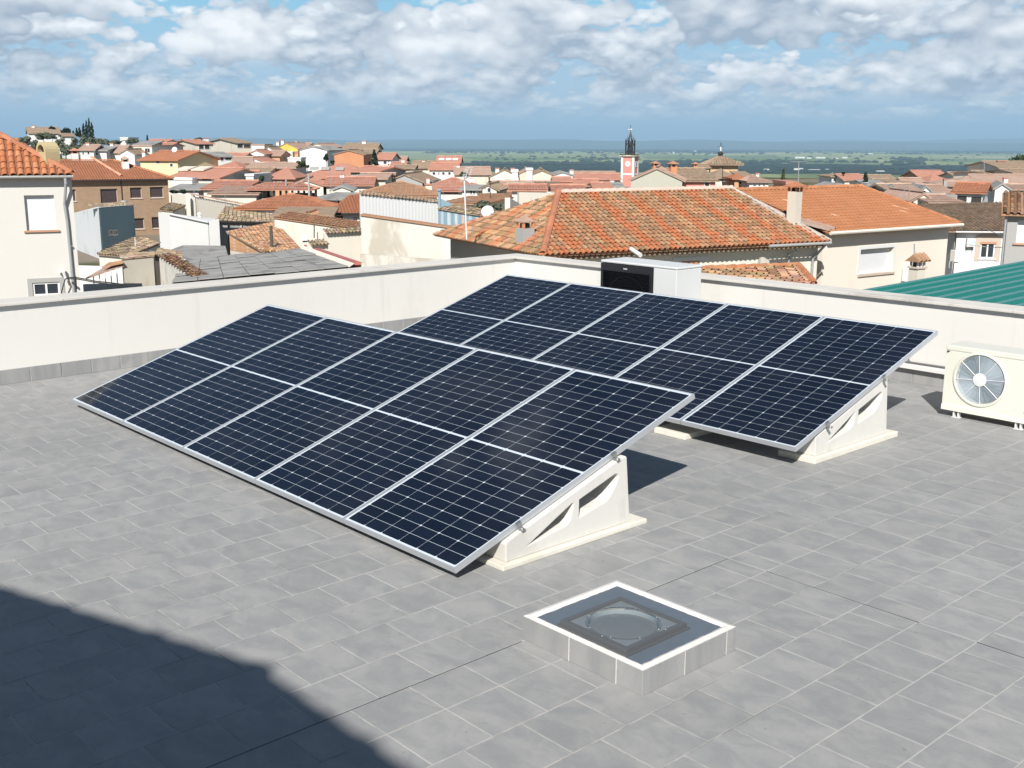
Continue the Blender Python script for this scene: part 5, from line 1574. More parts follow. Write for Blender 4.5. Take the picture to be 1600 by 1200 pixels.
q = [a_ - n_ * .22 + Vector((0, 0, za_ - .02)), b_ - n_ * .22 + Vector((0, 0, zb_ - .02)), b_ + n_ * .5 + Vector((0, 0, zb_ + .2)), a_ + n_ * .5 + Vector((0, 0, za_ + .2))]
put(clay(q, 0.24, 0.36, 0.085, tint_old, 0.03, 47), 'tile_cap', M_roof_tan, cwl)
sw = thing('building', 'building with a stained peeling plaster wall below a pale corrugated metal wall', 'building', tuple(XY(630, 48)[:2]) + (GZ,))
a_, b_, n_, za_, zb_ = wallseg(sw, 563, 47, 337, 712, 46, 358, M_w_old, 0.35)
q = [a_ - n_ * .1 + Vector((0, 0, za_)), b_ - n_ * .1 + Vector((0, 0, zb_)), b_ + n_ * .5 + Vector((0, 0, zb_ + .03)), a_ + n_ * .5 + Vector((0, 0, za_ + .03))]
mb = MB(); mb.slab([p_ + Vector((0, 0, .10)) for p_ in q], .09); put(mb, 'tile_ledge', M_roof_old, sw)
wallseg(sw, 640, 44.5, 403.5, 662, 44.3, 404, M_w_white, 0.3, 'low_block'); wallseg(sw, 560, 45, 397, 700, 43.5, 407, M_w_old, 0.3, 'base_wall')
wallseg(sw, 690, 45.2, 366, 706, 44.8, 372, M_w_white, 0.5, 'buttress')
def sheetwall(root, xa, Ya, ya, xb, Yb, yb, drop, mat_, pitch=0.22, nm='cladding', tf=None, depth=0.012):
    a_, b_ = XY(xa, Ya), XY(xb, Yb); d_ = (b_ - a_); L = d_.length; d_ = d_ / L; n_ = Vector((-d_.y, d_.x, 0)); mb = MB()
    za_, zb_ = Zat(xa, ya, Ya), Zat(xb, yb, Yb); N = int(L / pitch * 4)
    for k in range(N):
        h0, h1 = (0, 0, 1, 1)[k % 4] * depth, (0, 0, 1, 1)[(k + 1) % 4] * depth
        s0, s1 = L * k / N, L * (k + 1) / N
        p0, p1 = a_ + d_ * s0 - n_ * h0, a_ + d_ * s1 - n_ * h1
        z0, z1 = za_ + (zb_ - za_) * k / N, za_ + (zb_ - za_) * (k + 1) / N
        mb.face([(p0.x, p0.y, z0 - drop), (p1.x, p1.y, z1 - drop), (p1.x, p1.y, z1), (p0.x, p0.y, z0)], 0, tf(k, N) if tf else (1, 1, 1))
    put(mb, nm, mat_, root); return a_, b_, n_, za_, zb_
a_, b_, n_, za_, zb_ = sheetwall(sw, 562, 49, 303.5, 684, 50, 316, 2.6, M_w_pale)
wallseg(sw, 562, 49.05, 304, 684, 50.05, 316.5, M_w_pale, 0.3, 'upper_wall')
q = [a_ - n_ * .15 + Vector((0, 0, za_)), b_ - n_ * .15 + Vector((0, 0, zb_)), b_ + n_ * .5 + Vector((0, 0, zb_ + .16)), a_ + n_ * .5 + Vector((0, 0, za_ + .16))]
put(clay(q, 0.22, 0.36, 0.08, tint_plain(.25), 0.03, 49), 'tile_cap', M_roof_tan, sw)
# blue sheet wall with rust
m, t, b = mat('rusty_blue_sheet')
p = pos(t); tv = t.sep(attr(t, 'tint').outputs['Vector'])
n1 = t.noise(p, 2.6, 6, 0.65, 0.6)
cb_ = t.mix(tv[0], (0.205, 0.30, 0.36), (0.44, 0.50, 0.52))
rust = t.math('MULTIPLY', t.smooth(n1, 0.50, 0.58), tv[1])
cb_ = t.mix(rust, cb_, t.mix(t.noise(p, 7, 4, 0.6), (0.50, 0.22, 0.10), (0.62, 0.48, 0.38)))
t.put(b.inputs['Base Color'], cb_); b.inputs['Roughness'].default_value = 0.6
M_rusty = m
bs = thing('shed', 'blue corrugated metal shed wall with pale and rusty patches beside the antenna mast', 'shed', tuple(XY(720, 49)[:2]) + (GZ,))
def bt(k, N):
    f = k / N * 7.0; i = int(f); w = 1.0 if 0.30 < f - i < 0.72 else 0.0
    return (w * (1.0 if i >= 1 else 0.7), w * (1.0 if i >= 2 else 0.0), 0)
a_, b_, n_, za_, zb_ = sheetwall(bs, 684.5, 49, 325.5, 762, 47.8, 338, 1.35, M_rusty, 0.20, tf=bt)
wallseg(bs, 684.5, 49.06, 326, 762, 47.86, 338.5, M_w_grey, 0.3)
q = [a_ - n_ * .12 + Vector((0, 0, za_)), b_ - n_ * .12 + Vector((0, 0, zb_)), b_ + n_ * 2.2 + Vector((0, 0, zb_ + .10)), a_ + n_ * 2.2 + Vector((0, 0, za_ + .10))]
mb = MB(); mb.slab(q, .06); put(mb, 'roof', M_roof_tan, bs); put(clay(q, 0.22, 0.36, 0.07, tint_old, 0.03, 50), 'tiles', M_roof_tan, bs)
sheetwall(bs, 686, 51.5, 309, 712, 51.0, 321, 1.0, M_w_blue, 0.2, nm='back_sheet')
mb = MB(); q = P(686.5, 298, 49.4); mb.tube((q.x, q.y, GZ), q, 0.10, 8); mb.lathe((q.x, q.y, q.z), [(0.17, 0), (0.17, 0.08), (0.0, 0.12)], 10); put(mb, 'flue', M_w_blue, bs)

# small house with orange roof between them
F5 = Fac(515, 57, 14); h5 = thing('house', 'small white house with a plain orange roof just left of the pale metal wall', 'house', F5.at(1, 2, GZ))
ze5 = F5.z(530, 334); hb5 = [box(F5, 525, 337, 536, 352), box(F5, 553, 339, 558, 352)]
mb = MB(); s5 = F5.s(572); facade_wall(mb, F5, 0, s5, GZ, ze5, ze5, hb5, .2); mb.prism([tuple(F5.at(a, c_)[:2]) for a, c_ in ((0, .31), (s5, .31), (s5, 5), (0, 5))], ze5, GZ); put(mb, 'wall', M_w_white, h5)
mb = MB(); mb.face([F5.at(0, 0, GZ), F5.at(0, 0, ze5), F5.at(0, 5, ze5), F5.at(0, 5, GZ)]); put(mb, 'end_wall', M_w_white, h5)
window(h5, F5, hb5[0], frame=M_sill, pane=M_dark, back=.12, mull=2); window(h5, F5, hb5[1], frame=M_sill, shutter=M_shutter_white, back=.12)
q = [F5.at(-.35, -.4, ze5 + .05), F5.at(s5 + .2, -.4, ze5 + .05), F5.at(s5 + .2, 4.2, ze5 + 1.25), F5.at(s5 - .9, 4.2, ze5 + 1.25)]
mb = MB(); mb.slab(q, .1); r5 = put(mb, 'roof', M_roof_orange, h5); stuff(put(clay(q, .25, .42, .05, tint_plain(.06), .05, 52, segs=3), 'tiles', M_roof_orange, h5)).parent = r5
mb = MB(); mb.tube(F5.at(-.35, -.42, ze5), F5.at(s5 + .2, -.42, ze5), .08, 6); put(mb, 'gutter', M_dark, h5)
P, XY, Zat = _P, _XY, _Zat
# ---------------------------------------------------------------- antenna mast and dish
def yagi(root, top, d, L=1.0, n=8, el=0.5):
    mb = MB(); d = Vector(d).normalized(); s = d.cross(Vector((0, 0, 1))).normalized(); a = top - d * L * .3
    mb.tube(a, a + d * L, 0.015, 4)
    for k in range(n): c_ = a + d * L * k / (n - 1); w = el * (1 - .35 * k / n); mb.tube(c_ - s * w / 2, c_ + s * w / 2, 0.010, 4)
    put(mb, 'antenna', M_alu_dull, root)
am = thing('antenna_mast', 'tall white antenna mast rising from the left eave of the big tiled roof', 'antenna', P(729, 374, 46.5))
mb = MB(); mb.tube(P(729, 374, 46.5), P(725.5, 281, 46.5), 0.03, 6); mb.tube(P(726.5, 310, 46.5), P(740, 314, 47.5), 0.025, 5); mb.tube(P(727, 300, 46.5), P(741, 372, 48.5), 0.012, 4); put(mb, 'mast', M_frame_white, am)
mb = MB(); a0, a1 = P(725.5, 283, 46.5), P(733, 262, 46.2); mb.tube(a0, a1, 0.03, 5)
d_ = (a1 - a0).normalized(); 
for k in range(9):
    c_ = a0.lerp(a1, k / 8); mb.tube(c_ - Vector((.16, .1, 0)), c_ + Vector((.16, .1, 0)), 0.012, 4)
mb.tube(P(722, 284, 46.5), P(732, 276, 46.5), .02, 4); mb.tube(P(726, 279, 46.5), P(736, 286, 46.3), .035, 5); mb.tube(P(724, 274, 46.4), P(735, 281, 46.3), .012, 4)
put(mb, 'aerial', M_frame_white, am)
def dish(name, label, c, r, face, tilt=0.45, group=None):
    root = thing(name, label, 'satellite dish', c, (0, 0, 0), group)
    ax = Vector((face[0], face[1], tilt)).normalized(); a = ax.orthogonal().normalized(); b_ = ax.cross(a); mb = MB(); N = 20
    prev = None
    for rr in (0.001, .35, .7, 1.0):
        cur = [ax * (r * .22 * rr * rr) + (a * cos(2 * pi * k / N) + b_ * sin(2 * pi * k / N)) * r * rr for k in range(N)]
        if prev:
            for k in range(N): j = (k + 1) % N; mb.face([prev[k], cur[k], cur[j], prev[j]]); mb.face([p_ - ax * .03 for p_ in (prev[j], cur[j], cur[k], prev[k])])
        prev = cur
    mb.build('reflector', M_frame_white, root, smooth=True)
    mb = MB(); mb.tube(-b_ * r * .1, Vector((0, 0, -r * 1.3)), .03, 6); mb.tube(-b_ * r * .9, ax * r * .9, .02, 5); mb.build('arm', M_pipe, root)
    return root
dish('satellite_dish', 'white satellite dish at the right end of the rusty blue metal shed', P(762, 331, D(47.6)), 0.40, (-.15, -1))
# ================================================================== BIG TILED ROOF IN THE MIDDLE
C0 = P(848, 398.5, 43.5); C1 = P(1295, 377, 50.0)
zeb = (C0.z + C1.z) / 2
ang6 = math.degrees(atan2(C1.y - C0.y, C1.x - C0.x))
F6 = Fac(848, 43.5, ang6, 398.5)
L6 = (Vector((C1.x, C1.y, 0)) - Vector((C0.x, C0.y, 0))).length
h6 = thing('house', 'long cream house under the biggest hipped roof of mixed orange and mossy tiles', 'house', F6.at(6, 5, GZ))
def F6p(s, b_, z): return F6.at(s, b_, z)
half = 5.6
zr6 = 0.10
R0, R1 = F6p(3.75, half, zr6), F6p(13.35, half, zr6 + .05)
E0, E1 = F6p(0, 0, zeb), F6p(L6, 0, zeb)
K0, K1 = F6p(0, 2 * half, zeb), F6p(L6, 2 * half, zeb)
mb = MB()
mb.slab([E0, E1, R1, R0], .10); mb.slab([E0, R0, K0], .10); mb.slab([E1, K1, R1], .10); mb.slab([K0, R0, R1, K1], .10)
rf6 = put(mb, 'roof', M_roof_old, h6)
def tint_big(col, k, x, rng):
    band = col % 7
    if band in (0, 1) or (band == 2 and rng.random() < .35) or (k < 2 and rng.random() < .5):
        g = rng.uniform(.94, 1.10); return (g * 1.14, g * .78, g * .62)
    g = rng.choice((.78, .88, .96, 1.03, 1.1, 1.2)); w = rng.uniform(.94, 1.08)
    return (g * rng.uniform(.92, 1.06), g * w, g * w * rng.uniform(.85, 1.02))
def tint_left(col, k, x, rng):
    band = col % 9
    if band in (0, 1): g = rng.uniform(.9, 1.1); return (g * 1.1, g * .8, g * .68)
    g = rng.choice((.6, .8, .95, 1.1, 1.3)); return (g * rng.uniform(.85, 1.05), g * rng.uniform(.92, 1.1), g * rng.uniform(.85, 1.05))
stuff(put(clay([E0, E1, R1, R0], 0.252, 0.36, 0.092, tint_big, .12, 61, segs=5, rough=.018), 'tiles', M_roof_old, h6)).parent = rf6
stuff(put(clay([E0, R0, K0], 0.252, 0.36, 0.092, tint_left, .12, 62, segs=5, rough=.022), 'tiles', M_roof_old, h6)).parent = rf6
mb = MB(); up_ = Vector((0, 0, .05)); ridge(mb, E0 + up_, R0 + up_, .15, .42, (1.1, .82, .8), 4)
put(mb, 'hip_tiles', M_roof_old, h6).parent = rf6
mb = MB(); ridge(mb, R0 + up_, R1 + up_, .15, .42, (1, 1, 1), 5); put(mb, 'ridge_cap', plaster('ridge_lime', (0.52, 0.42, 0.35), .12, (.55, .36, .27), .5, bump=.4, scale=2.0), h6).parent = rf6
dv = (R1 - E1).normalized()
mb = MB(); ridge(mb, E1 + up_, R1 + up_, .10, .5, (1, 1, 1), 6); put(mb, 'verge_mortar', plaster('verge_cement', (0.42, 0.385, 0.34), .1, (.36, .33, .30), .5, bump=.4), h6).parent = rf6
# eave details: second row of channel tiles under the overhang, gutter, walls
mb = MB(); x = .3
while x < L6 - .2:
    mb.tube(F6p(x, .10, zeb - .19), F6p(x, .62, zeb - .13), .07, 6); x += .252
put(mb, 'eave_tiles', M_roof_tan, h6)
mb = MB(); fbox(mb, F6, .3, L6 - .1, zeb - .30, zeb - .26, .35, .65); put(mb, 'eave_board', M_w_cream, h6)
mb = MB(); mb.tube(F6p(L6 * .76, -.17, zeb - .06), F6p(L6 - .02, -.17, zeb - .05), .065, 8); put(mb, 'gutter', M_gutter, h6)
mb = MB()
hole6 = box(F6, 1064, 406.5, 1093, 419)
facade_wall(mb, Fac(848, 43.5, ang6, 398.5), .6, L6 - .05, GZ, zeb - .12, zeb - .12, [], .2)
mb.v = [(x + F6.n.x * .62, y + F6.n.y * .62, z) for x, y, z in mb.v]
mb.prism([tuple(F6p(a, c_, 0)[:2]) for a, c_ in ((.6, .75), (L6 - .05, .75), (L6 - .05, 10.6), (.6, 10.6))], zeb - .12, GZ)
mb.face([F6p(.6, .62, GZ), F6p(.6, .62, zeb - .12), F6p(.6, 10.6, zeb - .12), F6p(.6, 10.6, GZ)])
put(mb, 'wall', M_w_cream, h6)
mb = MB(); F6b = Fac(848, 43.5, ang6, 398.5); F6b.o = F6.o + F6.n * .62
bx = box(F6b, 1064, 406.5, 1093, 420); fbox(mb, F6b, bx[0], bx[1], bx[2], bx[3], -.02, .02); put(mb, 'niche', M_sill, h6)
mb = MB(); bx = box(F6b, 1050, 401.5, 1107, 420); fbox(mb, F6b, bx[0], bx[1], bx[3] - .16, bx[3], -.05, .01); fbox(mb, F6b, bx[0], bx[0] + .12, bx[2], bx[3] - .17, -.04, .01); put(mb, 'niche_lintel', M_w_white, h6)
mb = MB(); bx0 = F6b.pix(1283, 400, -.1)
mb.path([F6p(L6 - .25, -.15, zeb - .08), F6p(L6 - .3, .3, zeb - .5), F6p(L6 - .42, .5, zeb - .8), F6p(L6 - .42, .52, GZ)], .055, 8)
mb.path([F6p(L6 - .42, .5, zeb - .85), F6p(L6 - .12, .5, zeb - .55), F6p(L6 - .05, .45, zeb - .45)], .05, 6)
put(mb, 'downpipe', M_pipe, h6)
mb = MB(); mb.path([F6p(L6 - 1.75, .1, zeb - .35), F6p(L6 - 1.8, .5, zeb - .5), F6p(L6 - 1.8, .53, zeb - 1.15)], .05, 6); put(mb, 'vent_pipe', M_pipe, h6)
mb = MB(); mb.tube(P(986, 389, 44.7), P(1001, 399, 44.0), .09, 8); put(mb, 'spout', M_frame_white, h6)
n6l, _, _ = plane_axes([E0, R0, K0])
q = hit_plane(820, 376, E0, n6l); cowl(h6, q, q.z - .5, 1.02, .58, F6.ang + radians(8), M_w_grey, M_roof_brown, capw=1.12)

# ================================================================== ORANGE HIPPED ROOF ON THE RIGHT
F7 = Fac(1305, 51.5, 35, 365)
s7 = F7.s(1508, 345); ze7 = F7.z(1400, 357) ; h7 = thing('house', 'cream house with a clean orange hipped roof and a large white roller shutter', 'house', F7.at(5, 4, GZ))
z7 = ze7 + .02
def F7p(s, b_, z=0): return F7.at(s, b_, z)
sA = -.4
# eave line, short canted corner on the right, ridge
e0, e1, e2 = F7p(sA, 0, z7), F7p(s7 - .35, 0, z7), F7p(s7 + .55, 1.7, z7)
r1_ = hit_plane(1346, 292.5, F7p(0, 5.4), F7.n)
ra_ = hit_plane(1150, 296, F7p(0, 5.4), F7.n)
rA, rB = Vector((ra_.x, ra_.y, r1_.z)), r1_
sra = (rA - F7.o).dot(F7.d)
bk1, bk0 = F7p(s7 + .55, 9.2, z7), F7p(sra, 10.8, z7)
lft = F7p(-4.5, 0.9, z7 + .3)
mb = MB()
mb.slab([e0, e1, rB, rA], .10); mb.slab([e1, e2, rB], .10); mb.slab([e2, bk1, rB], .10); mb.slab([rB, bk1, bk0, rA], .10)
rf7 = put(mb, 'roof', M_roof_orange, h7)
M_roof_clean = tiled('tiles_clean', (0.40, 0.172, 0.082), (0.38, 0.158, 0.074), (0.37, 0.19, 0.105), 0.3, var=0.10)
def tint_clean(col, k, x, rng):
    g = rng.uniform(.93, 1.06)
    if rng.random() < .012: return (1.35, 1.7, 2.2)
    return (g, g, g)
def flat_tiles(poly, pitch=.30, course=.36, seed=3):
    """interlocking tiles: low double roll with a stepped lower edge"""
    n, dn, ac = plane_axes(poly); o = Vector(poly[0]); rng = random.Random(seed)
    P2 = [((Vector(p_) - o).dot(ac), (Vector(p_) - o).dot(dn)) for p_ in poly]
    y1 = max(p_[1] for p_ in P2); y0 = min(p_[1] for p_ in P2); mb = MB(); row = 0; y = y1 + .06
    Q2 = [(b_, a) for a, b_ in P2]
    while y > y0:
        sp_ = polyspan(Q2, min(max(y - course * .5, y0 + .01), y1 - .01))
        for (xa, xb) in sp_:
            x = math.floor(xa / pitch) * pitch; c = 0
            while x < xb:
                a, b_ = max(x, xa), min(x + pitch, xb)
                if b_ - a > .05:
                    tt = tint_clean(0, 0, 0, rng); yt = y - course - .02; w = b_ - a
                    prof = [(0, .050), (.18, .080), (.42, .078), (.55, .030), (1.0, .050)]
                    for (f0, h0), (f1, h1) in zip(prof[:-1], prof[1:]):
                        mb.face([o + ac * (a + w * f0) + dn * y + n * (h0 + .012), o + ac * (a + w * f1) + dn * y + n * (h1 + .012), o + ac * (a + w * f1) + dn * yt + n * (h1 * .72), o + ac * (a + w * f0) + dn * yt + n * (h0 * .72)], 0, tt)
                        mb.face([o + ac * (a + w * f0) + dn * y + n * (h0 - .02), o + ac * (a + w * f1) + dn * y + n * (h1 - .02), o + ac * (a + w * f1) + dn * y + n * (h1 + .012), o + ac * (a + w * f0) + dn * y + n * (h0 + .012)], 0, tt)
                x += pitch
        y -= course; row += 1
    return mb
for q, sd in (([e0, e1, rB, rA], 70), ([e1, e2, rB], 71), ([e2, bk1, rB], 72)):
    stuff(put(flat_tiles(q, seed=sd), 'tiles', M_roof_clean, h7)).parent = rf7
mb = MB(); ridge(mb, rA + up_, rB + up_, .14, .42, (1.1, 1.15, 1.2), 7); ridge(mb, e1 + up_, rB + up_, .11, .42, (1, 1, 1), 8); ridge(mb, e2 + up_, rB + up_, .13, .42, (1.1, 1.15, 1.2), 9)
put(mb, 'ridge_tiles', M_roof_clean, h7).parent = rf7
# curved row of old tiles and cement where it meets the big roof
mb = MB(); ridge(mb, F7p(.1, .1, z7 + .10), F7p(-1.7, 3.6, z7 + 1.02), .17, .45, (.8, .75, .75), 11); ridge(mb, F7p(-.25, .1, z7 + .06), F7p(-2.0, 3.4, z7 + .9), .14, .45, (.75, .85, .9), 12); put(mb, 'valley_tiles', M_roof_brown, h7).parent = rf7
hole = box(F7, 1342, 388, 1397, 427)
mb = MB(); wf = .45
F7w = Fac(1305, 51.5, 35, 365); F7w.o = F7.o + F7.n * wf
hole = box(F7w, 1342, 388, 1397, 427)
sw1 = F7w.s(1482, 360)
facade_wall(mb, F7w, -.25, sw1, GZ, z7 - .10, z7 - .10, [hole], .28)
a_, b_ = F7w.at(sw1, 0), F7w.at(sw1 + 1.35, 2.1)
back_ = [F7w.at(sw1 + 1.35, 8.2), F7w.at(-3.5, 8.2), F7w.at(-3.5, .35), F7w.at(sw1, .35)]
mb.prism([tuple(p_[:2]) for p_ in (F7w.at(-.25, .45), F7w.at(sw1 - .02, .45), b_, back_[0], F7w.at(-.25, 8.2))], z7 - .10, GZ)
mb.face([(a_.x, a_.y, GZ), (b_.x, b_.y, GZ), (b_.x, b_.y, z7 - .1), (a_.x, a_.y, z7 - .1)])
mb.face([F7w.at(-.25, 0, GZ), F7w.at(-.25, 0, z7 - .1), F7w.at(-.25, .5, z7 - .1), F7w.at(-.25, .5, GZ)])
put(mb, 'wall', plaster('wall_warm_cream', (0.74, 0.675, 0.585), .02, (.70, .61, .5), .3, bump=.1), h7)
window(h7, F7w, hole, shutter=M_shutter_white, sill=M_stone_sill, back=.24, surround=M_frame_white, sillw=.09)
mb = MB(); g0 = [F7p(sA - .05, -.10, z7 - .04), F7p(s7 - .33, -.10, z7 - .04), F7p(s7 + .62, 1.68, z7 - .04)]
mb.path(g0, .085, 8); put(mb, 'gutter', plaster('gutter_cream', (.66, .62, .54), .03, None, bump=0), h7)
mb = MB(); q = F7w.at(sw1 + 1.0, 1.6, z7); mb.tube((q.x + .12, q.y - .05, GZ), (q.x + .12, q.y - .05, z7 - .1), .05, 6); put(mb, 'downpipe', M_frame_white, h7)
F7c = Fac(1482, 52, 0, 360); F7c.o = Vector((a_.x, a_.y, 0)); dd = (b_ - a_).normalized(); F7c.d = Vector((dd.x, dd.y, 0)); F7c.n = Vector((-dd.y, dd.x, 0)); F7c.ang = atan2(dd.y, dd.x)
# chimney with tile collar on the joint of the two roofs
q = F7p(-1.15, 1.7, 0); ctop = Zat(1243, 300, q.y); zb7 = Zat(1243, 333, q.y)
q = XY(1242.5, 51.4); zb7, ctop = Zat(1242, 336, 51.4), Zat(1242, 299, 51.4)
cowl(h7, q, zb7 - .6, ctop - zb7 + .6, .47, F7.ang + .1, M_w_beige, M_roof_orange, capw=1.75)
mb = MB(); a_, b_ = E1 + Vector((0, 0, .10)), E1.lerp(R1, .72) + Vector((0, 0, .10)); w_ = F6.d * .34
mb.slab([a_ - w_, a_ + w_ * .5, b_ + w_ * .5, b_ - w_], .12); put(mb, 'valley_cement', MATS['verge_cement'], h6)
# free-standing tiled flue in front of its wall
fl_ = thing('chimney_stack', 'square rendered chimney with a little tiled gable cap standing in front of the cream wall', 'chimney', tuple(XY(1442, 40)[:2]) + (GZ,))
q = XY(1443, 40); zt_ = Zat(1443, 419, 40)
rot = radians(32)
mb = MB(); mb.quadbox((q.x, q.y, GZ), .42, .38, zt_ - GZ, rot); put(mb, 'shaft', M_w_beige, fl_)
mb = MB(); mb.quadbox((q.x, q.y, zt_), .52, .47, .06, rot); put(mb, 'ledge', M_stone_sill, fl_)
mb = MB()
for sx in (-.17, 0, .17):
    for sy in (-.15, .15): mb.quadbox((q.x + sx * cos(rot) - sy * sin(rot), q.y + sx * sin(rot) + sy * cos(rot), zt_ + .06), .07, .06, .20, rot)
put(mb, 'collar', M_w_white, fl_)
mb = MB(); mb.quadbox((q.x, q.y, zt_ + .06), .24, .22, .17, rot); put(mb, 'void', M_dark, fl_)
mb = MB()
def rl(x, y, z): return (q.x + x * cos(rot) - y * sin(rot), q.y + x * sin(rot) + y * cos(rot), z)
z0 = zt_ + .25; a1_, a2_, b1_, b2_ = rl(-.33, -.32, z0), rl(.33, -.32, z0), rl(.33, .32, z0), rl(-.33, .32, z0); t1, t2 = rl(-.33, 0, z0 + .24), rl(.33, 0, z0 + .24)
mb.face([a1_, a2_, t2, t1]); mb.face([b1_, b2_, t1, t2]); mb.face([a2_, b1_, t2]); mb.face([b2_, a1_, t1]); mb.face([b2_, b1_, a2_, a1_])
for f_ in (0.03, .36, .70): ridge(mb, Vector(a1_).lerp(Vector(a2_), f_ + .13) + Vector((0, 0, .02)), Vector(t1).lerp(Vector(t2), f_ + .13) + Vector((0, 0, .01)), .10, .24, (1, 1, 1), 3)
put(mb, 'cap', M_roof_old, fl_)
ap_ = thing('aerial', 'thin dark aerial rod left of the little tiled gable cap', 'antenna', tuple(P(1429, 421, 40)))
mb = MB(); mb.tube((0, 0, 0), P(1428.5, 381, 40) - P(1429, 421, 40), .025, 5); mb.build('rod', M_pipe, ap_)
def wall_ac(name_label, F, x0, y0, x1, y1, dep=.32, side=True, back=0.0):
    s0, z0 = F.sz(x0, y1); s1, z1 = F.sz(x1, y0); z0 = F.z((x0 + x1) / 2, y1); z1 = F.z((x0 + x1) / 2, y0)
    root = thing('air_conditioner', name_label, 'air conditioner', F.at((s0 + s1) / 2, 0, z0), F.ang, 'air conditioners on house walls')
    w, h = s1 - s0, z1 - z0
    mb = MB(); mb.prism([(-w / 2, -dep - .05), (w / 2, -dep - .05), (w / 2, -.06), (-w / 2, -.06)], h, 0); mb.build('casing', M_frame_white, root, bevel=.02)
    mb = MB(); lathe_y(mb, (w * .08, h * .5), [(h * .40, -dep - .053), (h * .36, -dep - .062), (h * .33, -dep - .055), (0, -dep - .055)], 20); mb.build('fan_grille', M_grille, root)
    for x in (-w * .35, w * .35):
        mb = MB(); mb.prism([(x - .02, -dep), (x + .02, -dep), (x + .02, 0), (x - .02, 0)], -.005, -.05); mb.prism([(x - .02, -.04), (x + .02, -.04), (x + .02, 0), (x - .02, 0)], -.051, -.35); mb.build('bracket', M_gutter, root)
    return root
wall_ac('white air conditioner on the cream wall just left of the little tiled gable chimney', F7w, 1407, 418, 1429, 438)
wall_ac('white air conditioner on the narrow right-hand end wall of the clean orange-roofed house', F7c, 1482, 391, 1491, 409, .28)

# ================================================================== HOUSE AND ROOFS AT THE RIGHT EDGE
F8 = Fac(1506, 66, -4, 365)
h8 = thing('house', 'pale house with a weathered tan roof and one white window under a brick arch', 'house', F8.at(3, 3, GZ))
z8 = F8.z(1540, 362); s8 = F8.s(1640)
hb8 = box(F8, 1530, 378, 1556, 404)
mb = MB(); facade_wall(mb, F8, -.4, s8, GZ, z8, z8, [hb8], .15); mb.prism([tuple(F8.at(a, c_)[:2]) for a, c_ in ((-.4, .3), (s8, .3), (s8, 9), (-.4, 9))], z8, GZ); put(mb, 'wall', M_w_white, h8)
window(h8, F8, hb8, mull=2, sill=M_frame_white, back=.06, fw=.09)
mb = MB(); q = .30
for a, b_, c, d in ((hb8[0] - q, hb8[0], hb8[2] - .15, hb8[3] + .2), (hb8[1], hb8[1] + q, hb8[2] - .15, hb8[3] + .2)): fbox(mb, F8, a, b_, c, d, -.03, .01)
N = 8
for k in range(N):
    f0, f1 = k / N, (k + 1) / N; s0, s1 = hb8[0] - q + (hb8[1] - hb8[0] + 2 * q) * f0, hb8[0] - q + (hb8[1] - hb8[0] + 2 * q) * f1
    hh = .30 + .26 * sin(pi * (f0 + f1) / 2); fbox(mb, F8, s0, s1, hb8[3] + (.201 if k in (0, N - 1) else .002), hb8[3] + hh, -.032, .01)
put(mb, 'brick_arch', M_stone_sill, h8)
mb = MB(); fbox(mb, F8, hb8[0] - .05, hb8[1] + .05, hb8[3] - .12, hb8[3] - .002, -.04, .05); put(mb, 'shutter_box', M_sill, h8)
eL, eR = F8.at(-.6, -.35, z8 + .06), F8.at(s8, -.35, z8 + .06)
tL, tR = P(1455, 321, 73), P(1640, 316, 74)
eLL = P(1440, 345, 66)
poly = [F8.at(F8.s(1440), -.35, z8 + .06), eR, tR, P(1425, 321, 72)]
nn_, _, _ = plane_axes([eL, eR, tR]); 
poly = [F8.at(F8.s(1430), -.35, z8 + .06), eR, hit_plane(1640, 315, eL, nn_), hit_plane(1425, 319.5, eL, nn_)]
mb = MB(); mb.slab(poly, .1); rf8 = put(mb, 'roof', M_roof_tan, h8)
stuff(put(clay(poly, .25, .38, .085, tint_plain(.2), .08, 81, segs=4, rough=.02), 'tiles', M_roof_tan, h8)).parent = rf8
mb = MB(); mb.tube(F8.at(-.6, -.4, z8 + .0), F8.at(s8, -.4, z8), .05, 6); put(mb, 'gutter', M_frame_white, h8)
wall_ac('white air conditioner on the pale wall left of the brick-arched window', F8, 1508, 372, 1522, 385, .25)
F9 = Fac(1577, 44, -23, 340)
h9 = thing('house', 'grey rendered house cut off by the right edge, with an orange tile eave', 'house', F9.at(2, 2, GZ))
z9 = F9.z(1590, 336); hb9 = box(F9, 1587, 344, 1640, 381)
mb = MB(); facade_wall(mb, F9, -.05, 6, GZ, z9, z9, [hb9], .2); mb.prism([tuple(F9.at(a, c_)[:2]) for a, c_ in ((-.05, .31), (6, .31), (6, 6), (-.05, 6))], z9, GZ); mb.face([F9.at(-.05, 0, GZ), F9.at(-.05, 0, z9), F9.at(-.05, .31, z9), F9.at(-.05, .31, GZ)]); put(mb, 'wall', M_w_grey, h9)
window(h9, F9, hb9, shutter=M_shutter_white, sill=M_sill, back=.15)
poly = [F9.at(-.3, -.3, z9 + .05), F9.at(6, -.3, z9 + .05), F9.at(6, 3, z9 + .75), F9.at(-.3, 3, z9 + .75)]
mb = MB(); mb.slab(poly, .08); rf9 = put(mb, 'roof', M_roof_old, h9); stuff(put(clay(poly, .25, .38, .085, tint_old, .08, 83, segs=4), 'tiles', M_roof_old, h9)).parent = rf9
mb = MB(); mb.tube(F9.at(-.12, -.1, GZ), F9.at(-.12, -.1, z9), .045, 6); put(mb, 'downpipe', M_pipe, h9)
for k, (ya, yb) in enumerate(((382, 388), (397, 383.5))):
    pass
wr_ = thing('overhead_cable', 'thin overhead cables slung in front of the brick-arched window', 'cable', tuple(P(1540, 385, 50)))
mb = MB(); o_ = wr_.location
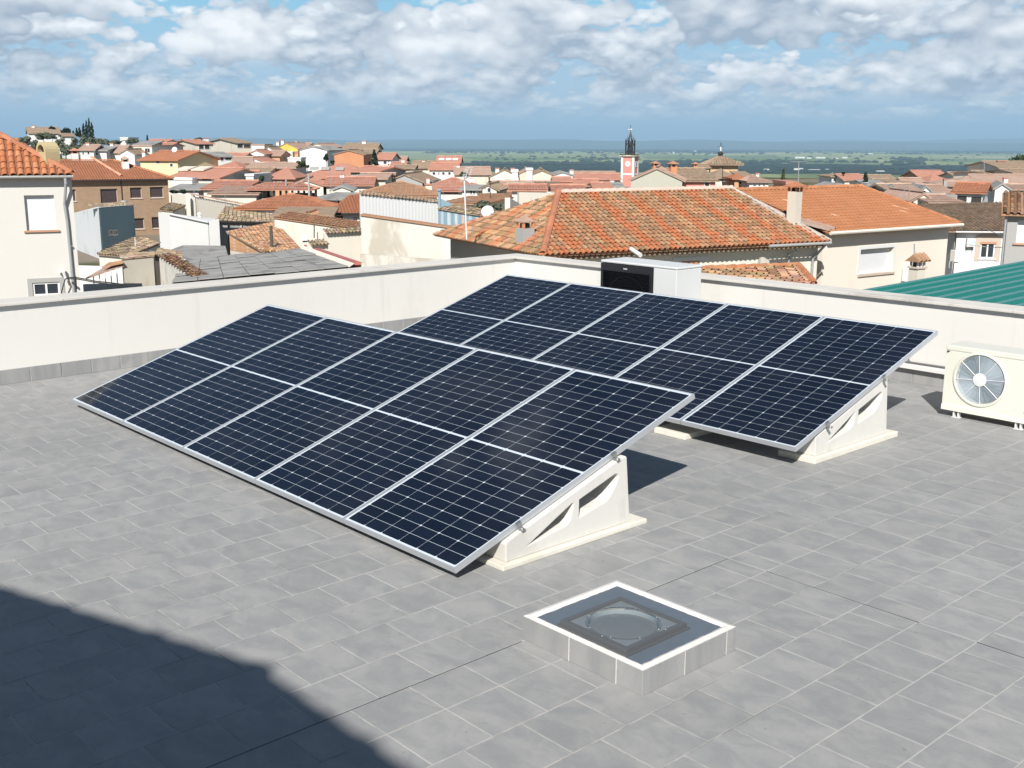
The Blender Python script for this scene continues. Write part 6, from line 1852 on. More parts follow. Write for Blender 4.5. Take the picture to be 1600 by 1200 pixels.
mb.path([P(1508, 382, 50) - o_, P(1540, 385.5, 50) - o_, P(1577, 387.5, 48) - o_], .02, 4); mb.path([P(1530, 354, 55) - o_, P(1560, 366, 52) - o_, P(1577, 376, 46) - o_], .015, 4)
mb.build('wires', M_pipe, wr_)

# ================================================================== LEAN-TO TILES BEHIND THE RIGHT PARAPET
ln = thing('shed', 'small shed roof of chunky mossy tiles just beyond the right parapet', 'shed', tuple(XY(1180, 31)[:2]) + (GZ,))
poly = [P(1060, 452, 27.5), P(1272, 446, 29.5), P(1247, 417.5, 32.5), P(1094, 423, 30.6)]
mb = MB(); mb.slab(poly, .08); rl_ = put(mb, 'roof', M_roof_old, ln)
stuff(put(clay(poly, .24, .36, .09, tint_old, .06, 90, segs=5, rough=.03), 'tiles', M_roof_old, ln)).parent = rl_
mb = MB(); ridge(mb, poly[3] + up_, poly[2] + up_, .11, .4, (1.1, .85, .7), 8); ridge(mb, poly[1] + up_, poly[2] + up_, .11, .4, (1.15, .85, .7), 9); put(mb, 'edge_tiles', M_roof_old, ln).parent = rl_
ins = [p_ + (sum(poly, Vector()) / 4 - p_) * .06 for p_ in poly]
mb = MB(); mb.prism([(p_.x, p_.y) for p_ in ins], [p_.z - .1 for p_ in ins], GZ); put(mb, 'wall', M_w_cream, ln)
mb = MB()
for x, y, w, h in ((1193, 418, .32, .38), (1203, 418, .28, .22), (1191, 411, .2, .3)):
    q = P(x, y, 32.3); mb.lathe((q.x, q.y, q.z - .15), [(w * .62, 0), (w * .7, h * .4), (w * .5, h), (0, h * 1.1)], 8)
put(mb, 'stone_cap', M_w_block, ln)

# ================================================================== GREEN CORRUGATED ROOF BEYOND THE RIGHT PARAPET
gr = thing('metal_roof', 'green ribbed metal roof just beyond the right parapet', 'roof', T(-3, 16, -6.5))
m, t, b = mat('green_sheet')
p = pos(t); n = t.noise(p, 3.0, 4, .6)
t.put(b.inputs['Base Color'], t.mix(n, (0.011, 0.135, 0.110), (0.015, 0.165, 0.133))); b.inputs['Roughness'].default_value = .26
M_green = m
mb = MB()
u = -6.18; prof = [(0, 0), (.028, .036), (.098, .036), (.126, 0), (.205, 0)]
def gz(u, v): return .735 + .010 * (v - 10.8) + .012 * (u + 6.18)
while u < 4.0:
    for (a, ha), (c_, hc) in zip(prof[:-1], prof[1:]):
        mb.face([T(u + a, 10.40, gz(u + a, 10.4) + ha), T(u + c_, 10.40, gz(u + c_, 10.4) + hc), T(u + c_, 24, gz(u + c_, 24) + hc), T(u + a, 24, gz(u + a, 24) + ha)])
    u += .205
sub(mb, gr).build('sheet', M_green, gr)
mb = MB(); uvprism(mb, [(-6.15, 10.55), (4.0, 10.55), (4.0, 23.9), (-6.15, 23.9)], [gz(-6.15, 10.55) - .02, gz(4, 10.55) - .02, gz(4, 23.9) - .02, gz(-6.15, 23.9) - .02], -6.5); sub(mb, gr).build('wall', M_w_grey, gr)
mb = MB(); uvprism(mb, [(-6.24, 10.42), (-6.16, 10.42), (-6.16, 24), (-6.24, 24)], [gz(-6.2, 10.42) + .015, gz(-6.2, 10.42) + .015, gz(-6.2, 24) + .015, gz(-6.2, 24) + .015], [gz(-6.2, 10.42) - .12, gz(-6.2, 10.42) - .12, gz(-6.2, 24) - .12, gz(-6.2, 24) - .12]); sub(mb, gr).build('edge_trim', M_green, gr)

# ================================================================== UPPER STOREY BEHIND THE PHOTOGRAPHER (its tile eave throws the shadow bottom left)
up = thing('stair_tower', 'white upper storey with a wavy tile eave standing behind the viewpoint', 'building', T(-1, -4, 0))
ZE = 5.2; kz = ZE / .745
def cast(u, v): return (u + .585 * kz, v - .69 * kz)      # where the eave must be to shade (u, v) on the floor
e_a = cast(-4.15, 2.33)
uB0, vB, zB0 = -4.24 + .785 * ZE, 2.2 - .926 * ZE, ZE
uB1, zB1 = uB0 - 3.575, ZE - 1.0
vw = e_a[1] - .45
mb = MB()
uvprism(mb, [(e_a[0] + .05, vw), (6.0, vw), (6.0, vw - 6), (e_a[0] + .05, vw - 6)], ZE - .12, 0.0)
uvprism(mb, [(uB1 + .3, vB - .42), (e_a[0] + .045, vB - .42), (e_a[0] + .045, vw - 6), (uB1 + .3, vw - 6)], [zB1 - .03, zB0 - .16, zB0 - .16, zB1 - .03], 0.0)
sub(mb, up).build('wall', M_w_beige, up)
zk = .30
polyA = [T(e_a[0] - .06, e_a[1] - .05, ZE - .06), T(6.2, e_a[1] - .05, ZE - .06), T(6.2, e_a[1] - 4, ZE - .06 + 4 * zk), T(e_a[0] - .06, e_a[1] - 4, ZE - .06 + 4 * zk)]
polyB = [T(uB1, vB, zB1), T(uB0 + .25, vB, zB0 + .07), T(uB0 + .25, vB - 6, zB0 + .07), T(uB1, vB - 6, zB1)]
mb = MB(); mb.slab(polyA, .05); mb.slab(polyB, .05)
k_ = 0
for a_, b_ in ((polyA[0], polyA[1]), (polyB[0], polyB[1])):      # low humps where the edge tiles end
    L_ = (b_ - a_).length; d_ = (b_ - a_) / L_; s_ = .1
    while s_ < min(L_, 6): mb.tube(a_ + d_ * (s_ - .06) + Vector((0, 0, -.005)), a_ + d_ * (s_ + .06) + Vector((0, 0, -.005)), .008 + .008 * (k_ % 3 == 0), 6); s_ += .27; k_ += 1
ru = sub(mb, up).build('roof', M_roof_orange, up)
for q, sd in ((polyA, 95), (polyB, 96)):
    stuff(put(clay(q, .28, .4, .035, tint_plain(.1), -.25, sd), 'tiles', M_roof_orange, up)).parent = ru
# ================================================================== THE TOWN
RM = {'o': M_roof_orange, 'r': M_roof_red, 't': M_roof_tan, 'b': M_roof_brown, 'm': M_roof_old, 'g': M_roof_grey}
WM = {'w': M_w_white, 'c': M_w_cream, 'b': M_w_beige, 'g': M_w_grey, 'y': M_w_yellow, 'py': M_w_paleyellow, 'p': M_w_pink, 'o': M_orange_wall, 'k': M_brick_brown, 'gg': M_w_greygreen, 'bo': M_brick_orange}
hseed = [0]
def tilefield(poly, Y, seed):
    if Y < 80: return clay(poly, .26, .40, .075, tint_plain(.16), .05, seed, segs=3)
    if Y < 120: return clay(poly, .26, 1.2, .028, tint_plain(.08), .05, seed, segs=2, chan=.92)
    return None
def house(label, x0, x1, ye, yr, Y, typ='S', wall='w', roof='o', yaw=0, d=8.0, wins=(), chim=(), over=.35, yb=None, name='house', cat='house', flat=False, sky=()):
    """house from its front facade in the photograph: x0..x1 the facade, ye the eave, yr the ridge, Y its distance.
    typ S: ridge along the facade; G: gable towards us; H: hipped; M: single slope falling towards us; F: flat roof"""
    hseed[0] += 1; sd = hseed[0]
    if x0 < 790: Y = D(Y)
    F = Fac(x0, Y, yaw, ye)
    w = F.s(x1, ye)
    ze = (F.z(x0, ye) + F.z(x1, ye)) / 2
    zg = min(ground_z(F.o.x, F.o.y), ze - 2.2) - 1.5
    root = thing(name, label, cat, F.at(w / 2, d / 2, zg))
    half = d / 2
    if typ == 'G':
        apex = hit_plane((x0 + x1) / 2, yr, F.o, F.n).z
    elif typ in 'SH':
        apex = hit_plane((x0 + x1) / 2, yr, F.at(0, half), F.n).z
    elif typ == 'M':
        apex = hit_plane((x0 + x1) / 2, yr, F.at(0, d), F.n).z
    else: apex = ze
    apex = max(apex, ze + (.25 if typ != 'F' else 0))
    mb = MB()
    fp = [F.at(0, 0), F.at(w, 0), F.at(w, d), F.at(0, d)]
    mb.prism([tuple(p_[:2]) for p_ in fp], [ze, ze, ze, ze] if typ != 'M' else [ze, ze, apex, apex], zg)
    if typ == 'G':
        mb.face([F.at(0, 0, ze), F.at(w, 0, ze), F.at(w / 2, 0, apex)]); mb.face([F.at(w, d, ze), F.at(0, d, ze), F.at(w / 2, d, apex)])
    if typ == 'S':
        mb.face([F.at(0, d, ze), F.at(0, 0, ze), F.at(0, half, apex)]); mb.face([F.at(w, 0, ze), F.at(w, d, ze), F.at(w, half, apex)])
    put(mb, 'wall', WM[wall], root)
    o = over; slabs = []; up_ = .06
    if typ == 'S':
        k = (apex - ze) / half; zo = ze - k * o + up_
        slabs = [[F.at(-o, -o, zo), F.at(w + o, -o, zo), F.at(w + o, half, apex + up_), F.at(-o, half, apex + up_)], [F.at(w + o, d + o, zo), F.at(-o, d + o, zo), F.at(-o, half, apex + up_), F.at(w + o, half, apex + up_)]]
        rid = (F.at(-o, half, apex + .1), F.at(w + o, half, apex + .1))
    elif typ == 'G':
        k = (apex - ze) / (w / 2); zo = ze - k * o + up_
        slabs = [[F.at(-o, -o * .4, zo), F.at(w / 2, -o * .4, apex + up_), F.at(w / 2, d, apex + up_), F.at(-o, d, zo)], [F.at(w / 2, -o * .4, apex + up_), F.at(w + o, -o * .4, zo), F.at(w + o, d, zo), F.at(w / 2, d, apex + up_)]]
        rid = (F.at(w / 2, -o * .4, apex + .1), F.at(w / 2, d, apex + .1))
    elif typ == 'H':
        a = min(half * .9, w * .45); k = (apex - ze) / half; zo = ze - k * o * .6 + up_
        ra, rb = F.at(a, half, apex + up_), F.at(w - a, half, apex + up_)
        f0, f1, b1, b0 = F.at(-o, -o, zo), F.at(w + o, -o, zo), F.at(w + o, d + o, zo), F.at(-o, d + o, zo)
        slabs = [[f0, f1, rb, ra], [f1, b1, rb], [b1, b0, ra, rb], [b0, f0, ra]]
        rid = (ra, rb)
    elif typ == 'M':
        k = (apex - ze) / d; zo = ze - k * o + up_
        slabs = [[F.at(-o, -o, zo), F.at(w + o, -o, zo), F.at(w + o, d, apex + up_), F.at(-o, d, apex + up_)]]; rid = None
    else:
        mb = MB()
        q = [F.at(-.1, -.1), F.at(w + .1, -.1), F.at(w + .1, d + .1), F.at(-.1, d + .1)]; mb.prism([tuple(p_[:2]) for p_ in q], ze + .25, ze + .001); put(mb, 'roof', RM.get(roof, WM.get(roof, M_w_white)), root); rid = None
    if slabs:
        mb = MB()
        for q in slabs: mb.slab(q, .14)
        ro = put(mb, 'roof', RM[roof], root)
        if roof != 'g' and not flat:
            mb = MB()
            for i, q in enumerate(slabs[:2] if typ != 'H' else slabs):
                if typ == 'H' and i == 2: continue
                tf = tilefield(q, Y, sd * 7 + i); off = len(mb.v)
                if tf is None: continue
                mb.v += tf.v; mb.f += [[a + off for a in f] for f in tf.f]; mb.m += tf.m; mb.t += tf.t; mb.uv += tf.uv
            if rid: ridge(mb, rid[0], rid[1], .14, .8, (1.05, 1.05, 1.05), sd)
            if mb.f: stuff(put(mb, 'tiles', RM[roof], root)).parent = ro
        for bx_ in sky:
            q = slabs[0]; nn, dd, aa = plane_axes(q); c_ = hit_plane(bx_[0], bx_[1], q[0], nn)
            mb = MB(); s_ = bx_[2]
            mb.slab([c_ + aa * s_ + dd * s_ + nn * .25, c_ - aa * s_ + dd * s_ + nn * .25, c_ - aa * s_ - dd * s_ + nn * .25, c_ + aa * s_ - dd * s_ + nn * .25], .15)
            put(mb, bx_[3] if len(bx_) > 3 else 'skylight', M_w_white if len(bx_) < 5 else bx_[4], root).parent = ro
    if not wins and typ in 'SH' and w > 5 and hseed[0] % 2 == 0:
        rw = random.Random(sd); nn_ = int(w // 3.2)
        for k in range(nn_):
            if rw.random() < .2: continue
            s_ = w * (k + .5) / nn_ + rw.uniform(-.3, .3); b4 = (s_ - .5, s_ + .5, ze - 2.0, ze - .75); kx = rw.choice((M_dark, M_shutter_brown, M_shutter_white, M_glass))
            mb = MB(); g_ = .09
            for a, b_, c_, e_ in ((b4[0] - g_, b4[0], b4[2] - g_, b4[3] + g_), (b4[1], b4[1] + g_, b4[2] - g_, b4[3] + g_), (b4[0], b4[1], b4[3], b4[3] + g_), (b4[0], b4[1], b4[2] - g_, b4[2])): fbox(mb, F, a, b_, c_, e_, -.05, .02)
            wo_ = put(mb, 'window', M_stone_sill, root); mb = MB(); fbox(mb, F, b4[0], b4[1], b4[2], b4[3], -.012, .02); put(mb, 'pane', kx, root).parent = wo_
    wf = {'d': (M_dark, M_w_white), 'g': (M_glass, M_frame_white), 's': (M_shutter_brown, M_stone_sill), 'w': (M_shutter_white, M_stone_sill)}
    for wn in wins:
        kx = wn[4] if len(wn) > 4 else 'd'
        b4 = box(F, *wn[:4]); pane, fr_ = wf[kx]
        mb = MB(); g_ = .07
        for a, b_, c_, e_ in ((b4[0] - g_, b4[0], b4[2] - g_, b4[3] + g_), (b4[1], b4[1] + g_, b4[2] - g_, b4[3] + g_), (b4[0], b4[1], b4[3], b4[3] + g_), (b4[0], b4[1], b4[2] - g_, b4[2])): fbox(mb, F, a, b_, c_, e_, -.05, .02)
        wo_ = put(mb, 'window', fr_, root)
        mb = MB(); fbox(mb, F, b4[0], b4[1], b4[2], b4[3], -.012, .02); put(mb, 'pane', pane, root).parent = wo_
    for c_ in chim:
        px, ytop, ybot, wd = c_[:4]; m_ = WM[c_[4]] if len(c_) > 4 else M_w_white
        back = half if typ != 'G' else d * .4
        q = hit_plane(px, ybot, F.at(0, back), F.n); zt_ = hit_plane(px, ytop, F.at(0, back), F.n).z
        mb = MB(); mb.quadbox((q.x, q.y, min(q.z, ze)), wd, wd, zt_ - min(q.z, ze), F.ang); ch_ = put(mb, 'chimney', m_, root)
        mb = MB(); mb.quadbox((q.x, q.y, zt_), wd * 1.3, wd * 1.3, .12, F.ang); put(mb, 'cap', RM['r'], root).parent = ch_
    return root, F, w, ze, apex
H = house
# -- hill on the left
H('hilltop villa with a long grey-tiled roof and white gable, above the olive trees', 45, 93, 208, 199.5, 255, 'S', 'w', 't', 25, 11, [(60, 210, 64, 214), (68, 209, 72, 213)], [(52, 196.5, 200, .7)])
H('low white house with a grey roof half hidden by the olive trees', 100, 116, 212.5, 209.5, 235, 'S', 'w', 't', 28, 8)
H('white house with a brown roof and a grey wing just above the red-capped chimney', 125, 146, 234, 227, 150, 'S', 'w', 'b', 8, 8, [(129, 238, 131, 241.5), (137, 237.5, 139.5, 241)], [(137.5, 224, 227, .5)])
H('small white wing with a flat grey roof next to the brown-roofed white house', 146, 166, 235, 228, 152, 'M', 'w', 'g', 5, 7, [(150, 239, 153, 242)])
H('brown-roofed house with a shallow roof between the white wing and the lilac gable', 167, 190, 238, 228, 155, 'S', 'w', 'b', 5, 8, [], [(175, 225, 229, .5)])
H('lilac-white gable house left of the cream house with dark windows', 187, 210, 240, 233.5, 150, 'G', 'w', 't', 0, 9)
H('white terraced modern house on the skyline left of the dark cypress tip', 188, 200, 216, 216, 285, 'F', 'w', 'w', 0, 8, [(190, 219, 198, 221)])
H('second white cube of the terraced house on the skyline', 188, 197, 222, 222, 275, 'F', 'w', 'w', 0, 6)
h, F, w, z, a = H('cream flat-roofed house with five dark windows', 208, 237, 229, 229, 158, 'F', 'c', 'b', -12, 9, [(214, 232, 217, 238), (222, 234, 223.5, 237), (227, 232, 230, 238), (231, 232, 234, 238), (212, 241.5, 223, 245.5)])
H('house under a row of dark solar panels behind the cream flat-roofed house', 208, 236, 227, 220.5, 172, 'M', 'g', 'g', 4, 8)
H('terracotta roof with open dark loggia right of the cream flat-roofed house', 232, 263, 228, 224, 185, 'S', 'b', 'r', 0, 9, [(238, 231, 241, 237), (249, 230, 256, 236)])
H('long salmon roof on the skyline behind the solar panels', 228, 258, 222, 218.5, 215, 'S', 'b', 'r', 0, 8)
H('salmon roofed house on the skyline left of the beige gable', 258, 276, 226, 222, 225, 'S', 'c', 'r', 0, 8, [(272, 228, 275, 231)])
H('pale yellow house with a wide orange roof and a grey end wall', 219, 277, 249.5, 236.5, 122, 'S', 'py', 'o', -20, 9, [(244, 252, 250, 255), (266, 256, 270, 260)], [(226, 238, 240, .5)])
H('beige gabled house with a red roof and an open brown terrace', 308, 333, 224.5, 219, 215, 'S', 'b', 'r', 38, 14, [(311, 226, 318, 233), (320, 226, 327, 233)], [(322, 216, 219, .8)])
H('tall beige house with a faded roof above a brick balcony', 370, 393, 223, 217, 228, 'S', 'b', 't', 40, 15, [(371, 225, 379, 231), (381, 226, 391, 231, 's')])
H('white gabled house with a grey side roof and a dark porch', 341, 364, 244, 237.5, 150, 'S', 'w', 'g', 38, 9, [(345, 246, 349, 251), (352, 246.5, 361, 250)])
H('long red-roofed house with two boxed dormers and a grey end gable', 266, 342, 277, 263, 100, 'S', 'c', 'r', -22, 9, [(270, 279, 292, 283), (294, 279, 308, 282), (316, 279, 330, 282)], [(328.5, 266, 274, .4)], sky=[(291, 265.5, .9, 'dormer', M_w_beige), (316, 265.5, .9, 'dormer', M_w_beige)])
H('low white annexe below the long red-roofed house', 264, 300, 281, 281, 97, 'F', 'w', 'w', -8, 5)
H('grey corrugated shed roof beside the brick house', 266, 310, 296, 287, 88, 'M', 'w', 'g', 5, 8)
H('red-roofed house with a pale rib down its roof behind the long cream wall', 318, 380, 295, 283.5, 83, 'S', 'c', 'r', -4, 9, [(322, 297, 332, 300, 'w'), (336, 297, 344, 300, 'w')])
H('dull brown roof rising behind the long cream wall', 330, 400, 303, 291, 75, 'M', 'b', 'b', 0, 7)
H('red roof with white wall right of the grey gable', 363, 386, 276.5, 268, 105, 'S', 'w', 'r', -6, 8)
H('tan-roofed cream house behind the white annexe wall', 386, 416, 271, 263, 108, 'S', 'c', 't', 0, 8, [(400, 275, 402.5, 279)], [(420, 266, 271, .45)])
H('white rendered block left of the pale red roof', 384, 396, 275, 275, 100, 'F', 'w', 'w', -8, 6)
H('pale red-roofed house with brick walls and two white shutters', 416, 458, 278.5, 263, 107, 'H', 'bo', 'r', 0, 9, [(418, 282.5, 429, 287.5, 'w'), (434, 283, 440, 287, 'w')], [])
H('brown roof across the middle behind the tan-roofed cream house', 386, 460, 262, 255, 130, 'S', 'b', 'b', 0, 9, [(400, 262.5, 415, 264), (420, 262.5, 425, 264)])
H('grey walled lot roof below the big white gable', 420, 462, 259, 255, 145, 'M', 'b', 'b', 3, 7)
H('rust-red house left of the yellow gable', 418, 437, 243, 236, 185, 'S', 'bo', 'b', 0, 9)
H('low white gabled house left of the rust-red house', 388, 413, 240, 234.5, 180, 'G', 'w', 'r', 0, 9)
H('long white low house under the rust-red house', 374, 416, 253, 246.5, 150, 'G', 'w', 'r', 0, 9, [])
H('small terracotta roofed house below the white gable with grey side', 348, 378, 246, 240, 165, 'S', 'w', 'r', 0, 8)
H('terracotta roof left of the long white low house', 338, 372, 262, 253, 128, 'H', 'c', 'r', 0, 8)
H('tan roof with a white gable peak behind the terracotta roof', 366, 392, 254, 246, 140, 'S', 'c', 'b', 12, 9)
H('white flat-topped house with a dark roof edge on the skyline', 393, 413, 227, 226, 225, 'F', 'w', 'b', 0, 8)
H('white sloping roof house between the skyline house and the yellow gable', 410, 430, 236, 229.5, 200, 'G', 'w', 'w' if False else 't', 0, 9)
h, F, w, z, a = H('bright yellow gabled house with a white lower floor', 431, 465, 231.5, 223.5, 232, 'G', 'y', 'b', -8, 12, [(451, 240, 453.5, 244)], [(442, 219.5, 224, .6), (434.5, 222, 226, .6)])
H('white stair block at the foot of the yellow house', 447, 457, 238.5, 238.5, 228, 'F', 'w', 'w', -8, 4, [(451, 240.5, 453, 244)])
H('brick-red wall right of the white stair block', 457, 466, 239, 239, 229, 'F', 'bo', 'r', -8, 4)
H('brown-roofed house joined to the right side of the yellow house', 462, 477, 230, 224, 240, 'S', 'b', 'b', -5, 10, [(465, 232, 471, 236)], [(463.5, 221, 225, .6)])
H('large bright white gabled house in the middle of the skyline', 468, 511, 234.5, 229, 200, 'G', 'w', 'w' if False else 'g', -9, 12)
H('taller cream gable behind the large white gabled house', 479, 514, 229.5, 224.5, 225, 'G', 'c', 'b', -8, 12)
H('white wall and garage below the large white gabled house', 430, 470, 248, 248, 190, 'F', 'w', 'w', 0, 5)
H('blank orange rendered gable house right of centre skyline', 522, 568, 241, 235, 172, 'G', 'o', 't', 0, 12, [], [])
H('tan-roofed house with a chimney behind the orange gable', 536, 587, 233, 224.5, 215, 'S', 'c', 't', 0, 11, [], [(569, 220.5, 225, .8)])
H('white house with balcony between the orange gable and the dark cypress', 568, 586, 239.5, 234, 192, 'S', 'w', 't', 0, 8, [(573, 244, 578, 250, 's')])
H('white house with a red roof and one dark window right of the dark cypress', 588, 611, 248.5, 240, 188, 'S', 'w', 'r', -5, 8, [(599.5, 252, 604, 256), (606, 251, 608, 253), (606, 256, 608, 258)])
H('red-roofed cottage at the edge of the plain right of the white red-roofed house', 611, 632, 252, 245, 200, 'S', 'bo', 'b', 0, 8, [], [(620, 246, 250, .6)])
H('brick-coloured cottage below the red-roofed cottage', 611, 631, 260, 254, 178, 'S', 'bo', 'r', 0, 8, [], [(630, 250, 256, .6)])
H('stone-coloured house with a tan roof in front of the plain', 616, 646, 263, 258.5, 165, 'S', 'b', 't', 0, 8, [(625, 266, 628, 270)])
H('pale flat-roofed house beside the stone-coloured house', 644, 674, 262, 252.5, 170, 'S', 'b', 't', 0, 8, [], [(662, 251, 256, .6)])
H('white house with a clean red roof and four small dark windows', 672, 712, 264.5, 255, 168, 'S', 'w', 'r', -3, 8, [(676, 269, 680, 273), (685, 269, 686.5, 273), (691, 269, 694.5, 273), (700.5, 269, 704, 273)], [])
H('brick-red barn roof with three white skylights', 683, 718, 254, 244.5, 205, 'S', 'o', 'r', 0, 9, sky=[(690, 250, .55), (701, 250, .55), (711.5, 250, .55)])
H('salmon roof behind the antenna mast with little white chimneys', 712, 765, 272, 261.5, 160, 'S', 'b', 'b', 4, 8, [], [(716, 258.5, 264, .5), (746, 266, 274, .8), (735, 270, 276, .8, 'b')])
H('big red-roofed hall with three flat grey roof vents', 466, 592, 278, 256.5, 118, 'H', 'c', 'r', 4, 13, [(470, 280, 480, 284), (484, 280, 492, 284)], [], sky=[(491, 265, .55, 'vent', M_w_grey), (508.5, 265, .55, 'vent', M_w_grey), (531, 265.5, .55, 'vent', M_w_grey)])
H('orange-red wing with a grey gable end beside the big red-roofed hall', 548, 590, 268, 261, 110, 'S', 'g', 'r', -20, 8, [(560, 270, 572, 274)])
H('cream gable house with terracotta roof behind the utility pole', 452, 505, 290, 281, 84, 'G', 'c', 'r', 6, 9)
H('long terracotta roof behind the grey shed roof', 510, 580, 289, 278, 84, 'S', 'c', 'r', 4, 8, [], [(535, 273, 281, .45)])
H('brown roof with a square chimney stub behind the long terracotta roof', 560, 602, 279, 272, 92, 'S', 'b', 'b', 0, 8, [], [(591, 274, 282, 1.6, 'bo')])
H('cream curved-gable outbuilding behind the small orange-roofed house', 520, 548, 296, 291, 70, 'G', 'c', 'g', 5, 6)
H('white shed with a grey corrugated roof left of the small orange-roofed house', 492, 538, 311, 301, 64, 'M', 'w', 'g', -12, 6, [(528, 313, 534, 318)])
H('tall grey rendered gable behind the pale metal wall', 604, 660, 284, 272.5, 100, 'G', 'g', 't', -5, 12)
H('low grey-brown roof left of the tall grey gable', 585, 610, 280, 272, 105, 'S', 'g', 'b', 0, 7)
H('broad old tile roof directly behind the pale metal wall', 560, 680, 306, 285.5, 62, 'H', 'b', 'm', 3, 10, [], [(670, 289, 303, .55, 'b'), (623, 296, 305, .9, 'w')])
H('broad red roof with a dark open eave right of the tall grey gable', 656, 752, 298, 279, 84, 'H', 'c', 'r', 0, 10, [(660, 299.5, 690, 303), (694, 299.5, 716, 303)], [(669, 279.5, 283, .35)])
H('white lean-to with dark windows right of the broad red roof', 722, 748, 296, 292, 80, 'M', 'w', 'g', -6, 5, [(735, 298, 737.5, 303), (739.5, 298, 742, 303)])
H('cream gabled cottage with a dark door right of the white lean-to', 749, 776, 295.5, 289, 80, 'G', 'c', 't', -8, 7, [(762, 294, 766.5, 300), (757, 292, 759, 295)])
H('terracotta roof below the cream gabled cottage', 756, 805, 314, 303, 68, 'M', 'c', 'm', 4, 7)
H('low red roof behind the blank beige wall', 785, 845, 299, 290, 92, 'S', 'b', 'r', 0, 8, [], [(785.5, 292, 298, .4), (809, 296, 300, .4)])
H('cream lean-to with a pale sloping roof behind the satellite dish', 694, 756, 318, 309, 60, 'M', 'c', 'm', -20, 6)
wbk = thing('boundary_wall', 'blank beige wall behind the left slope of the big tiled roof', 'wall', tuple(XY(840, 66)[:2]) + (GZ,))
wallseg(wbk, 811, 66, 300.5, 880, 67, 301.5, M_w_beige)
wallseg(wbk, 797, 62, 309, 812, 64, 318, M_w_cream, .3, 'side_wall')
H('cream gabled house with two white chimneys before the green plain', 766, 811, 276, 265, 158, 'G', 'c', 't', 0, 10, [(790, 277, 796, 280, 'w')], [(777, 263.5, 270, .6), (801, 263.5, 269, .6)])
H('white sided house beside the cream gabled house with two chimneys', 800, 809, 268.5, 268.5, 154, 'F', 'w', 'w', 0, 6)
H('beige twin gable with a white party wall', 811, 834, 271, 265, 156, 'G', 'b', 'b', 0, 10)
H('large plain beige gable right of the white party wall', 832, 862, 272, 266, 154, 'G', 'b', 't', 0, 12)
H('white party wall between the two beige gables', 822.5, 832, 266, 266, 153.5, 'F', 'w', 'w', 0, 6)
H('bright white gabled house left of the clock tower', 863, 895, 273.5, 269, 158, 'G', 'w', 'g', 0, 10, [], [(893, 266, 271, .5)])
H('little red-roofed porch house in front of the bright white gable', 867, 890, 283, 277.5, 142, 'S', 'w', 'r', 0, 6, [(870, 285, 876, 289)])
H('long low brown roofs in front of the beige gables', 770, 868, 292, 284, 118, 'S', 'b', 'b', 0, 8, [(793, 286, 818, 289, 'w')])
H('terracotta roof in front of the long low brown roofs', 800, 850, 297, 290, 98, 'S', 'c', 'r', 0, 7)
H('cream walled yard house with a flat tan roof', 842, 872, 293, 287, 105, 'M', 'c', 't', 0, 7)
H('red-roofed row left of the clock tower', 900, 968, 280, 272, 185, 'S', 'b', 'r', 0, 9, [], [(915, 271, 276, .6), (938, 280, 285, .8)])
H('lower red-roofed row left of the clock tower', 880, 935, 290, 281, 140, 'S', 'c', 'r', 0, 9, [], [(905, 280, 286, .6)])
H('orange roof tucked against the foot of the clock tower', 930, 954, 293, 286.5, 125, 'S', 'c', 'r', 0, 8)
H('white and grey roof with a skylight at the foot of the clock tower', 952, 972, 292, 285, 130, 'S', 'w', 'g', 0, 8, [], [(956, 282, 287, .5)])
H('far red roof at the town edge behind the beige gables', 893, 962, 273, 268.5, 225, 'S', 'b', 'b', 0, 9)
H('dull red roof between the white gable and the big tiled roof', 868, 912, 299, 291, 95, 'S', 'c', 'r', 0, 8)
# -- right of the tower
h, F, w, z, a = H('grey-green gable house with a red verge and three capped chimneys right of the clock tower', 986, 1066, 281, 263, 112, 'G', 'gg', 'b', -9, 10)
def capped(root, px, y0, yb, Y, wd):
    q = P(px, yb, Y); zt = Zat(px, y0, Y); cowl(root, Vector((q.x, q.y, 0)), q.z - 1.0, zt - q.z + 1.0 - wd * .8, wd, .3, M_orange_wall, M_roof_old, capw=1.55)
capped(h, 1023.5, 252.5, 262, 114, .52); capped(h, 1051, 252.5, 267, 117, .66); capped(h, 1086, 254, 263, 124, .46)
H('long pinkish house with a tan roof running right from the grey-green gable', 1064, 1118, 282, 264.5, 118, 'S', 'p', 't', 8, 10, [(1101, 286, 1108, 291)])
H('low yellow house with a hipped tan roof in front of the brick church', 1118, 1152, 277.5, 266, 128, 'H', 'c', 't', 0, 8, [(1129, 279, 1131, 281), (1135, 279, 1137, 281), (1141, 279, 1143, 281)])
H('little terrace with a bright orange roof on red posts beside the church', 1148, 1167, 279, 272.5, 122, 'H', 'bo', 'o', 0, 5, [(1155, 281, 1158, 288), (1162, 281, 1164.5, 288)])
H('grey-roofed side aisle to the right of the church', 1154, 1172, 274, 268, 180, 'M', 'b', 't', 0, 6)
H('white garden pavilion with a pointed brown hipped roof', 1171, 1201, 283.5, 275, 118, 'H', 'w', 'b', 0, 7, [(1177, 288.5, 1181, 290.5), (1185, 288.5, 1188, 290.5), (1192, 288.5, 1195, 290.5)], [(1183, 272, 276, .35)])
H('brick wall with a red top behind the left end of the orange hipped roof', 1229, 1246, 288, 286, 100, 'F', 'bo', 'r', 0, 5)
H('tall white house with a tan hipped roof at the town edge', 1300, 1321, 276, 271.5, 190, 'H', 'w', 't', 0, 8, [(1302, 279, 1305, 283), (1312, 284, 1315, 286)])
H('low house with a grey curved gable in front of the tall white house', 1300, 1328, 292, 287, 150, 'G', 'w', 'g', 0, 8)
H('long cream house with a red roof right of the tall white house', 1320, 1352, 281.5, 273, 185, 'S', 'c', 'r', 0, 9, [(1327, 285, 1330, 288)])
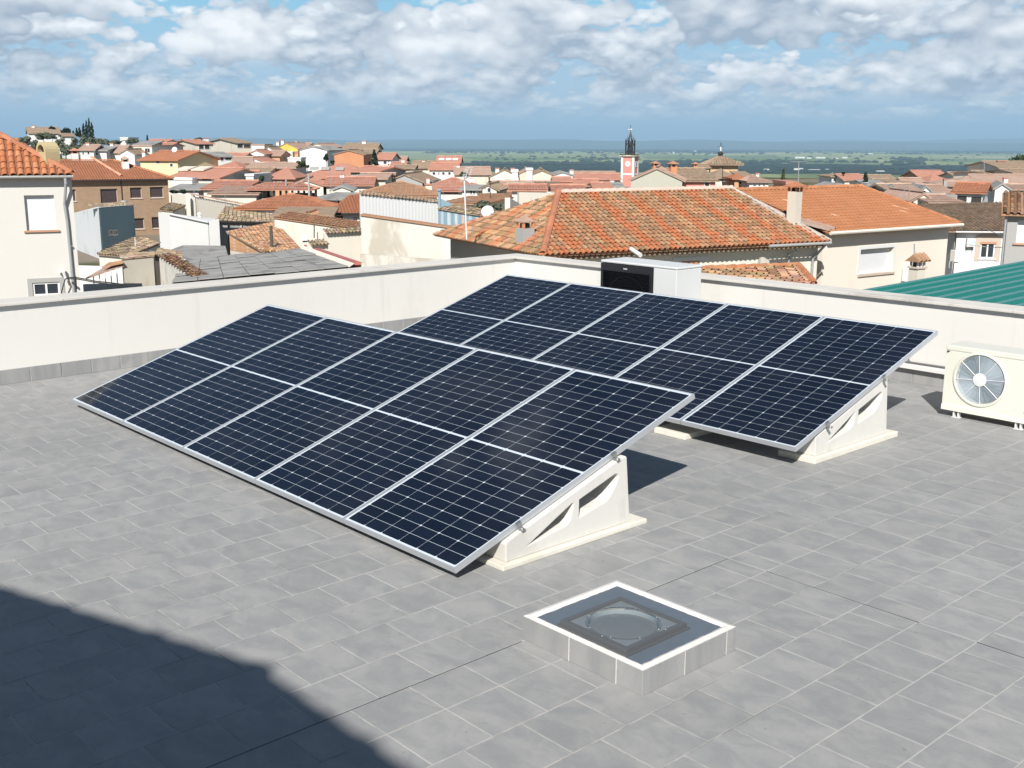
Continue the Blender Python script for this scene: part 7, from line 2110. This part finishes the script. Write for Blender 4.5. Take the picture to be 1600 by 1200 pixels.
H('tan roof row with white walls behind the dark pine', 1350, 1402, 281, 274, 195, 'S', 'w', 't', 0, 9)
H('narrow white house with sloping parapets right of the dark pine', 1352, 1382, 288, 281.5, 140, 'M', 'w', 'g', -10, 8)
H('grey side wall house with a sloping top beyond the ridge of the orange roof', 1352, 1378, 298, 288, 110, 'S', 'g', 'g', -25, 9)
H('small bright white cube house beyond the ridge of the orange roof', 1377, 1389, 292, 292, 112, 'F', 'w', 'w', 0, 6)
H('pale grey gable beside the bright white cube house', 1388, 1400, 294, 289, 108, 'G', 'g', 'g', 0, 7)
H('low orange roof at the far town edge right of the pine', 1380, 1398, 279, 276, 215, 'S', 'c', 'o', 0, 7)
H('cream gable with one small window right of the pale grey gable', 1400, 1423, 285, 280, 150, 'S', 'c', 't', 30, 8, [(1404, 286, 1407, 288.5)])
H('brown roof with a long slope right of the cream gable', 1400, 1446, 303, 289, 105, 'S', 'b', 'b', 0, 10)
H('sandy roof between the cream gable and the large red roof', 1420, 1450, 290, 279, 165, 'S', 'c', 'b', 0, 8)
H('white house with a blue-grey roof light beside the cream pointed gable', 1436, 1457, 300, 291, 110, 'G', 'w', 'g', -10, 8)
H('cream pointed gable in front of the brown roofs', 1428, 1457, 311, 302, 88, 'G', 'c', 'b', 0, 8)
H('large red roof on the far right town edge', 1438, 1482, 277, 267, 215, 'S', 'bo', 'r', 0, 10, [], [(1446, 273, 277, .6)])
H('broad brown-red roof below the large red roof', 1454, 1502, 289, 274, 170, 'H', 'c', 'r', 0, 11, [], [(1451, 281.5, 284, .8), (1493, 279, 284, .5)])
H('brown roof with a small brick wall left of the white orange-roofed house', 1452, 1494, 306, 290, 118, 'S', 'bo', 'b', 0, 10, [], [(1476, 281, 292, .35, 'g')])
H('white wedge wall house left of the white orange-roofed house', 1476, 1497, 290, 285.5, 125, 'S', 'w', 'b', -30, 8)
H('white house with a clean orange roof and two wide dark windows', 1492, 1535, 300.5, 287.5, 93, 'S', 'w', 'o', -26, 9, [(1494.5, 306.5, 1511, 316), (1517, 307.5, 1534, 317)], [(1534, 287.5, 292, .45)])
H('bright white gabled block right of the white orange-roofed house', 1555, 1577, 294, 287, 100, 'G', 'w', 'g', -20, 9)
H('dull red-brown roof behind the white orange-roofed house', 1500, 1576, 290, 277, 135, 'H', 'c', 'b', 0, 11, [(1504, 288, 1510, 290, 'w')], [(1570, 279, 289, .5)])
H('brown roof with a dish on it on the far right town edge', 1500, 1546, 279, 270, 185, 'S', 'b', 't', 0, 10, [(1503, 273, 1510, 276, 'w')])
H('wide dark brown roof at the right edge', 1546, 1640, 291, 274, 140, 'S', 'b', 'b', 3, 11)
H('stone parish building with a tan roof and small bell gable at the right edge', 1560, 1640, 261, 253, 178, 'S', 'c', 't', 0, 12, [], [(1562, 252, 261, 1.2, 'b')])
H('pale sloping wall below the stone parish building', 1548, 1564, 271, 268, 172, 'S', 'c', 't', 20, 8)
H('beige house with a tan roof end at the right edge', 1584, 1640, 270, 265, 165, 'S', 'b', 't', 0, 9)
H('cream house with a small dark window at the right edge', 1576, 1640, 296, 291, 108, 'S', 'c', 'b', -6, 8, [(1595, 298, 1598, 302)])
H('weathered wall house between the white gabled block and the right edge', 1579, 1602, 310, 303, 84, 'M', 'b', 't', -24, 4)
H('low brown roof in front of the white gabled block', 1455, 1500, 316, 306, 86, 'S', 'b', 'b', 0, 8)
H('green-walled low yard beside the white orange-roofed house', 1470, 1493, 309, 306, 92, 'F', 'c', 'g', 0, 5)
dish('satellite_dish', 'large white satellite dish on a brown roof at the far right', P(1527.5, 270.5, 178), .45, (-.3, -1), group=None)
dish('satellite_dish', 'small white satellite dish on the pale yellow house', P(273, 234, 121), .30, (-.2, -1))

# -- clock tower
ct = thing('clock_tower', 'pink clock tower with white corner bands and a black iron belfry', 'clock tower', tuple(XY(985, 250)[:2]) + (-12,))
FA = Fac(970.5, 254, -25, 270)
TW = FA.s(990.2, 270); FBo = FA.at(TW, 0); sd_ = TW * .86
zt = Zat(985, 245.5, 252); zmid = Zat(985, 272.5, 252)
mb = MB(); q4 = [FA.at(0, 0), FA.at(TW, 0), FA.at(TW, TW), FA.at(0, TW)]; mb.prism([tuple(p_[:2]) for p_ in q4], zt, -12); put(mb, 'wall', M_w_pink, ct)
FB = Fac(990, 250, 65, 270); FB.o = Vector((FBo.x, FBo.y, 0)); FB.d = FA.n.copy(); FB.n = -FA.d.copy(); FB.ang = FA.ang + pi / 2
mb = MB(); bw_ = .42
for F_ in (FA, FB):
    for a, b_ in ((-.06, bw_), (TW - bw_, TW + .06)): fbox(mb, F_, a, b_, -12, zt - .001, -.07, .02)
    fbox(mb, F_, bw_ + .001, TW - bw_ - .001, zmid - .2, zmid + .2, -.065, .02)
put(mb, 'white_band', M_w_white, ct)
mb = MB()
for k, (g, z0, z1) in enumerate(((.18, 0, .18), (.42, .181, .40))):
    q = [FA.at(-g, -g), FA.at(TW + g, -g), FA.at(TW + g, TW + g), FA.at(-g, TW + g)]; mb.prism([tuple(p_[:2]) for p_ in q], zt + z1, zt + z0)
put(mb, 'cornice', M_w_beige, ct)
mb = MB(); rg_ = random.Random(4)
for k in range(60):
    s_ = rg_.uniform(-.35, TW + .3); b_ = rg_.choice((-.35, TW + .2, rg_.uniform(-.3, TW))); p_ = FA.at(s_, b_, zt + .40); r_ = rg_.uniform(.12, .3)
    mb.lathe(p_, [(r_, 0), (r_ * .8, r_ * .6), (0, r_)], 5)
put(mb, 'weeds', simple('weeds_green', (.05, .07, .03), .9, 0, .3), ct)
cs_, cz_ = FA.sz(980.8, 256.2); mb = MB(); R_ = .66; N = 28
cen = FA.at(TW * .52, 0, cz_)
def onA(x, z, b_): return FA.at(TW * .52 + x, b_, cz_ + z)
mb.face([onA(R_ * cos(2 * pi * k / N), R_ * sin(2 * pi * k / N), -.10) for k in range(N)])
for k in range(N):
    a0, a1 = 2 * pi * k / N, 2 * pi * (k + 1) / N
    mb.face([onA(R_ * cos(a0), R_ * sin(a0), .01), onA(R_ * cos(a1), R_ * sin(a1), .01), onA(R_ * cos(a1), R_ * sin(a1), -.1), onA(R_ * cos(a0), R_ * sin(a0), -.1)])
ck = put(mb, 'clock_face', M_w_white, ct)
mb = MB()
for k in range(12):
    a = k * pi / 6; c_, s_ = cos(a), sin(a); w_ = .035
    mb.face([onA(.44 * c_ - w_ * s_, .44 * s_ + w_ * c_, -.11), onA(.44 * c_ + w_ * s_, .44 * s_ - w_ * c_, -.11), onA(.58 * c_ + w_ * s_, .58 * s_ - w_ * c_, -.11), onA(.58 * c_ - w_ * s_, .58 * s_ + w_ * c_, -.11)])
put(mb, 'numerals', M_pipe, ct).parent = ck
mb = MB()
for a, ln, w_ in ((2.0, .30, .04), (-.6, .42, .03)):
    c_, s_ = cos(a), sin(a); mb.face([onA(-w_ * s_, w_ * c_, -.115), onA(w_ * s_, -w_ * c_, -.115), onA(ln * c_ + w_ * s_, ln * s_ - w_ * c_, -.115), onA(ln * c_ - w_ * s_, ln * s_ + w_ * c_, -.115)])
put(mb, 'hands', M_black_iron, ct).parent = ck
mb = MB(); fbox(mb, FB, TW * .40, TW * .66, cz_ - .62, cz_ + .55, -.09, .02); wn_ = put(mb, 'window', M_w_white, ct)
mb = MB(); fbox(mb, FB, TW * .45, TW * .61, cz_ - .45, cz_ + .42, -.10, .02); put(mb, 'louvre', M_dark, ct).parent = wn_
# iron belfry
bc = FA.at(TW / 2, TW / 2); zb0 = zt + .40; ztip = Zat(988.5, 206, 252); zrod = Zat(988.5, 195, 252)
mb = MB(); Rb = 1.08; HB = ztip - zb0
for k in range(8):
    a = k * pi / 4 + .2; c_, s_ = cos(a), sin(a)
    mb.tube((bc.x + Rb * c_, bc.y + Rb * s_, zb0), (bc.x + Rb * c_, bc.y + Rb * s_, zb0 + HB * .58), 0.110, 5)
    mb.tube((bc.x + Rb * c_, bc.y + Rb * s_, zb0 + HB * .58), (bc.x + Rb * c_, bc.y + Rb * s_, zb0 + HB * .72), 0.147, 5, r1=.01)
    a2 = a + pi / 4; P_ = lambda aa, r, z: (bc.x + r * cos(aa), bc.y + r * sin(aa), z)
    for f_ in (.02, .22, .30, .50): mb.tube(P_(a, Rb, zb0 + HB * f_), P_(a2, Rb, zb0 + HB * f_), 0.086, 4)
    mb.tube(P_(a, Rb, zb0 + HB * .02), P_(a2, Rb, zb0 + HB * .22), 0.055, 4); mb.tube(P_(a2, Rb, zb0 + HB * .02), P_(a, Rb, zb0 + HB * .22), 0.055, 4)
    mb.tube(P_(a, Rb, zb0 + HB * .30), P_(a + pi / 8, Rb * .95, zb0 + HB * .50), 0.055, 4); mb.tube(P_(a2, Rb, zb0 + HB * .30), P_(a + pi / 8, Rb * .95, zb0 + HB * .50), 0.055, 4)
    r1_, z1_ = .62, zb0 + HB * .66
    mb.path([P_(a, Rb, zb0 + HB * .50), P_(a, Rb * .86, zb0 + HB * .60), P_(a, r1_, z1_), P_(a, .32, zb0 + HB * .80), P_(a, .05, ztip)], 0.092, 4)
    if k % 2 == 0: mb.tube(P_(a, r1_ * 1.1, z1_), P_(a, r1_ * 1.15, z1_ + HB * .22), 0.098, 4, r1=.01)
mb.tube((bc.x, bc.y, zb0 + HB * .05), (bc.x, bc.y, zb0 + HB * .6), .16, 6); mb.lathe((bc.x, bc.y, zb0 + HB * .36), [(.55, 0), (.42, .18), (.34, .5), (.14, .7), (0, .75)], 10)
put(mb, 'belfry', M_black_iron, ct)
mb = MB(); mb.tube((bc.x, bc.y, ztip - .1), (bc.x, bc.y, zrod), .05, 5); put(mb, 'spire_rod', M_black_iron, ct)
mb = MB(); zc_ = ztip + (zrod - ztip) * .36; mb.tube((bc.x - .5, bc.y, zc_), (bc.x + .35, bc.y, zc_), .05, 5); mb.quadbox((bc.x + .1, bc.y, zc_ - .1), .35, .05, .28); mb.quadbox((bc.x - .55, bc.y, zc_ - .06), .16, .05, .16); put(mb, 'weather_vane', M_frame_white, ct)

# -- church
chn = thing('church', 'square brick church crossing under a low pyramid tile roof', 'church', tuple(XY(1130, 190)[:2]) + (-12,))
Yc = 190; cw_ = XY(1153, Yc).x - XY(1110, Yc).x; cx_ = XY(1130, Yc).x
zE, zT = Zat(1131, 256.5, Yc), Zat(1127, 242.5, Yc + cw_ / 2)
mb = MB(); mb.prism([(cx_ - cw_ / 2, Yc), (cx_ + cw_ / 2, Yc), (cx_ + cw_ / 2, Yc + cw_), (cx_ - cw_ / 2, Yc + cw_)], zE, -12); put(mb, 'wall', MATS['brick_church'] if 'brick_church' in MATS else brickmat('brick_church', (.50, .31, .17), (.58, .38, .23), (.55, .45, .34), 2.0), chn)
o = .8; tp_ = Vector((cx_ - .3, Yc + cw_ / 2, zT)); cs = [Vector((cx_ + sx * (cw_ / 2 + o), Yc + cw_ / 2 + sy * (cw_ / 2 + o), zE)) for sx, sy in ((-1, -1), (1, -1), (1, 1), (-1, 1))]
mb = MB(); mb2 = MB()
for k in range(4):
    q = [cs[k], cs[(k + 1) % 4], tp_]; mb.slab(q, .2)
    tf = clay(q, .45, 1.6, .1, tint_plain(.14), .05, 300 + k, segs=2); off = len(mb2.v); mb2.v += tf.v; mb2.f += [[a + off for a in f] for f in tf.f]; mb2.m += tf.m; mb2.t += tf.t; mb2.uv += tf.uv
rfc = put(mb, 'roof', M_roof_tan, chn); stuff(put(mb2, 'tiles', M_roof_tan, chn)).parent = rfc
mb = MB(); mb.quadbox((tp_.x, tp_.y, zT - .35), .7, .7, .6); mb.lathe((tp_.x, tp_.y, zT + .25), [(.6, 0), (.4, .25), (0, .4)], 8); put(mb, 'lantern', M_dark, chn)
mb = MB(); mb.tube((tp_.x, tp_.y, zT + .7), (tp_.x, tp_.y, Zat(1126, 223, Yc)), .06, 5); mb.tube((tp_.x - .5, tp_.y, Zat(1126, 229, Yc)), (tp_.x + .5, tp_.y, Zat(1126, 229, Yc)), .04, 4); put(mb, 'cross', M_black_iron, chn)
mb = MB(); mb.tube((tp_.x, tp_.y, zT + .7), (tp_.x, tp_.y, zT + 1.4), .13, 6); put(mb, 'finial', M_w_white, chn)
H('grey stone transept roof on the left side of the church', 1094, 1108, 262, 257.5, 186, 'S', 'b', 't', 0, 7)

# -- aerials on the roofs
for k, (px, y0, y1, Y, lab) in enumerate(((303, 330, 277, 68, 'thin white aerial mast over the long cream wall'), (352, 350, 286, 62, 'thin aerial mast over the open-fronted outhouse'), (461, 330, 292, 66, 'short aerial mast on the orange roof below the gazebo'), (517, 318, 263, 72, 'white aerial mast left of the small orange-roofed house'), (534, 293, 271, 84, 'white aerial with cross bars on the long terracotta roof'), (676, 312, 283, 64, 'thin white aerial on the broad red roof'), (766, 322, 285, 62, 'thin dark mast beside the dish and the cream cottage'), (1129, 291, 258, 100, 'thin dark mast rising in front of the low yellow house'), (1248, 288, 252, 60, 'thin aerial above the chimney on the orange hipped roof'), (1413, 318, 288, 80, 'white twin pole left of the cream pointed gable'), (1421, 320, 291, 80, 'white twin pole, right one of the pair left of the cream pointed gable'), (1538, 273, 246, 170, 'tall grey lattice mast behind the far right roofs'))):
    if px < 790: Y = D(Y)
    a, b_ = P(px, y0, Y), P(px, y1, Y); root = thing('aerial', lab, 'antenna', a); mb = MB(); r_ = max(.025, Y * .0003)
    mb.tube((0, 0, -.3), b_ - a, r_, 5)
    if k not in (9, 10, 11):
        for f_ in (.98,): 
            for j in range(5): c_ = (b_ - a) * f_ + Vector((-.4 + .2 * j, 0, 0)); mb.tube(c_ - Vector((.1, .3, .0)), c_ + Vector((.1, .3, .0)), r_ * .4, 4)
            mb.tube((b_ - a) * f_ - Vector((.45, 0, 0)), (b_ - a) * f_ + Vector((.45, 0, 0)), r_ * .5, 4)
    mb.build('mast', M_alu_dull if k not in (6, 7) else M_black_iron, root)

# -- gazebo
gz_ = thing('gazebo', 'dark-posted gazebo with a flat red hipped roof on the terrace above the orange roof', 'gazebo', tuple(XY(437, D(78))[:2]) + (GZ,))
FG = Fac(388, D(76), 3, 296); wG = FG.s(487, 296); zG = FG.z(437, 296); zGb = FG.z(437, 308.5)
o = .3; f0, f1, b1_, b0_ = FG.at(-o, -o, zG), FG.at(wG + o, -o, zG), FG.at(wG + o, 4.4, zG), FG.at(-o, 4.4, zG); t0, t1 = FG.at(1.4, 2.1, zG + .62), FG.at(wG - 1.4, 2.1, zG + .62)
mb = MB()
for q in ([f0, f1, t1, t0], [f1, b1_, t1], [b1_, b0_, t0, t1], [b0_, f0, t0]): mb.slab(q, .1)
rG = put(mb, 'roof', M_roof_red, gz_); mb = MB()
for i, q in enumerate(([f0, f1, t1, t0], [f1, b1_, t1], [b0_, f0, t0])):
    tf = clay(q, .28, .9, .06, tint_plain(.08), .03, 350 + i, segs=2); off = len(mb.v); mb.v += tf.v; mb.f += [[a + off for a in f] for f in tf.f]; mb.m += tf.m; mb.t += tf.t; mb.uv += tf.uv
stuff(put(mb, 'tiles', M_roof_red, gz_)).parent = rG
for k in range(6):
    for b_ in (0.05, 4.1):
        mb = MB(); q = FG.at(.1 + (wG - .2) * k / 5, b_); mb.quadbox((q.x, q.y, zGb - .1), .20, .20, zG - zGb + .1); put(mb, 'post', M_black_iron, gz_)
mb = MB(); q4 = [FG.at(-.6, -.6), FG.at(wG + .6, -.6), FG.at(wG + .6, 5), FG.at(-.6, 5)]; mb.prism([tuple(p_[:2]) for p_ in q4], zGb - .1, GZ); put(mb, 'terrace', M_w_grey, gz_)
mb = MB(); q = FG.at(wG - .8, 1.5); mb.quadbox((q.x, q.y, zGb - .1), 1.9, 1.6, .45, .05); put(mb, 'dark_cover', M_dark, gz_)
mb = MB(); mb.tube(FG.at(wG * .58, .8, zG + .3), FG.at(wG * .58, .8, zG + .95), .09, 6); put(mb, 'flue', M_pipe, gz_)
H('house with a bright orange hipped roof in front of the gazebo', 372, 512, 326, 304.5, 59, 'H', 'c', 'o', 4, 11, over=.3)
H('narrow weathered roof strip between the orange roof and the cream end wall', 432, 515, 336, 326, 53, 'M', 'c', 't', 5, 5, flat=True)
H('little grey gabled dormer roof behind the cream end wall', 462, 500, 341, 334.5, 52.5, 'G', 'g', 'm', 0, 3)

# ================================================================== TREES
def leafmat(name, c1, c2):
    m, t, b = mat(name); p = pos(t); n = t.noise(p, .9, 4, .6); rn = t.sep(attr(t, 'tint').outputs['Vector'])[0]
    t.put(b.inputs['Base Color'], t.vmath('SCALE', t.mix(n, c1, c2), scale=rn)); b.inputs['Roughness'].default_value = .8; b.inputs['Specular IOR Level'].default_value = .15
    return m
M_olive = leafmat('olive_leaves', (.075, .092, .062), (.125, .142, .098)); M_cyp = leafmat('cypress_leaves', (.012, .025, .014), (.025, .042, .024)); M_green_l = leafmat('green_leaves', (.035, .055, .025), (.065, .085, .04))
M_bark = simple('bark', (.07, .055, .04), .9)
def tree(name, label, px, ytop, ybot, Y, wpx, kind='round', lm=None, n=420, group=None, seed=None):
    if px < 790: Y = D(Y)
    rg = random.Random(seed if seed is not None else int(px * 7 + ytop))
    base = P(px, ybot, Y); top = P(px, ytop, Y); h = top.z - base.z; rad = wpx / 2 * Y / F_PX
    zg = min(ground_z(base.x, base.y), base.z) - .3
    root = thing(name, label, 'tree', (base.x, base.y, zg), 0, group); z0 = base.z - zg
    mb = MB(); th = z0 + h * .55
    mb.tube((0, 0, 0), (rad * .05, 0, th), max(.08, rad * .09), 6, r1=max(.03, rad * .03))
    for k in range(4):
        a = rg.uniform(0, 6.3); mb.tube((0, 0, z0 + h * rg.uniform(.15, .45)), (rad * .55 * cos(a), rad * .55 * sin(a), z0 + h * rg.uniform(.55, .8)), max(.04, rad * .04), 5, r1=.02)
    mb.build('trunk', M_bark, root)
    mb = MB(); clumps = []
    for k in range(14 if kind == 'round' else 40):
        if kind == 'round':
            a, e = rg.uniform(0, 6.3), rg.uniform(-.9, 1.0); rr = rg.uniform(.35, .78)
            clumps.append((rad * rr * cos(a) * cos(e), rad * rr * sin(a) * cos(e), z0 + h * (.52 + .34 * sin(e) * rr / .78), rad * rg.uniform(.28, .48), h * rg.uniform(.12, .2)))
        elif kind == 'cypress':
            f = k / 40; r_ = rad * (1 - f) ** .75 * (.55 + .45 * min(1, f * 6)); a = rg.uniform(0, 6.3)
            clumps.append((r_ * .55 * cos(a), r_ * .55 * sin(a), z0 + h * (.04 + .94 * f), r_ * .55 + .05, h * .06))
        else:
            f = k / 40; r_ = rad * (1.05 - f) * (1.0 if k % 4 < 2 else .6); a = rg.uniform(0, 6.3)
            clumps.append((r_ * .6 * cos(a), r_ * .6 * sin(a), z0 + h * (.06 + .92 * f), r_ * .5 + .1, h * .05))
    ls = max(.16, min(.42, rad * .17)) if kind == 'round' else max(.14, rad * .22)
    for k in range(n):
        c_ = clumps[rg.randrange(len(clumps))]
        d = Vector((rg.gauss(0, 1), rg.gauss(0, 1), rg.gauss(0, 1))).normalized() * rg.uniform(.55, 1.0)
        p_ = Vector((c_[0] + d.x * c_[3], c_[1] + d.y * c_[3], c_[2] + d.z * c_[4]))
        nrm = (d + Vector((rg.uniform(-.7, .7), rg.uniform(-.7, .7), rg.uniform(-.3, .9)))).normalized(); a = nrm.orthogonal().normalized(); b_ = nrm.cross(a)
        an = rg.uniform(0, 6.3); a, b_ = a * cos(an) + b_ * sin(an), b_ * cos(an) - a * sin(an); s_ = ls * rg.uniform(.6, 1.25); v_ = rg.uniform(.6, 1.4)
        mb.face([p_ - a * s_, p_ - b_ * s_ * .55, p_ + a * s_, p_ + b_ * s_ * .55], 0, (v_, v_, v_))
    mb.build('crown', lm or M_olive, root)
    return root
for k, (px, yt, yb, Y, w, lab) in enumerate(((40, 211, 232, 245, 16, 'grey-green olive tree in front of the white gable of the hilltop villa'), (54, 213, 240, 230, 14, 'olive tree right of the white gable of the hilltop villa'), (68, 206, 222, 250, 18, 'olive tree against the long side of the hilltop villa'), (82, 207, 221, 250, 12, 'olive tree at the right end of the hilltop villa'), (96, 212, 240, 220, 13, 'olive tree beside the low white house'), (103, 224, 246, 205, 18, 'olive tree right behind the arched chimney'), (116, 211, 240, 225, 13, 'olive tree right of the low white house'), (127, 222, 242, 205, 18, 'olive tree below the tall cypresses'), (137, 210, 236, 225, 16, 'olive tree at the foot of the tall cypresses'), (112, 230, 244, 190, 16, 'low olive tree above the red-capped chimney'), (150, 217, 230, 235, 16, 'olive tree right of the tall cypresses'), (161, 216, 228, 245, 16, 'olive tree on the hill crest right of the cypresses'), (172, 221, 229, 250, 16, 'rounded olive tree on the crest near the terraced house'), (182, 219, 227, 262, 12, 'olive tree left of the terraced white house'), (206, 216, 226, 268, 16, 'olive tree right of the terraced white house'))):
    tree('olive_tree', lab, px, yt - 1.5, yb, Y, w * 1.35, 'round', M_olive, 900, 'olive trees on the hill')
for px, yt, yb, Y, w, lab in ((82, 196, 206, 262, 12, 'dark rounded pine behind the roof of the hilltop villa'), (105, 197.5, 214, 262, 15, 'dark round-headed pine left of the tall cypresses'), (97, 202, 212, 264, 8, 'small dark pine beside the round-headed pine')):
    tree('pine_tree', lab, px, yt, yb, Y, w, 'round', M_cyp, 520, 'dark trees on the hill')
for px, yt, yb, Y, w, lab in ((141, 184.5, 217, 255, 9, 'tallest dark cypress of the hilltop group'), (136.5, 188, 216, 256, 8, 'second tall cypress just left of the tallest'), (145, 191, 218, 254, 9, 'cypress just right of the tallest one'), (131.5, 193, 214, 257, 9, 'middle cypress of the hilltop group'), (125, 199, 214, 258, 7, 'short cypress in the left half of the hilltop group'), (120.5, 200, 213, 258, 6, 'leftmost short cypress of the hilltop group'), (115, 204, 213, 259, 5, 'smallest cypress beside the round-headed pine'), (230.5, 210.5, 221, 230, 3, 'lone thin cypress tip rising behind the solar panels')):
    tree('cypress_tree', lab, px, yt, yb, Y, w, 'cypress', M_cyp, 700 if w > 4 else 300, 'dark cypresses')
tree('cypress_tree', 'broad dark conical cypress beside the white red-roofed house', 585.5, 233.5, 266, 165, 15, 'cypress', M_cyp, 1100)
tree('cypress_tree', 'green columnar cypress left of the chimney on the orange hipped roof', 1223, 264, 294, 125, 8, 'cypress', M_green_l, 700)
tree('pine_tree', 'leaning dark conifer beyond the ridge of the orange hipped roof', 1351, 269, 298, 120, 17, 'pine', M_cyp, 420)
for px, yt, yb, Y, w, lm, lab in ((470, 249, 266, 128, 18, M_green_l, 'bushy green tree above the big red-roofed hall'), (510, 238, 256, 185, 9, M_cyp, 'dark tree between the white gable and the orange gable'), (600, 262, 272, 150, 18, M_green_l, 'low green tree below the white red-roofed house'), (612, 259, 272, 152, 10, M_green_l, 'round bush right of the low green tree'), (575, 250, 260, 180, 12, M_cyp, 'dark hedge tree under the balcony house'), (410, 272, 284, 98, 9, M_green_l, 'dark bush by the tan-roofed cream house'), (755, 310, 330, 58, 28, M_olive, 'big grey-green bush behind the satellite dish'), (783, 316, 332, 57, 30, M_olive, 'grey-green bush against the blank beige wall'), (768, 281, 292, 120, 14, M_green_l, 'dark green tree under the cream two-chimney house'), (725, 268, 276, 140, 16, M_green_l, 'green bush right of the white house with four windows'), (310, 214, 222, 235, 14, M_green_l, 'dark tree crown behind the beige gabled house'), (266, 222, 232, 215, 10, M_cyp, 'dark tree beside the salmon skyline house'), (286, 217, 223, 240, 10, M_green_l, 'tree crown left of the beige gabled house roof'), (480, 258, 262, 120, 6, M_green_l, 'small shrub above the hall roof'), (286, 296, 302, 84, 10, M_cyp, 'dark clipped bush above the long cream wall'), (272, 297, 302, 86, 12, M_cyp, 'dark bush beside the brick house'), (1410, 274, 282, 190, 10, M_green_l, 'dark tree above the cream gable on the right'), (1597, 239, 256, 300, 44, M_green_l, 'hazy brown-green tree behind the parish building at the right edge'), (520, 250, 258, 170, 8, M_cyp, 'dark shrub left of the orange gable'), (1318, 268.5, 273, 188, 5, M_cyp, 'small dark tree above the red roof of the cream house')):
    tree('tree', lab, px, yt, yb, Y, w, 'round', lm, 420)

# ================================================================== FAR PLAIN
def Pg(px, py):
    d = ray(px, py); k = (PLAIN_Z - CAM.z) / d.z; return CAM + d * k
rng = random.Random(77)
far_sheds = [(1250, 247.2, 15, 2.2, 'long white industrial shed on the light green fields'), (1264, 247.6, 7, 1.6, 'short white shed right of the long industrial shed'), (1282, 247.2, 14, 2.0, 'pale second long shed of the industrial group'), (1305, 247.8, 9, 1.6, 'reddish shed of the industrial group'), (1320, 247.0, 8, 1.7, 'last pale shed of the industrial group'), (1338, 248.0, 4, 1.3, 'tiny white farmhouse right of the industrial group'), (1248, 266, 14, 3.2, 'grey greenhouse roof on the dark green fields'), (1273, 266, 18, 1.4, 'thin white greenhouse line on the dark fields'), (1293, 265.5, 5, 1.5, 'small white shed beside the greenhouse line'), (1198, 265.5, 8, 1.6, 'white shed left of the greenhouse'), (1376, 268, 12, 1.5, 'white shed row near the right half of the dark fields'), (1052.5, 240, 2.2, 2.6, 'white silo in the middle of the plain'), (1086, 236.5, 4, 1.2, 'white farm far out on the plain right of the silo'), (1561, 234, 5, 2.0, 'white buildings at the far right of the plain'), (877, 241, 2, 1.6, 'tiny white farmhouse left of the clock tower'), (1360, 241, 7, 1.4, 'pale barn high on the right of the light fields'), (748, 241, 2, 1.4, 'tiny white hut behind the brick-red barn roof'), (1006, 232.5, 9, 1.2, 'pale far village right of the clock tower'), (1168, 232, 3, 1.2, 'tiny far white farm above the church')]
for px, py, w, h, lab in far_sheds:
    q = Pg(px, py); sc = q.y / F_PX; root = thing('farm_building', lab, 'farm building', q, 0, 'white buildings on the plain')
    mb = MB(); W_, D_, H_ = w * sc, max(12, w * sc * .35), h * sc
    mb.prism([(-W_ / 2, 0), (W_ / 2, 0), (W_ / 2, D_), (-W_ / 2, D_)], H_ * .7, -3); mb.build('wall', M_w_white, root)
    mb = MB(); mb.slab([(-W_ / 2, -.5, H_ * .7), (W_ / 2, -.5, H_ * .7), (W_ / 2, D_ / 2, H_), (-W_ / 2, D_ / 2, H_)], .3); mb.slab([(-W_ / 2, D_ / 2, H_), (W_ / 2, D_ / 2, H_), (W_ / 2, D_ + .5, H_ * .7), (-W_ / 2, D_ + .5, H_ * .7)], .3)
    mb.build('roof', M_w_pale if 'reddish' not in lab else M_roof_red, root)
# tree belts on the plain
mb = MB()
def blob(mb, c, r, h, rg):
    n = 6; v_ = rg.uniform(.7, 1.25)
    rings = [(r * .7, 0), (r, h * .4), (r * .65, h * .8)]
    pr = None
    for rr, zz in rings:
        cur = [(c[0] + rr * cos(2 * pi * k / n) * rg.uniform(.8, 1.2), c[1] + rr * sin(2 * pi * k / n), c[2] + zz * rg.uniform(.9, 1.1)) for k in range(n)]
        if pr:
            for k in range(n): mb.face([pr[k], pr[(k + 1) % n], cur[(k + 1) % n], cur[k]], 0, (v_,) * 3)
        pr = cur
    for k in range(n): mb.face([pr[k], pr[(k + 1) % n], (c[0], c[1], c[2] + h)], 0, (v_,) * 3)
for (x0, x1, ya, yb, cnt, s) in [(a_, b_, c_, d_, int(n_ * .5), s_ * .72) for (a_, b_, c_, d_, n_, s_) in ((740, 980, 254.5, 258, 420, 1.0), (1010, 1110, 252.5, 258, 220, 1.1), (1160, 1260, 252.5, 256, 200, 1.1), (1260, 1420, 252.5, 254.5, 90, .9), (1395, 1445, 247, 258, 90, 1.4), (660, 1000, 236, 240, 300, 1.0), (1000, 1600, 237, 241, 420, .9), (1060, 1600, 241, 252, 140, .8), (760, 980, 241, 254, 80, .9), (900, 1000, 247, 252, 90, .9), (1100, 1600, 256, 272, 160, .8))]:
    for k in range(cnt):
        px, py = rng.uniform(x0, x1), rng.uniform(ya, yb); q = Pg(px, py); r_ = rng.uniform(5, 11) * s * (1 + q.y / 14000)
        blob(mb, (q.x, q.y, q.z - 1), r_ * rng.uniform(1.0, 2.2), r_ * 1.1, rng)
wd = mb.build('distant_woods', leafmat('wood_leaves', (.016, .028, .016), (.032, .045, .026))); stuff(wd)
